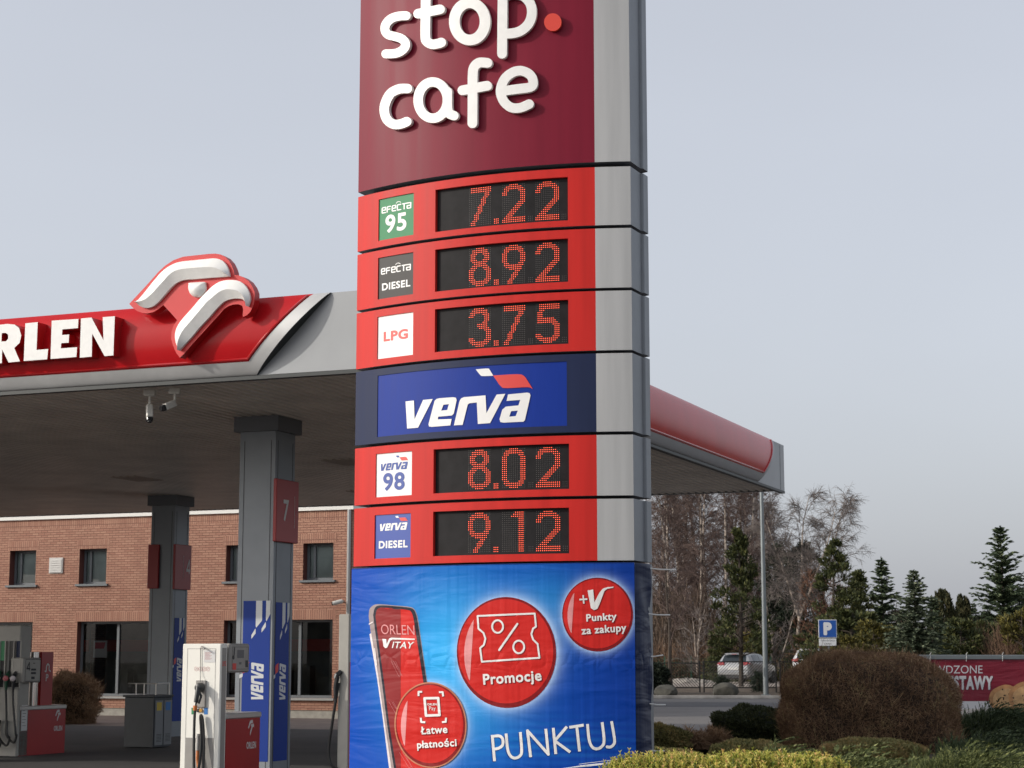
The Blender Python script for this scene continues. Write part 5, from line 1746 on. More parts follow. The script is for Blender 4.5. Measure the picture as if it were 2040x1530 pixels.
m_.box(KS.pt(pA, KS.inv(90, 1405)[1], -.10), e1v * .10, e2v * (pB_ - pA), zv * (pz - KS.inv(90, 1405)[1]), 0)
zq_ = KS.inv(94, 1330)[1]
relief(m_, union(strokes([smooth_path([(pA + .10, zq_ - .06), (pA + .13, zq_ - .06), (pA + .14, zq_ + .02), (pA + .17, zq_ + .06), (pA + .21, zq_ + .03), (pA + .21, zq_ - .03), (pA + .25, zq_ - .06)])], .025)),
       lambda s, z, d: KS.pt(s, z, d), None, .002, 1)
lettering_sz(m_, KS, 'P', pA + .13, KS.inv(94, 1357)[1], .07, .12, .002, 1, bold=.03)
m_.build('red_pillar', [M_PRED, M_PAPER], pump4)
pc = Vector(KS.pt(pA - .12, KS.inv(90, 1405)[1], -.06))
MB().tube([pc, pc + zv * (pz - pc.z)], .075, 14).build('chrome_post', M_CHROME, pump4, smooth=True)
m_ = MB()
a0, a1, az0, az1 = KS.inv(47, 1335, .12)[0], KS.inv(82, 1335, .12)[0], KS.inv(62, 1360, .12)[1], KS.inv(62, 1310, .12)[1]
m_.box(KS.pt(a0, az0, -.15), e1v * .27, e2v * (a1 - a0), zv * (az1 - az0), 0, bev=.02)
Pr = lambda x, y: (a0 + (a1 - a0) * x, az0 + (az1 - az0) * y)
lettering_sz(m_, KS, '4', *Pr(.16, .46), (a1 - a0) * .22, (az1 - az0) * .36, .1225, 1, bold=.05)
for x, y, w_, h_ in ((.42, .48, .28, .08), (.42, .34, .28, .08), (.44, .14, .2, .10), (.52, .76, .12, .03)):
    s_, z_ = Pr(x, y)
    m_.quad(KS.pt(s_, z_, .1225), KS.pt(s_ + w_ * (a1 - a0), z_, .1225), KS.pt(s_ + w_ * (a1 - a0), z_ + h_ * (az1 - az0), .1225), KS.pt(s_, z_ + h_ * (az1 - az0), .1225), 1)
pl = strokes([[Pr(.10, .06), Pr(.95, .06), Pr(.95, .93), Pr(.10, .93)]], .008, closed=True)
relief(m_, union(pl), lambda s, z, d: KS.pt(s, z, d), None, .122, 1)
m_.build('display_head', [M_PBEIGE, M_INK], pump4)

# ---- dark service cabinet by the far column
YC = 33.7
q0 = at(306, 1440, YC)
QF, QS = Plane(q0[:2], E1), Plane(q0[:2], E2)
bx_ = thing('service_cabinet', (q0[0], q0[1], 0), 'dark grey forecourt bin cabinet with two pale doors and a rail on top', 'cabinet')
qw, qz = -QF.inv(247, 1440)[0], QF.inv(280, 1389)[1]
qd = QS.inv(341, 1440)[0]
M_BIN = mat('cabinet_dark', (0.042, 0.048, 0.055), 0.5, noise=0.08); M_BIND = mat('cabinet_door', (0.20, 0.21, 0.22), 0.45)
M_YEL = mat('yellow_sticker', (0.6, 0.42, 0.03), 0.5)
MB().box(QF.pt(-qw, .02, 0), e1v * qw, e2v * qd, zv * (qz - .02), bev=.01).build('cabinet_body', M_BIN, bx_)
MB().box(QF.pt(-qw - .03, qz, .03), e1v * (qw + .06), e2v * (qd + .06), zv * .04, bev=.008).build('top_board', M_BIN, bx_)
for k, (st, nm) in enumerate(((M_YEL, 'yellow_sticker'), (M_BLUST, 'blue_sticker'))):
    s_ = .03 + k * qd * .5
    d_ = MB().box(QS.pt(s_, .06, .002), e1v * .012, e2v * (qd * .44), zv * (qz - .12), 0)
    for j in range(6):
        z = .12 + .025 * j
        d_.quad(QS.pt(s_ + .05, z, .0155), QS.pt(s_ + qd * .36, z, .0155), QS.pt(s_ + qd * .36, z + .01, .0155), QS.pt(s_ + .05, z + .01, .0155), 1)
    door = d_.build('door', [M_BIND, M_BIN], bx_)
    MB().quad(QS.pt(s_ + .04, qz * .74, .0165), QS.pt(s_ + qd * .34, qz * .74, .0165), QS.pt(s_ + qd * .34, qz * .90, .0165), QS.pt(s_ + .04, qz * .90, .0165)).build(nm, st, door)
rl = MB()
zr_ = QF.inv(280, 1362)[1]
A_, B_ = Vector(QF.pt(-qw, zr_, -.1)), Vector(QS.pt(qd, zr_, -.05))
rl.tube([A_, Vector(QF.pt(0, zr_, -.1)), B_], .012, 6)
for t in (.28, .55, .95):
    p = A_.lerp(Vector(QF.pt(0, zr_, -.1)), t)
    rl.tube([p, p - zv * (zr_ - qz - .03)], .011, 6)
rl.tube([B_, B_ - zv * (zr_ - qz - .03)], .011, 6)
rl.build('top_rail', M_PSTEEL, bx_)

# ================================================================== SHRUBS NEAR AND FAR
def scatter(mb, P, N, size, aspect, tilt, rng, jitter=0.35, patch=0.0):
    """one leaf or twig sliver per point: P (n,3), N outward normals, sizes in metres"""
    n = len(P)
    D = N + rng.normal(0, tilt, (n, 3))
    D /= np.linalg.norm(D, axis=1, keepdims=True) + 1e-9
    X = np.cross(D, rng.normal(0, 1, (n, 3)))
    X /= np.linalg.norm(X, axis=1, keepdims=True) + 1e-9
    L = (size * (1 + jitter * rng.uniform(-1, 1, n)))[:, None]
    Wd = L * aspect
    a = P - D * L * .3
    b = P + D * L * .7
    m_ = P + D * L * .2
    V = np.stack([a, m_ + X * Wd / 2, b, m_ - X * Wd / 2], 1).reshape(-1, 3)
    base = len(mb.v)
    mb.v.extend(map(tuple, V))
    mb.f.extend([[base + 4 * i, base + 4 * i + 1, base + 4 * i + 2, base + 4 * i + 3] for i in range(n)])
    mb.m.extend([0] * n)
    r = rng.uniform(0, 1, n)
    if patch > 0:                                # colour drifts in patches over the plant
        w = np.sin(P[:, 0] * 4.1 + 1.3 * np.sin(P[:, 2] * 5.3)) * np.cos(P[:, 2] * 4.7 + P[:, 1] * 3.1) + .5 * np.sin(P[:, 0] * 13 + P[:, 2] * 11)
        r = np.clip((1 - patch) * r + patch * (.5 + .4 * w), 0, 1)
    mb.rnd = (list(mb.rnd) if mb.rnd is not None else []) + list(np.repeat(r, 4))

def superell(n, rng, ex, size, zlow=-0.98):
    """points and normals on a superellipsoid of half sizes"""
    P = []
    d = rng.normal(0, 1, (int(n * 2.2), 3))
    d = d[d[:, 2] / np.linalg.norm(d, axis=1) > zlow][:n]
    d /= np.linalg.norm(d, axis=1, keepdims=True)
    k = (np.abs(d) ** ex).sum(1) ** (-1.0 / ex)
    p = d * k[:, None]
    nr = np.sign(p) * np.abs(p) ** (ex - 1)
    s = np.array(size)
    nr = nr / s
    nr /= np.linalg.norm(nr, axis=1, keepdims=True)
    return p * s, nr, d

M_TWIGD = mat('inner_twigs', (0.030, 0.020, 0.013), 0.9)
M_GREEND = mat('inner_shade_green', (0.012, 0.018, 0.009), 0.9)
def clipped_shrub(name, label, cat, c, size, ex, n, leaf, mats, seed, group=None, length=.06, aspect=.12, tilt=.9, lump=.03, core=M_TWIGD, zlow=-.6, layers=.07, stems=0, strays=0):
    """clipped shrub: dense shell of twigs or leaves round a dark inside"""
    rng = np.random.default_rng(seed)
    P, N, d = superell(n, rng, ex, size, zlow)
    lm = lump * (np.sin(d[:, 0] * 9 + seed) * np.cos(d[:, 1] * 8) + np.sin(d[:, 2] * 11 + d[:, 0] * 5))
    P = P + N * (lm - layers * rng.uniform(0, 1, len(P)) ** 1.5)[:, None]
    o = thing(name, c, label, cat, group)
    cc = np.array([c[0], c[1], c[2]])
    mb = MB()
    scatter(mb, P + cc, N, length, aspect, tilt, rng, patch=.45)
    if strays:                                   # shoots that break the clipped outline
        k = rng.integers(0, len(P), strays)
        scatter(mb, P[k] + cc + N[k] * .02, N[k] + np.array([0, 0, .5]), length * 1.7, aspect * .5, .5, rng)
    if stems:                                    # long bare twigs lying in the surface
        k = rng.integers(0, len(P), stems)
        up = np.array([0, 0, 1.0]) - N[k] * N[k][:, 2:3] + .15 * N[k]
        scatter(mb, P[k] + cc + N[k] * .004, up + rng.normal(0, .35, (stems, 3)), .32, .022, .2, rng)
    mb.build('twigs' if core is M_TWIGD else 'foliage', leaf, o)
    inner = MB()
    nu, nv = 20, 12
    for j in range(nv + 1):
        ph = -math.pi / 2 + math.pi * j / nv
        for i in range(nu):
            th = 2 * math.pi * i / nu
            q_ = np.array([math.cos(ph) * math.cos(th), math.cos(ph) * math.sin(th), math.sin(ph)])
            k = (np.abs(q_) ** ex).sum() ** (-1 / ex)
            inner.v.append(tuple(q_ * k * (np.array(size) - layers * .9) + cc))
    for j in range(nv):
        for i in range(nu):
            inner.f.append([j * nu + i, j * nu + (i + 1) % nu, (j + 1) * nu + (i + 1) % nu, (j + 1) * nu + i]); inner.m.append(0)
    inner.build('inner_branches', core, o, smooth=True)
    return o

LF_BROWN = leaf_mat('brown_twig_leaf', [(0, (0.070, 0.042, 0.026)), (.42, (0.20, 0.118, 0.068)), (.78, (0.36, 0.225, 0.130)), (1, (0.36, 0.30, 0.14))], .8)
LF_BROWN2 = leaf_mat('dry_bush_leaf', [(0, (0.11, 0.066, 0.038)), (.5, (0.27, 0.165, 0.094)), (1, (0.42, 0.28, 0.16))], .8)
LF_OLIVE = leaf_mat('olive_leaf', [(0, (0.070, 0.070, 0.024)), (.6, (0.190, 0.170, 0.060)), (1, (0.380, 0.240, 0.100))], .7)
LF_DARKG = leaf_mat('dark_box_leaf', [(0, (0.016, 0.022, 0.008)), (.7, (0.048, 0.058, 0.020)), (1, (0.11, 0.105, 0.04))], .7)
LF_DOME = leaf_mat('dome_leaf', [(0, (0.104, 0.114, 0.042)), (.5, (0.208, 0.187, 0.070)), (1, (0.416, 0.260, 0.114))], .7)
LF_JUN = leaf_mat('juniper_leaf', [(0, (0.040, 0.056, 0.018)), (.6, (0.115, 0.140, 0.046)), (1, (0.25, 0.26, 0.095))], .65)
LF_JUND = leaf_mat('juniper_dark_leaf', [(0, (0.022, 0.036, 0.014)), (.7, (0.055, 0.080, 0.034)), (1, (0.13, 0.155, 0.070))], .65)
LF_EUO = leaf_mat('variegated_leaf', [(0, (0.040, 0.075, 0.018)), (.28, (0.127, 0.178, 0.034)), (.55, (0.414, 0.425, 0.086)), (.82, (0.759, 0.632, 0.196)), (1, (0.713, 0.414, 0.196))], .38, trans=.2)

def px_shrub(u0, u1, vt, Y, depth, zb=0.0, mid=.46):
    """centre and half sizes of a shrub that spans u0..u1 with its top at vt, standing at depth Y"""
    a, b, t = at(u0, vt + 40, Y), at(u1, vt + 40, Y), at((u0 + u1) / 2, vt, Y)
    h = (t[2] - zb)
    return ((a[0] + b[0]) / 2, Y, zb + h * mid), ((b[0] - a[0]) / 2, depth, h * (1 - mid))

c, s = px_shrub(1555, 1897, 1298, 33.0, 1.3, mid=.32)
clipped_shrub('clipped_hedge', 'big rounded brown clipped hedge block in front of the red banner', 'hedge', c, s, 3.1, 105000, LF_BROWN, None, 3, length=.066, aspect=.11, tilt=1.0, lump=.034, layers=.13, stems=5000, strays=4000)
c, s = px_shrub(1420, 1640, 1410, 36.5, .9, mid=.3)
clipped_shrub('dark_box_shrub', 'flat topped dark green clipped shrub at the left of the brown hedge', 'shrub', c, s, 3.2, 26000, LF_DARKG, None, 5, length=.07, aspect=.3, tilt=.8, core=M_GREEND, lump=.05)
c, s = px_shrub(1282, 1372, 1446, 32.5, .5)
clipped_shrub('olive_shrub', 'small olive green clipped shrub close to the banner edge', 'shrub', c, s, 2.6, 14000, LF_OLIVE, None, 6, length=.055, aspect=.3, lump=.04)
for i, (u0, u1, vt, Y, lab) in enumerate(((1352, 1412, 1456, 33.5, 'thin brown leafless shrub beside the small olive shrub'), (1400, 1450, 1452, 34.0, 'thin brown leafless shrub below the dark green shrub'))):
    c, s = px_shrub(u0, u1, vt, Y, .45)
    clipped_shrub('twiggy_shrub', lab, 'shrub', c, s, 2.2, 2600, LF_BROWN2, None, 8 + i, 'leafless twiggy shrubs', length=.17, aspect=.06, tilt=1.0, lump=.05, layers=.25, zlow=-.9)
c, s = px_shrub(1412, 1578, 1474, 27.0, .7)
clipped_shrub('dome_shrub', 'low brown green clipped dome left of the brown hedge foot', 'shrub', c, s, 2.3, 26000, LF_DOME, None, 11, 'low clipped domes', length=.045, aspect=.35, tilt=.8, lump=.012)
c, s = px_shrub(1632, 1846, 1471, 28.0, .8)
clipped_shrub('dome_shrub', 'wide low clipped dome standing before the middle of the brown hedge', 'shrub', c, s, 2.3, 30000, LF_DOME, None, 12, 'low clipped domes', length=.045, aspect=.35, tilt=.8, lump=.012)
c, s = px_shrub(1250, 1415, 1492, 25.0, .6)
clipped_shrub('dome_shrub', 'low olive clipped dome touching the blue banner corner', 'shrub', c, s, 2.4, 20000, LF_OLIVE, None, 13, 'low clipped domes', length=.045, aspect=.35, tilt=.8, lump=.015)
c, s = px_shrub(98, 195, 1341, 46.0, .55)
clipped_shrub('dry_hedge_bush', 'tall brown twiggy clipped bush before the shop window', 'bush', c, s, 3.6, 16000, LF_BROWN2, None, 15, length=.12, aspect=.09, tilt=1.0, lump=.06, layers=.2, zlow=-.97, stems=700, strays=500)
c, s = px_shrub(30, 66, 1366, 47.0, .5)
clipped_shrub('dry_hedge_bush', 'small brown bush seen behind the numbered pump', 'bush', c, s, 3.0, 5000, LF_BROWN2, None, 16, length=.12, aspect=.09, tilt=1.0, lump=.06, layers=.2, zlow=-.97, stems=700, strays=500)

def juniper(label, c, rx, ry, h, n, leaf, seed, lean=(1, 0)):
    """spreading juniper: arching feathery sprays"""
    rng = np.random.default_rng(seed)
    o = thing('spreading_juniper', c, label, 'juniper', 'spreading junipers in the bed')
    Ps, Ns, Ss = [], [], []
    for i in range(n):
        a = rng.uniform(0, 2 * math.pi)
        rr = math.sqrt(rng.uniform(0, 1))
        x, y = rx * rr * math.cos(a), ry * rr * math.sin(a)
        zt = h * (1 - .45 * rr ** 2) * rng.uniform(.62, 1.0) + (rng.uniform(0, .22) if rng.uniform() < .12 else 0)
        d = np.array([math.cos(a) * .8 + lean[0] * .7, math.sin(a) * .6 + lean[1], .35 + .5 * rng.uniform()])
        d /= np.linalg.norm(d)
        L = rng.uniform(.25, .5)
        k = 13
        for j in range(k):
            t = j / (k - 1)
            p = np.array([x, y, zt]) + d * L * (t - .6) + np.array([0, 0, -.12 * t * t])
            for sd in (-1, 1):
                side = np.cross(d, [0, 0, 1]) * sd
                Ps.append(p); Ns.append(d + side * .75 + np.array([0, 0, rng.uniform(-.1, .3)])); Ss.append(.085 * (1.15 - t))
    P, N, S = np.array(Ps), np.array(Ns), np.array(Ss)
    mb = MB()
    scatter(mb, P + np.array(c), N, S, .22, .25, rng)
    mb.build('foliage', leaf, o)
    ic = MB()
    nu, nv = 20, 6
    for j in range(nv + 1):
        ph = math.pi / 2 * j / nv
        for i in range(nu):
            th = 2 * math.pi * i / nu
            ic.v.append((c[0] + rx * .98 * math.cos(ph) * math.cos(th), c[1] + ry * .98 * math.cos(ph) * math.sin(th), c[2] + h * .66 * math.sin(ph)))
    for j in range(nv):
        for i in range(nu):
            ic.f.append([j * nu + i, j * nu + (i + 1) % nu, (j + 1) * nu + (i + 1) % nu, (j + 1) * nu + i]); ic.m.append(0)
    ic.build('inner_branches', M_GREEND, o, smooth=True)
    return o
def jun(u0, u1, vt, Y, dep, n, leaf, seed, label):
    a, b, t = at(u0, vt, Y), at(u1, vt, Y), at((u0 + u1) / 2, vt, Y)
    juniper(label, ((a[0] + b[0]) / 2, Y, 0), (b[0] - a[0]) / 2, dep, t[2], n, leaf, seed)
jun(1880, 2120, 1404, 35.5, 1.6, 1700, LF_JUND, 21, 'dark green spreading juniper at the right behind the hedge corner')
jun(1868, 2130, 1468, 30.0, 1.5, 1700, LF_JUND, 22, 'dark juniper right of the hedge and below the red banner')
jun(1800, 2110, 1494, 24.0, 1.2, 1500, LF_JUN, 23, 'bright feathery juniper filling the bottom right corner')
jun(1560, 1850, 1500, 22.5, 1.0, 1300, LF_JUN, 24, 'feathery green juniper in front of the wide clipped dome')
jun(1500, 1640, 1486, 25.0, .7, 700, LF_JUN, 25, 'small green juniper between the two clipped domes')

def euonymus(label, c, rx, ry, h, n, seed):
    """variegated evergreen: upright shoots carrying small rounded leaves"""
    rng = np.random.default_rng(seed)
    o = thing('variegated_shrub', c, label, 'shrub', 'yellow green variegated shrubs')
    mb = MB(); mb.rnd = []
    st = MB()
    for i in range(n):
        a = rng.uniform(0, 2 * math.pi); rr = math.sqrt(rng.uniform(0, 1))
        x, y = rx * rr * math.cos(a), ry * rr * math.sin(a)
        top = h * (1 - .17 * rr ** 4) * rng.uniform(.90, 1.0) + (.035 * rng.uniform() if rng.uniform() < .2 else 0)
        lx, ly = rng.normal(0, .12), rng.normal(0, .12)
        tone = np.clip(rng.beta(1.4, 1.2), 0, 1)
        k = 9
        for j in range(k):
            z = top - .024 * (k - 1 - j)
            up = (j / (k - 1))
            for sd in (0, 1):
                th = j * 1.57 + sd * math.pi + rng.normal(0, .3)
                d = Vector((math.cos(th), math.sin(th), .25 + 1.5 * up + rng.normal(0, .15))).normalized()
                L = rng.uniform(.030, .046) * (1.05 - .35 * up)
                wd = L * .30
                p = Vector((c[0] + x + lx * z * .2, c[1] + y + ly * z * .2, c[2] + z))
                X = d.cross(Vector((0, 0, 1)))
                X = X.normalized() if X.length > 1e-3 else Vector((1, 0, 0))
                Nn = X.cross(d)
                b = len(mb.v)
                for t, wv, dp in ((0, 0, 0), (.35, 1, .18), (.35, -1, .18), (.72, .8, .14), (.72, -.8, .14), (1, 0, -.04), (.5, 0, 0)):
                    mb.v.append(tuple(p + d * L * t + X * wd * wv + Nn * L * dp))
                mb.f += [[b, b + 1, b + 6], [b, b + 6, b + 2], [b + 1, b + 3, b + 6], [b + 2, b + 6, b + 4], [b + 3, b + 5, b + 6], [b + 4, b + 6, b + 5]]
                mb.m += [0] * 6
                v = float(np.clip(.15 + .55 * tone * (.4 + .6 * up) + .35 * up * rng.uniform(0, 1) + rng.normal(0, .10), 0, 1))
                mb.rnd += [v] * 7
        if i % 3 == 0:
            st.tube([(c[0] + x, c[1] + y, c[2] + top - .5), (c[0] + x + lx * top * .2, c[1] + y + ly * top * .2, c[2] + top - .02)], .004, 4)
    mb.build('foliage', LF_EUO, o)
    st.build('stems', mat('green_stem', (0.06, 0.08, 0.025), .7), o)
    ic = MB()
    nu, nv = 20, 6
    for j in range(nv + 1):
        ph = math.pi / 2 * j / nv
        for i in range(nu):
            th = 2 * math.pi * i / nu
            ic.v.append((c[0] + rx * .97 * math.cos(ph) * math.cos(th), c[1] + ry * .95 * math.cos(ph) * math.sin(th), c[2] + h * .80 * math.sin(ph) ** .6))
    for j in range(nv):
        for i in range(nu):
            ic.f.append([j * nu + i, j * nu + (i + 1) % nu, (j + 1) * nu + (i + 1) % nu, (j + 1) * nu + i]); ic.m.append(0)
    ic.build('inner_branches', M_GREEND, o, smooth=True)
def euo(u0, u1, vt, Y, dep, n, seed, label):
    a, b, t = at(u0, vt, Y), at(u1, vt, Y), at((u0 + u1) / 2, vt, Y)
    euonymus(label, ((a[0] + b[0]) / 2, Y, 0), (b[0] - a[0]) / 2, dep, t[2], n, seed)
euo(1186, 1470, 1501, 14.0, .50, 1300, 31, 'yellow green variegated shrub at the foot of the banner')
euo(1375, 1630, 1500, 13.6, .45, 1150, 32, 'middle variegated shrub along the bottom edge, more pink tipped leaves')
euo(1540, 1700, 1504, 13.3, .40, 760, 33, 'rightmost variegated shrub with pale yellow shoots before the junipers')

# ================================================================== STREET FURNITURE BEYOND THE BED
M_GALV = mat('galvanised_steel', (0.20, 0.22, 0.225), 0.42, metal=0.5, noise=0.08, nscale=3)
M_FENCE = mat('fence_dark_steel', (0.012, 0.011, 0.010), 0.6)
M_FENG = mat('fence_green', (0.03, 0.085, 0.05), 0.6)
M_SIGNB = mat('traffic_blue', (0.010, 0.085, 0.36), 0.35)
M_SIGNW = mat('traffic_white', (0.74, 0.74, 0.73), 0.4)
M_STONE = mat('boulder_stone', (0.055, 0.052, 0.042), 0.9, noise=0.45, nscale=3.5, bump=0.02, bscale=9)

p = Vector(at(1526, 1386, 74.0)); p.z = 0.12
lp = thing('lamp_post', p, 'tall thin grey steel lamp post standing at the kerb beside the silver car', 'lamp post')
MB().tube([p, p + zv * 1.0, p + Vector((-.02, 0, 9.0))], [.112, .105, .065], 12).build('pole', M_GALV, lp, smooth=True)
MB().box(p + Vector((-.17, -.17, 0)), (.34, 0, 0), (0, .34, 0), (0, 0, .03), bev=.005).build('base_plate', M_GALV, lp)
MB().box(p + Vector((-.09, -.125, .75)), (.10, 0, 0), (0, .02, 0), (0, 0, .35), bev=.004).build('service_door', M_GALV, lp)
t_ = p + Vector((-.02, 0, 9.0))
hd = MB().tube([t_, t_ + Vector((-.3, .3, .15)), t_ + Vector((-.9, .9, .2))], .04, 8)
hd.box(t_ + Vector((-1.3, 1.0, .15)), (.5, -.2, 0), (.1, .25, 0), (0, 0, .09), bev=.01)
hd.build('lamp_head', M_GALV, lp)

YS = 62.0
a_, b_ = at(1631, 1270.5, YS), at(1666.5, 1234.5, YS)
sp_ = thing('parking_sign', (a_[0] + .3, YS, 0), 'square blue parking sign with white P above a small white plate', 'road sign')
PS = Plane((a_[0], YS), (1.0, 0.0))
w_, h_ = b_[0] - a_[0], b_[2] - a_[2]
MB().tube([(a_[0] + w_ * .55, YS + .05, 0), (a_[0] + w_ * .55, YS + .05, b_[2] - .05)], .032, 8).build('post', M_GALV, sp_, smooth=True)
m_ = MB()
m_.box((a_[0], YS, a_[2]), (w_, 0, 0), (0, .02, 0), (0, 0, h_), 1, bev=.004)
rr = [(w_ * .03, h_ * .03), (w_ * .97, h_ * .03), (w_ * .97, h_ * .97), (w_ * .03, h_ * .97)]
relief(m_, union([[(x, a_[2] + z) for x, z in rr]]), lambda s, z, d: PS.pt(s, z, d), None, .003, 0)
lettering_sz(m_, PS, 'P', w_ * .27, a_[2] + h_ * .14, w_ * .46, h_ * .72, .006, 1, bold=.15)
m_.build('sign_plate', [M_SIGNB, M_SIGNW], sp_)
c_, d_ = at(1632, 1286.5, YS), at(1666, 1272, YS)
m_ = MB()
m_.box((c_[0], YS, c_[2]), (d_[0] - c_[0], 0, 0), (0, .02, 0), (0, 0, d_[2] - c_[2]), 0, bev=.003)
sx0 = c_[0] - a_[0]
lettering_sz(m_, PS, 'Tylko dla Gości', sx0 + .06, c_[2] + .15, .46, .055, .003, 1)
lettering_sz(m_, PS, 'Obiektu', sx0 + .18, c_[2] + .045, .22, .05, .003, 1)
m_.build('lower_plate', [M_SIGNW, M_INK], sp_)

# fence of slanting bars, one thing: posts, rails and panels
YF = 80.0
fz0, fz1 = .32, at(1450, 1318.5, YF)[2]
fx = lambda u: at(u, 1340, YF)[0]
fence = thing('bar_fence', (fx(1400), YF, .12), 'dark steel fence of slanting bars in front of the parked silver car', 'fence')
edges = [fx(1100), fx(1248), fx(1398), fx(1550), fx(1702), fx(1854)]
for k, (xa, xb) in enumerate(zip(edges[:-1], edges[1:])):
    m_ = MB()
    za, zb = fz0, fz1 - (.06 if k < 2 else 0)
    for z in (za, zb):
        m_.box((xa + .1, YF - .02, z - .02), (xb - xa - .2, 0, 0), (0, .04, 0), (0, 0, .045))
    n_ = int((xb - xa + (zb - za)) / .13)
    for j in range(n_):
        x0_ = xa + .1 - (zb - za) + j * .13
        t0_, t1_ = max(0, (xa + .1 - x0_) / (zb - za)), min(1, (xb - .1 - x0_) / (zb - za))
        if t1_ - t0_ < .06:
            continue
        q0, q1 = (x0_ + (zb - za) * t0_, za + (zb - za) * t0_), (x0_ + (zb - za) * t1_, za + (zb - za) * t1_)
        if k % 2 == 1:
            q0, q1 = (xa + xb - q0[0], q0[1]), (xa + xb - q1[0], q1[1])
        m_.tube([(q0[0], YF, q0[1]), (q1[0], YF, q1[1])], .013, 4)
    m_.build('bar_panel', M_FENCE, fence)
for x in edges:
    for dx in (-.09, .09):
        MB().box((x + dx - .03, YF - .03, .1), (.06, 0, 0), (0, .06, 0), (0, 0, fz1 - .05)).build('fence_post', M_FENCE, fence)
# thin green mesh fence at the back of the car park
YG = 101.0
gf = thing('mesh_fence', (at(1330, 1320, YG)[0], YG, .3), 'thin green mesh fence at the edge of the bare wood', 'fence')
gx0, gx1, gz1 = at(1270, 1320, YG)[0], at(1640, 1320, YG)[0], at(1330, 1311, YG)[2]
m_ = MB()
for k in range(int((gx1 - gx0) / .16)):
    m_.box((gx0 + .16 * k, YG, .35), (.012, 0, 0), (0, .01, 0), (0, 0, gz1 - .35))
for k in range(7):
    m_.box((gx0, YG + .012, .4 + (gz1 - .45) * k / 6), (gx1 - gx0, 0, 0), (0, .01, 0), (0, 0, .014))
m_.build('mesh_panel', M_FENG, gf)
for k in range(8):
    MB().box((gx0 + (gx1 - gx0) * k / 7, YG - .05, .3), (.07, 0, 0), (0, .05, 0), (0, 0, gz1 - .2)).build('fence_post', M_FENG, gf)

def boulder(u0, u1, vt, Y, seed, label):
    rng = np.random.default_rng(seed)
    a, b, t = at(u0, 1390, Y), at(u1, 1390, Y), at((u0 + u1) / 2, vt, Y)
    c = ((a[0] + b[0]) / 2, Y, .10)
    bm = bmesh.new()
    bmesh.ops.create_icosphere(bm, subdivisions=4, radius=1)
    k = [Vector(rng.normal(0, 1, 3)).normalized() for _ in range(13)]
    cut = rng.uniform(.62, .92, 13)
    for v in bm.verts:
        p = v.co.copy()
        for n_, d_ in zip(k, cut):
            e = p.dot(n_) - d_
            if e > 0:
                p -= n_ * e * .88
        v.co = Vector((c[0] + p.x * (b[0] - a[0]) * .58, c[1] + p.y * .45, c[2] + .12 + p.z * (t[2] - c[2] - .05)))
    me = bpy.data.meshes.new('boulder'); bm.to_mesh(me); bm.free()
    me.materials.append(M_STONE)
    o = bpy.data.objects.new('boulder', me); COL.objects.link(o)
    tag(o, label, 'boulder', 'boulders along the verge')
boulder(1422, 1469, 1363, 74.6, 5, 'grey pointed boulder on the verge in front of the silver car')
boulder(1306, 1347, 1366, 74.4, 9, 'squat mossy boulder on the verge nearer the pylon')

# ================================================================== CARS
def car_mats(paint, name):
    return mat(name, paint, .28, metal=.35, coat=.6)
M_CGLASS = mat('car_glass', (0.018, 0.024, 0.028), 0.06)
M_TYRE = mat('tyre', (0.015, 0.015, 0.016), .75)
M_RIM = mat('wheel_rim', (0.42, 0.43, 0.44), .3, metal=.7)
M_TAIL = mat('tail_light', (0.30, 0.008, 0.012), .15, coat=.6)
M_CTRIM = mat('car_trim', (0.03, 0.03, 0.032), .5)
M_NPLATE = mat('number_plate', (0.62, 0.62, 0.60), .5)

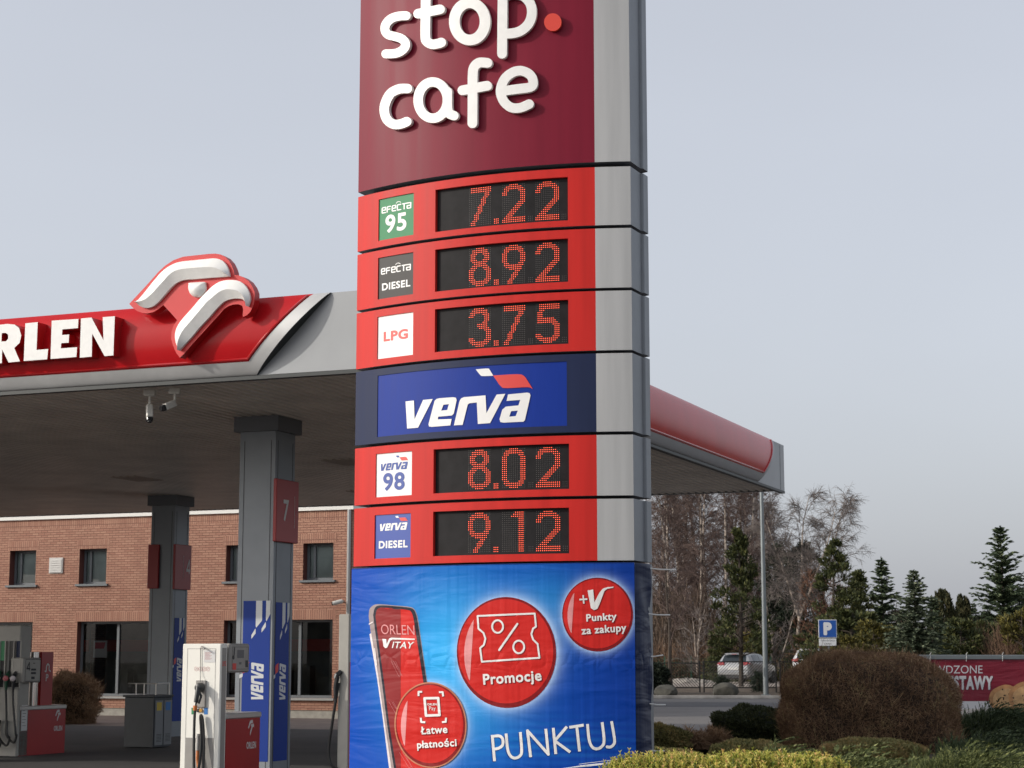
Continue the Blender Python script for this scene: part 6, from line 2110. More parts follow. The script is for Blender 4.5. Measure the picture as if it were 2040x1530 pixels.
def hatchback(label, loc, rz, paint, sz=1.0):
    """five-door hatchback; local x to the right, y forward, rear at y = 0"""
    root = thing('parked_car', loc, label, 'car', 'cars parked behind the fence', rz=rz)
    R_ = Matrix.Translation(Vector(loc)) @ Matrix.Rotation(rz, 4, 'Z')
    def put(mb, name, m, parent=root, smooth=True, angle=35):
        mb.v = [tuple(R_ @ Vector((x, y, z * sz))) for x, y, z in mb.v]
        return mb.build(name, m, parent, smooth=smooth, angle=angle)
    # stations along y: (y, half width sill, half width belt, half width roof, z bottom, z belt, z top)
    st = [(0.00, .70, .74, .50, .46, .80, .84), (.06, .80, .83, .54, .30, .92, .98), (.16, .83, .86, .58, .24, .98, 1.10), (.34, .85, .88, .60, .22, 1.00, 1.34),
          (.55, .86, .89, .61, .20, 1.00, 1.44), (1.0, .87, .90, .62, .19, .99, 1.485), (1.7, .87, .90, .63, .19, .97, 1.49), (2.2, .87, .90, .61, .19, .95, 1.45),
          (2.7, .87, .90, .57, .19, .94, 1.28), (3.05, .87, .89, .60, .19, .93, 1.06), (3.3, .86, .88, .66, .20, .88, .95), (3.8, .84, .85, .62, .22, .80, .86), (4.15, .76, .76, .54, .26, .66, .72),
          (4.26, .62, .62, .46, .34, .54, .58)]
    b = MB()
    m_ = 0
    for y, ws, wb, wr, z0, zb, zt in st:
        half = [(0, z0), (ws * .8, z0), (ws, z0 + .08), (wb, (z0 + zb) / 2 + .06), (wb * .99, zb), ((wb + wr) / 2 + .02, zb + (zt - zb) * .45), (wr + .05, zb + (zt - zb) * .85), (wr * .8, zt - .005), (0, zt)]
        ring = [(x, y, z) for x, z in half] + [(-x, y, z) for x, z in half[-2:0:-1]]
        m_ = len(ring)
        b.v.extend(ring)
    for k in range(len(st) - 1):
        for i in range(m_):
            b.f.append([k * m_ + i, (k + 1) * m_ + i, (k + 1) * m_ + (i + 1) % m_, k * m_ + (i + 1) % m_]); b.m.append(0)
    b.f.append([i for i in range(m_)]); b.m.append(0)
    b.f.append([(len(st) - 1) * m_ + i for i in range(m_)][::-1]); b.m.append(0)
    body = put(b, 'body', [paint], angle=28)
    def side(y, f, off=.012):
        """point on the glasshouse side at station y, f 0 belt .. 1 top"""
        k = max(i for i in range(len(st) - 1) if st[i][0] <= y)
        t = (y - st[k][0]) / (st[k + 1][0] - st[k][0])
        _, ws, wb, wr, z0, zb, zt = [a + (c - a) * t for a, c in zip(st[k], st[k + 1])]
        pr = [(0, wb * .99), (.45, (wb + wr) / 2 + .02), (.85, wr + .05)]
        for (f0, x0_), (f1, x1_) in zip(pr[:-1], pr[1:]):
            if f <= f1:
                return (x0_ + (x1_ - x0_) * (f - f0) / (f1 - f0) + off, y, zb + (zt - zb) * f)
        return (pr[-1][1] + off, y, zb + (zt - zb) * f)
    for sg in (1, -1):
        for ys in ([.62, 1.0, 1.42], [1.50, 1.9, 2.36], [2.44, 2.70, 2.92]):
            g = MB()
            for y in ys:
                for f in (.10, .45, .80 if ys[0] < 2.4 or y < 2.6 else .62):
                    q_ = side(y, f)
                    g.v.append((q_[0] * sg, q_[1], q_[2]))
            for j in range(2):
                for i in range(2):
                    a = j * 3 + i
                    g.f.append([a, a + 3, a + 4, a + 1] if sg > 0 else [a + 1, a + 4, a + 3, a]); g.m.append(0)
            put(g, 'side_window', M_CGLASS, angle=60)
        for y in (.82, 3.42):
            w = MB().rev((sg * .70, y, .315), (sg, 0, 0), [(0, .24), (.0, .315), (.16, .318), (.19, .30), (.19, .21)], 24)
            wh = put(w, 'wheel', M_TYRE)
            rim = MB().rev((sg * .87, y, .315), (sg, 0, 0), [(0, .21), (.02, .20), (.012, .05), (.025, .03)], 20)
            put(rim, 'rim', M_RIM, wh)
        l = MB()
        l.box((sg * .60 - .15, -.012, .86), (.30, .0, .02), (0, .12, .02), (0, .015, .15), 0, bev=.02)
        l.box((sg * .79 - .06, .06, .88), (.12, .0, 0), (0, .30, .02), (0, .01, .12), 0, bev=.02)
        put(l, 'tail_light', M_TAIL)
        mr = MB().box((sg * .90 - (.0 if sg > 0 else .16), 2.62, .96), (.16, 0, 0), (0, .10, 0), (0, 0, .12), 0, bev=.03)
        put(mr, 'mirror', paint)
    g = MB()
    for z, y, hw in ((1.02, .085, .62), (1.14, .165, .60), (1.26, .26, .575), (1.37, .365, .545)):
        for x in (-1, -.5, 0, .5, 1):
            g.v.append((x * hw, y - .015 + .03 * x * x, z))
    for j in range(3):
        for i in range(4):
            a = j * 5 + i
            g.f.append([a, a + 1, a + 6, a + 5]); g.m.append(0)
    put(g, 'rear_window', M_CGLASS)
    s_ = MB().box((-.50, .20, 1.405), (1.0, 0, 0), (0, .28, .03), (0, 0, .035), 0, bev=.012)
    put(s_, 'roof_spoiler', paint)
    put(MB().box((-.12, .185, 1.40), (.24, 0, 0), (0, .02, 0), (0, 0, .02)), 'brake_light', M_TAIL, smooth=False)
    pl_ = MB().box((-.26, -.012, .66), (.52, 0, 0), (0, .02, 0), (0, 0, .115), 0, bev=.004)
    put(pl_, 'number_plate', M_NPLATE, smooth=False)
    bp_ = MB().box((-.78, -.045, .40), (1.56, 0, 0), (0, .12, 0), (0, 0, .20), 0, bev=.04)
    put(bp_, 'rear_bumper', paint)
    bd = MB().box((-.66, -.02, .24), (1.32, 0, 0), (0, .12, 0), (0, 0, .15), 0, bev=.03)
    put(bd, 'bumper_skirt', M_CTRIM)
    rl_ = MB()
    for sg in (1, -1):
        rl_.box((sg * .56 - .02, .7, 1.49), (.04, 0, 0), (0, 1.6, 0), (0, 0, .035), 0, bev=.01)
    for k in (0, 1):
        pass
    return root, put, rl_
ZP = .35
cp = at(1461, 1362, 90.0)
hatchback('silver hatchback parked with its tail to the dark bar fence', (cp[0], 90.0, ZP), -rad(27), car_mats((0.36, 0.365, 0.37), 'silver_paint'))
cp = at(1611, 1362, 95.0)
r_, put_, rl_ = hatchback('white car behind the brown hedge, only its roof and rear window showing', (cp[0], 95.0, ZP), -rad(20), car_mats((0.66, 0.66, 0.65), 'white_paint'), sz=1.16)
put_(rl_, 'roof_rails', M_CTRIM, r_)

# ================================================================== RED BANNER ON ITS FRAME
YB = 42.0
B0 = at(1745, 1303.5, YB)
bt = at(1823, 1305, YB)[2]
RB = Plane((B0[0], YB), (1.0, 0.0))
rb_w, rb_z1, rb_z0 = 7.6, bt - .09, at(1900, 1410, YB)[2]
M_RBAN = wrinkle(mat('red_banner_print', (0.20, 0.006, 0.022), .5), 1.6)
M_RBW = mat('banner_white_print', (0.62, 0.61, 0.62), .5); M_RBD = mat('banner_dark_print', (0.07, 0.004, 0.01), .5)
M_COOK = mat('cookie_print', (0.42, 0.21, 0.085), .6, noise=.3, nscale=6); M_COOKD = mat('cookie_chip_print', (0.05, 0.02, 0.012), .6); M_COOKL = mat('cookie_light_print', (0.52, 0.31, 0.14), .6, noise=.25, nscale=9)
rb = thing('advert_banner', (B0[0], YB, 0), 'long dark red banner with white lettering and cookies on a grey frame', 'banner')
m_ = MB()
nx, nz = 60, 14
for j in range(nz + 1):
    for i in range(nx + 1):
        s, z = rb_w * i / nx, rb_z0 + (rb_z1 - rb_z0) * j / nz
        m_.v.append(RB.pt(s, z, .0))
for j in range(nz):
    for i in range(nx):
        a = j * (nx + 1) + i
        m_.f.append([a, a + 1, a + nx + 2, a + nx + 1]); m_.m.append(0)
m_.build('printed_sheet', [M_RBAN], rb, smooth=True)
tx = MB()
lettering(tx, RB, 'SPRAWDZONE', (1814, 1342), (1957.5, 1341.3), (1814, 1326.5), .004, 0)
lettering(tx, RB, 'ZESTAWY', (1874, 1375.2), (1979, 1375.2), (1874, 1348), .0035, 1, bold=.10)
lettering(tx, RB, 'ZESTAWY', (1873, 1374), (1978, 1374), (1873, 1346.5), .006, 0, bold=.10)
tx.build('printed_lettering', [M_RBW, M_RBD], rb)
m_ = MB()
decal(m_, RB, [[(1760, 1397), (2500, 1397), (2500, 1412), (1760, 1412)]], .003, 0)
ck = MB()
for (cx_, cy_, rx, ry, k, sd) in ((2003, 1392, 34, 27, .0045, 1), (2044, 1389, 36, 30, .006, 2), (2104, 1391, 40, 30, .0045, 3)):
    pts = [(cx_ + rx * (1 + .04 * math.sin(3 * a + sd)) * math.cos(a), cy_ + ry * (1 + .05 * math.sin(4 * a + sd)) * math.sin(a)) for a in [2 * math.pi * i / 36 for i in range(36)]]
    decal(ck, RB, [pts], k, 0)
    decal(ck, RB, [[(cx_ + (x - cx_) * .82 + 2, cy_ + (y - cy_) * .8 + 2) for x, y in pts]], k + .0006, 2)
    random.seed(sd)
    for _ in range(15):
        a, r_ = random.uniform(0, 6.28), random.uniform(.1, .75)
        x, y = cx_ + rx * r_ * math.cos(a), cy_ + ry * r_ * math.sin(a)
        decal(ck, RB, [circ(x, y, random.uniform(1.2, 2.6), random.uniform(.9, 1.7), 9, random.uniform(0, 3))], k + .0012, 1)
m_.build('white_band', [M_RBW], rb)
ck.build('printed_cookies', [M_COOK, M_COOKD, M_COOKL], rb)
MB().box(RB.pt(-.05, rb_z1 - .01, .03), (rb_w + .1, 0, 0), (0, .08, 0), (0, 0, .105), bev=.012).build('frame_rail', M_GALV, rb)
for x in (0, 2.5, 5.0, 7.5):
    MB().box(RB.pt(x, 0, -.03), (.07, 0, 0), (0, .07, 0), (0, 0, rb_z1)).build('frame_post', M_GALV, rb)
ti = MB()
for k in range(9):
    x = .4 + .82 * k
    m_ = MB().tube([RB.pt(x, rb_z1 - .05, .02), RB.pt(x, rb_z1 + .04, .05), RB.pt(x + .01, rb_z1 + .11, .0), RB.pt(x + .03, rb_z1 + .15, .02)], .006, 5)
    m_.build('cable_tie', M_TIE, rb)

# ================================================================== TREES
M_BIRCH = bpy.data.materials.new('birch_bark'); M_BIRCH.use_nodes = True
nt = M_BIRCH.node_tree
bb = nt.nodes['Principled BSDF']; bb.inputs['Roughness'].default_value = .85
tc = nt.nodes.new('ShaderNodeTexCoord'); mp = nt.nodes.new('ShaderNodeMapping'); mp.inputs['Scale'].default_value = (2, 2, 1.6)
ns = nt.nodes.new('ShaderNodeTexNoise'); ns.inputs['Scale'].default_value = 2.2; ns.inputs['Detail'].default_value = 6
cr = nt.nodes.new('ShaderNodeValToRGB')
for e, (pp_, c_) in zip(cr.color_ramp.elements, ((.40, (0.065, 0.050, 0.040)), (.54, (0.46, 0.385, 0.32)))):
    e.position = pp_; e.color = (*c_, 1)
nt.links.new(tc.outputs['Object'], mp.inputs[0]); nt.links.new(mp.outputs[0], ns.inputs[0]); nt.links.new(ns.outputs[0], cr.inputs[0]); nt.links.new(cr.outputs[0], bb.inputs['Base Color'])
M_TWIG = mat('birch_twigs', (0.115, 0.078, 0.066), .9)
M_TWIGL = mat('pale_birch_twigs', (0.155, 0.130, 0.118), .9)
M_BARK = mat('dark_bark', (0.055, 0.042, 0.032), .9, noise=.3, nscale=6)
M_BARKR = mat('red_brown_twigs', (0.15, 0.075, 0.045), .9)

def limb(rng, p, d, L, n, wob, droop):
    pts = [np.array(p, float)]
    d = np.array(d, float)
    for i in range(n):
        d = d + rng.normal(0, wob, 3) + np.array([0, 0, droop])
        d /= np.linalg.norm(d)
        pts.append(pts[-1] + d * L / n)
    return pts, d

def bare_tree(seed, H, r0, nb, spread, first=.25, droop=-.10, twr=.011, lean=(0, 0), fork=None, n2=9, n3=7, tw=.55):
    """trunk and twig meshes of a leafless tree standing at the origin"""
    rng = np.random.default_rng(seed)
    T_, C_ = MB(), MB()
    stems = []
    if fork is None:
        stems.append(limb(rng, (0, 0, 0), (lean[0], lean[1], 1), H, 12, .035, .01)[0])
    else:
        base = limb(rng, (0, 0, 0), (lean[0], lean[1], 1), H * fork, 5, .03, .01)[0]
        for k in (-1, .35, 1):
            stems.append(base + limb(rng, base[-1], (k * .33 + lean[0], rng.normal(0, .15), 1), H * (1 - fork) * rng.uniform(.8, 1), 9, .05, .015)[0][1:])
    for s_ in stems:
        n = len(s_)
        T_.tube([tuple(p) for p in s_], [max(r0 * (1 - i / n) ** .8, .012) for i in range(n)], 6)
        for b in range(nb if len(stems) == 1 else nb // 2):
            t = first + (1 - first) * (b + rng.uniform(0, 1)) / (nb if len(stems) == 1 else nb // 2)
            t = min(t, .985)
            if fork and t < fork * 1.05:
                t = fork * 1.05 + .1 * rng.uniform()
            k = t * (n - 1); i = int(k)
            p = s_[i] + (s_[min(i + 1, n - 1)] - s_[i]) * (k - i)
            a = rng.uniform(0, 2 * math.pi)
            L = spread * (1.1 - .72 * t) * rng.uniform(.6, 1.15)
            pts, _ = limb(rng, p, (math.cos(a), math.sin(a), rng.uniform(.5, 1.2)), L, 5, .12, .02)
            rb_ = max(r0 * .30 * (1.1 - t), .016)
            C_.tube([tuple(q) for q in pts], [rb_ * (1 - .16 * j) for j in range(6)], 4, caps=False)
            for _ in range(n2):
                u = rng.uniform(.25, 1.0) * 5; j = min(int(u), 4)
                q = pts[j] + (pts[j + 1] - pts[j]) * (u - j)
                dd = (pts[j + 1] - pts[j]) / np.linalg.norm(pts[j + 1] - pts[j]) + rng.normal(0, .55, 3)
                L2 = L * rng.uniform(.25, .55)
                p2, _ = limb(rng, q, dd, L2, 3, .15, droop * .5)
                C_.tube([tuple(x) for x in p2], [twr * 1.5, twr * 1.3, twr, twr * .7], 3, caps=False)
                for _ in range(n3):
                    u = rng.uniform(.2, 1) * 3; j2 = min(int(u), 2)
                    q2 = p2[j2] + (p2[j2 + 1] - p2[j2]) * (u - j2)
                    d3 = (p2[j2 + 1] - p2[j2]) / (np.linalg.norm(p2[j2 + 1] - p2[j2]) + 1e-9) + rng.normal(0, .5, 3)
                    p3, _ = limb(rng, q2, d3, tw * rng.uniform(.5, 1.3), 2, .15, droop * 2)
                    C_.tube([tuple(x) for x in p3], [twr * .8, twr * .7, twr * .4], 3, caps=False)
    return T_, C_

def plant(proto, name, label, cat, loc, rz, sc, group=None, sx=1.0):
    """a tree from ready meshes: thing > trunk, crown"""
    o = thing(name, loc, label, cat, group, rz)
    o.scale = (sc * sx, sc * sx, sc)
    for me, nm in proto:
        c = bpy.data.objects.new(nm, me)
        COL.objects.link(c)
        c.parent = o
    return o

def protos(T_, C_, mt, mc, cn='crown'):
    a = T_.build('trunk', mt); b = C_.build(cn, mc)
    r = [(a.data, 'trunk'), (b.data, cn)]
    bpy.data.objects.remove(a); bpy.data.objects.remove(b)
    return r

BR = [protos(*bare_tree(40 + k, 13.5, .165, 30, 3.0, first=.30, droop=-.12, n3=8), M_BIRCH, M_TWIG) for k in range(4)]
def gz_at(Y):
    return .12
def stand(u, Y):
    return (at(u, 1340, Y)[0], Y, 0.05)
rng = np.random.default_rng(77)
us = [1280, 1304, 1322, 1338, 1352, 1371, 1386, 1391, 1408, 1420, 1441, 1459, 1474, 1490, 1507, 1523, 1538, 1262, 1366, 1500]
for i, u in enumerate(us):
    Y = 106 + 18 * ((i * 7) % 10) / 10.0
    h = 1.0 if u < 1530 else .84
    plant(BR[i % 4], 'bare_birch', 'leafless birch in the bare wood behind the car park', 'tree', stand(u, Y), rng.uniform(0, 6.28), h * rng.uniform(.92, 1.08) * Y / 115,
          'leafless birches of the bare wood')
PB = protos(*bare_tree(61, 11.2, .115, 40, 2.6, fork=.33, droop=-.10, first=.36, twr=.009, n2=9, n3=9), M_BIRCH, M_TWIGL)
plant(PB, 'bare_birch', 'pale forked leafless birch standing clear against the sky', 'tree', stand(1591, 100.5), .0, 1.0)
PB2 = protos(*bare_tree(67, 10.8, .12, 30, 3.0, lean=(.16, 0), droop=-.24, first=.34, twr=.010, n2=9, n3=8), M_BIRCH, M_TWIGL)
plant(PB2, 'bare_birch', 'leaning pale birch with hanging twigs right of the forked birch', 'tree', stand(1616, 106), .0, 1.0)
SB = protos(*bare_tree(71, 4.2, .06, 18, 1.5, first=.15, droop=.02, twr=.008, fork=.2, n2=6, n3=4, tw=.4), M_BIRCH, M_TWIGL)
plant(SB, 'young_bare_tree', 'slender pale multi stemmed young tree left of the silver car', 'tree', stand(1389, 99), 1.0, 1.05)
plant(SB, 'young_bare_tree', 'pale young bare tree with spreading limbs right of the lamp post', 'tree', stand(1548, 98), 2.6, 1.1)
DT = protos(*bare_tree(73, 6.5, .10, 22, 2.0, first=.3, droop=.0, twr=.010, n2=7, n3=5, tw=.45), M_BARK, M_TWIG)
plant(DT, 'bare_tree', 'dark slim leafless tree on the verge beside the squat boulder', 'tree', stand(1337, 78), .5, .95)
RT = protos(*bare_tree(75, 5.8, .09, 30, 2.3, first=.10, droop=.03, twr=.010, fork=.15, n2=8, n3=6, tw=.5), M_BARK, M_BARKR)
plant(RT, 'bare_tree', 'reddish brown leafless tree rising behind the parking sign', 'tree', stand(1652, 92), .2, 1.0)

LF_SPR = leaf_mat('spruce_needles', [(0, (0.018, 0.030, 0.014)), (.6, (0.052, 0.076, 0.036)), (1, (0.12, 0.145, 0.072))], .75)
LF_BSP = leaf_mat('blue_spruce_needles', [(0, (0.022, 0.032, 0.018)), (.55, (0.082, 0.105, 0.062)), (1, (0.18, 0.20, 0.125))], .75)
LF_PIN = leaf_mat('pine_needles', [(0, (0.018, 0.026, 0.008)), (.6, (0.055, 0.066, 0.020)), (1, (0.115, 0.115, 0.035))], .7)
LF_THU = leaf_mat('thuja_scales', [(0, (0.020, 0.024, 0.010)), (.6, (0.052, 0.056, 0.022)), (1, (0.10, 0.085, 0.035))], .75)
LF_YEL = leaf_mat('golden_conifer', [(0, (0.030, 0.030, 0.008)), (.6, (0.10, 0.088, 0.020)), (1, (0.20, 0.165, 0.035))], .7)
LF_DEEP = leaf_mat('deep_green_needles', [(0, (0.008, 0.014, 0.009)), (.7, (0.022, 0.032, 0.018)), (1, (0.05, 0.058, 0.032))], .75)

def conifer(seed, H, R_, whorls, per, tuft, up=.25, droop=.25, bare=.06, ragged=.25, power=.85, wid=.30, tip=0.0):
    """layered conifer: whorls of branches carrying needle tufts"""
    rng = np.random.default_rng(seed)
    T_ = MB().tube([(0, 0, 0), (0, 0, H * .5), (0, 0, H * .985)], [H * .018, H * .011, .012], 6)
    Ps, Ns, Ss = [], [], []
    for w in range(whorls):
        t = bare + (1 - bare) * (w + rng.uniform(-.3, .3)) / whorls
        z = H * t
        Rr_ = R_ * max(1 - t, 0) ** power * (1 + rng.uniform(-ragged, ragged)) + .05
        nbr = max(4, int(per * (1 - t * .5)))
        a0 = rng.uniform(0, 6.28)
        for b in range(nbr):
            a = a0 + 2 * math.pi * b / nbr + rng.normal(0, .22)
            if rng.uniform() < .16:
                continue
            L = Rr_ * (1.25 if rng.uniform() < .12 else 1) * (1 + rng.uniform(-ragged, ragged))
            n_t = max(3, int(L / tuft * 2.6))
            for j in range(n_t):
                s = (j + .6) / n_t
                r = L * s
                zz = z + up * r - droop * r * r / max(R_, .3) + rng.normal(0, .03)
                c = np.array([r * math.cos(a), r * math.sin(a), zz])
                d = np.array([math.cos(a), math.sin(a), up * .8 - droop * s + tip])
                sd = np.array([-math.sin(a), math.cos(a), -.1])
                k = rng.uniform(.5, 1)
                for q in (-1, 1, 0):
                    Ps.append(c + rng.normal(0, .02, 3)); Ns.append(d + sd * q * 1.1 + rng.normal(0, .12, 3)); Ss.append(tuft * (1.15 - .5 * s) * rng.uniform(.7, 1.2))
    z = H * .93
    for k in range(26):
        Ps.append(np.array([0, 0, H * (.86 + .14 * k / 26)])); Ns.append(np.array([rng.normal(0, .5), rng.normal(0, .5), 1.0])); Ss.append(tuft * .6)
    mb = MB()
    scatter(mb, np.array(Ps), np.array(Ns) / np.linalg.norm(np.array(Ns), axis=1, keepdims=True), np.array(Ss), wid, .12, rng)
    return T_, mb

def clump_tree(seed, H, R_, nc, cs, leafs, size, first=.2, power=.7, asp=.35, trunk=.016):
    """irregular evergreen: separate rounded tufts on a trunk"""
    rng = np.random.default_rng(seed)
    T_ = MB().tube([(0, 0, 0), (rng.normal(0, .08), 0, H * .5), (0, 0, H * .97)], [H * trunk, H * trunk * .7, .015], 6)
    mb = MB()
    for k in range(nc):
        t = first + (1 - first) * ((k + rng.uniform(0, 1)) / nc)
        a = rng.uniform(0, 6.28)
        r = R_ * max(1 - t, .02) ** power * rng.uniform(.25, 1.05)
        c = np.array([r * math.cos(a), r * math.sin(a), H * t * .97])
        s = cs * rng.uniform(.6, 1.25) * (1.1 - .5 * t)
        n = int(leafs * rng.uniform(.7, 1.2))
        d = rng.normal(0, 1, (n, 3)); d /= np.linalg.norm(d, axis=1, keepdims=True)
        P = c + d * s * np.array([1.0, 1.0, .75]) * rng.uniform(.35, 1, n)[:, None]
        N = d * .6 + np.array([math.cos(a) * .4, math.sin(a) * .4, .9])
        scatter(mb, P, N / np.linalg.norm(N, axis=1, keepdims=True), size, asp, .4, rng)
        if r > .35:
            T_.tube([(0, 0, c[2] - r * .3), tuple(c)], [.03, .012], 4, caps=False)
    return T_, mb

def top_h(v, Y, z0=0.05):
    return at(1500, v, Y)[2] - z0
def conif(label, name, u, v, Y, proto, group=None, sx=1.0, H=None, rz=0.0):
    h = top_h(v, Y)
    return plant(proto, name, label, 'tree', stand(u, Y), rz, h / H, group, sx)
PN1 = protos(*clump_tree(81, 7.0, 1.9, 60, .42, 130, .17, first=.27, power=.75), M_BARK, LF_PIN)
conif('olive green ragged pine with a dark trunk beside the silver car', 'pine_tree', 1476, 1047, 81.5, PN1, H=7.0)
PN2 = protos(*clump_tree(83, 7.0, 2.0, 80, .42, 130, .17, first=.05, power=.62), M_BARK, LF_PIN)
conif('narrow topped olive pine just right of the leaning birch', 'pine_tree', 1668, 1070, 88, PN2, H=7.0)
conif('broad dark pine with branches reaching right against the sky', 'pine_tree', 1716, 1133, 91, PN2, H=7.0, rz=2.1, sx=1.25)
TH1 = protos(*clump_tree(85, 6.0, 1.75, 90, .50, 170, .17, first=.04, power=.42), M_BARK, LF_DEEP)
conif('dark broad evergreen behind the forked birch', 'evergreen_tree', 1600, 1078, 104, TH1, H=6.0, sx=.85)
conif('dark evergreen left of the forked birch beside the lamp post', 'evergreen_tree', 1553, 1080, 105.5, TH1, H=6.0, sx=.75, rz=1.2)
SP1 = protos(*conifer(91, 6.0, 1.65, 34, 13, .30, up=.42, droop=.40, ragged=.30, power=.9, wid=.36), M_BARK, LF_SPR)
SP2 = protos(*conifer(93, 6.0, 2.05, 38, 17, .27, up=.08, droop=.16, ragged=.20, power=.8, tip=.2, wid=.38), M_BARK, LF_BSP)
SP3 = protos(*conifer(95, 8.0, 2.35, 38, 13, .34, up=.55, droop=.42, ragged=.36, power=.85, wid=.36), M_BARK, LF_SPR)
conif('grey green spruce with a thin spiky top between two pines', 'spruce_tree', 1762, 1112, 94, SP1, H=6.0)
conif('dense blue green spruce with layered boughs above the red banner', 'spruce_tree', 1827, 1135, 72, SP2, H=6.0)
conif('tall dark spruce at the right edge of the photo', 'spruce_tree', 2004, 1049, 84, SP3, H=8.0)
conif('small blue green spruce tip left of the tall right hand spruce', 'spruce_tree', 1943, 1200, 92, SP1, H=6.0, rz=1.0, sx=.9)
conif('mid height spruce half hidden behind the blue green spruce', 'spruce_tree', 1861, 1188, 82, SP1, H=6.0, rz=2.2, sx=1.2)
def thuja(seed, H, R_, n):
    rng = np.random.default_rng(seed)
    P, N, d = superell(n, rng, 2.3, (R_, R_, H / 2), -1)
    P[:, 2] += H / 2
    P[:, :2] *= (1.05 - .55 * (P[:, 2:3] / H) ** 2)
    P += N * (.10 * np.sin(d[:, 0] * 11 + d[:, 2] * 17))[:, None] - N * (.18 * rng.uniform(0, 1, len(P)))[:, None]
    mb = MB(); scatter(mb, P, N * .4 + np.array([0, 0, 1.0]), .20, .35, .35, rng)
    return MB().tube([(0, 0, 0), (0, 0, H * .9)], [.08, .02], 6), mb
TU = protos(*thuja(97, 5.0, .95, 9000), M_BARK, LF_THU)
for u, v, Y, sx, lab in ((1884, 1177, 86, .95, 'tallest rounded column thuja behind the blue green spruce'), (1872, 1182, 88, .55, 'narrow thuja leaning on the tallest column thuja'), (1918, 1187, 88, .50, 'slim thuja, left of the twin thujas'),
                         (1929, 1191, 88, .52, 'slim thuja, right of the twin thujas')):
    conif(lab, 'thuja_tree', u, v, Y, TU, 'column thujas above the banner', sx=sx, H=5.0, rz=u)
YL_ = protos(*clump_tree(99, 3.0, 1.5, 46, .42, 150, .15, first=.06, power=.4), M_BARK, LF_YEL)
YLD = protos(*clump_tree(98, 3.0, 1.5, 50, .42, 150, .15, first=.06, power=.4), M_BARK, LF_PIN)
for u, v, Y, sx, rz_, lab in ((1708, 1204, 106, .85, .4, 'dark evergreen mass between the two olive pines'), (1790, 1214, 103, .9, 1.9, 'dark evergreen behind the gap between the spiky and blue green spruces'),
                              (1900, 1222, 101, .75, 2.7, 'dark evergreen low between the thujas and the blue green spruce'), (1966, 1216, 99, .85, .9, 'dark evergreen left behind the tall right hand spruce'),
                              (2046, 1170, 98, .9, 3.3, 'dark evergreen cut by the right edge of the photo')):
    conif(lab, 'evergreen_tree', u, v, Y, TH1, 'dark evergreens closing the tree line', sx=sx * 1.5, H=6.0, rz=rz_)
for i, (u, v, Y, sx, pr, lab) in enumerate(((1702, 1215, 80, 1.4, YLD, 'wide olive bush right of the parking sign'), (1742, 1238, 76, 1.2, YL_, 'golden bush left of the blue green spruce'),
                                   (1690, 1268, 74, 1.1, YL_, 'low golden bush just right of the parking plate'), (2040, 1212, 74, .9, YL_, 'golden conifer at the right edge of the photo'),
                                   (1918, 1232, 78, 1.1, YLD, 'dark olive bush under the twin thujas'), (1968, 1238, 80, 1.0, YLD, 'olive bush left of the tall right hand spruce'),
                                   (1500, 1262, 97, 1.1, YL_, 'yellowish low bush above the silver car roof'), (1440, 1270, 97, 1.0, YLD, 'green low bush over the left of the silver car'),
                                   (1600, 1262, 98, 1.2, YLD, 'green low bush above the white car roof'))):
    conif(lab, 'conifer_bush', u, v, Y, pr, 'low conifers behind the car park', sx=sx, H=3.0, rz=i * 1.3)
c, s = px_shrub(1270, 1331, 1320, 77.0, .7, .1)
clipped_shrub('dark_shrub', 'dark evergreen shrub on the verge by the banner edge', 'shrub', c, s, 2.8, 9000, LF_DEEP, None, 17, length=.12, aspect=.3, tilt=.8, lump=.08, core=M_GREEND, layers=.12)
for i, (u0, u1, vt, lab) in enumerate(((1424, 1452, 1346, 'small dark twiggy shrub left of the pointed boulder'), (1498, 1524, 1338, 'dark red twiggy shrub left of the lamp post'))):
    c, s = px_shrub(u0, u1, vt, 76.5, .4, .1)
    clipped_shrub('verge_shrub', lab, 'shrub', c, s, 2.2, 1300, LF_DEEP, None, 18 + i, 'small shrubs on the verge', length=.22, aspect=.08, tilt=.9, lump=.05, layers=.2)

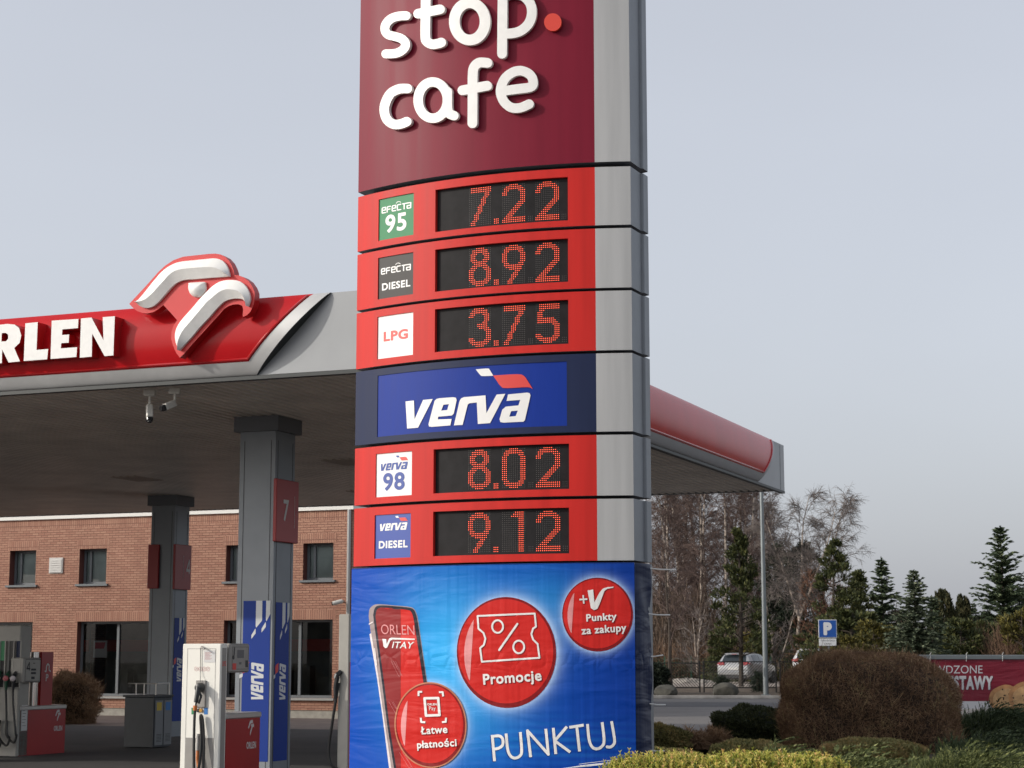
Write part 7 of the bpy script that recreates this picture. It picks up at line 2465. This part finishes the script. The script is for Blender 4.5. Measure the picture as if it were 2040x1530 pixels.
# undergrowth of the far wood: nobody could count it
def thicket(name, label, x0_, x1_, y0_, y1_, hmin, hmax, n, leaf, seed, asp=.022, tilt=.28):
    rng = np.random.default_rng(seed)
    X, Y_ = rng.uniform(x0_, x1_, n), rng.uniform(y0_, y1_, n)
    z = rng.uniform(0, 1, n) ** 1.2
    H = hmin + (hmax - hmin) * (.5 + .5 * np.sin(X * .9 + 2 * np.sin(X * .37)))
    P = np.stack([X, Y_, .1 + z * H * .8], 1)
    mb = MB()
    scatter(mb, P, np.tile([0, 0, 1.0], (n, 1)), 1.5, asp, tilt, rng, .5)
    o = mb.build(name, leaf)
    tag(o, label, 'undergrowth', kind='stuff')
LF_THK = leaf_mat('thicket_twigs', [(0, (0.045, 0.032, 0.024)), (.55, (0.10, 0.070, 0.050)), (1, (0.19, 0.135, 0.10))], .9)
LF_THR = leaf_mat('thicket_red_twigs', [(0, (0.06, 0.036, 0.024)), (.6, (0.14, 0.082, 0.052)), (1, (0.21, 0.135, 0.085))], .9)
X0, X1 = at(1255, 1340, 105)[0], at(1790, 1340, 105)[0]
thicket('wood_undergrowth', 'brown leafless undergrowth filling the bare wood', X0, at(1640, 1340, 115)[0], 104, 132, 3.0, 6.2, 24000, LF_THK, 5)
thicket('low_undergrowth', 'low reddish brown brush at the foot of the wood', X0, X1, 101.5, 108, .7, 2.0, 9000, LF_THR, 6, asp=.02, tilt=.5)
thicket('right_undergrowth', 'brown brush behind the red banner on the right', at(1930, 1300, 80)[0], at(2120, 1300, 80)[0], 74, 80, 1.6, 2.6, 6000, LF_THR, 7, asp=.014, tilt=.4)
thicket('far_undergrowth', 'far brown brush behind the conifers', at(1640, 1300, 120)[0], at(2150, 1300, 120)[0], 100, 126, 3.0, 4.8, 15000, LF_THK, 8)
# pale spoil heap and planks behind the fence
rng = np.random.default_rng(12)
gx = at(1370, 1350, 92)
M_SPOIL = mat('pale_rubble', (0.30, 0.27, 0.235), .9, noise=.3, nscale=3)
hp = MB()
n_ = 26
for j in range(9):
    for i in range(n_):
        a = 2 * math.pi * i / n_
        r = 1 - j / 8
        hp.v.append((gx[0] + 1.3 * r * math.cos(a) * (1 + rng.normal(0, .04)), 92 + .8 * r * math.sin(a), ZP + .22 * (1 - r) ** .5 + rng.normal(0, .035)))
for j in range(8):
    for i in range(n_):
        hp.f.append([j * n_ + i, j * n_ + (i + 1) % n_, (j + 1) * n_ + (i + 1) % n_, (j + 1) * n_ + i]); hp.m.append(0)
tag(hp.build('rubble_heap', M_SPOIL), 'pale heap of rubble behind the bar fence left of the car', 'rubble')
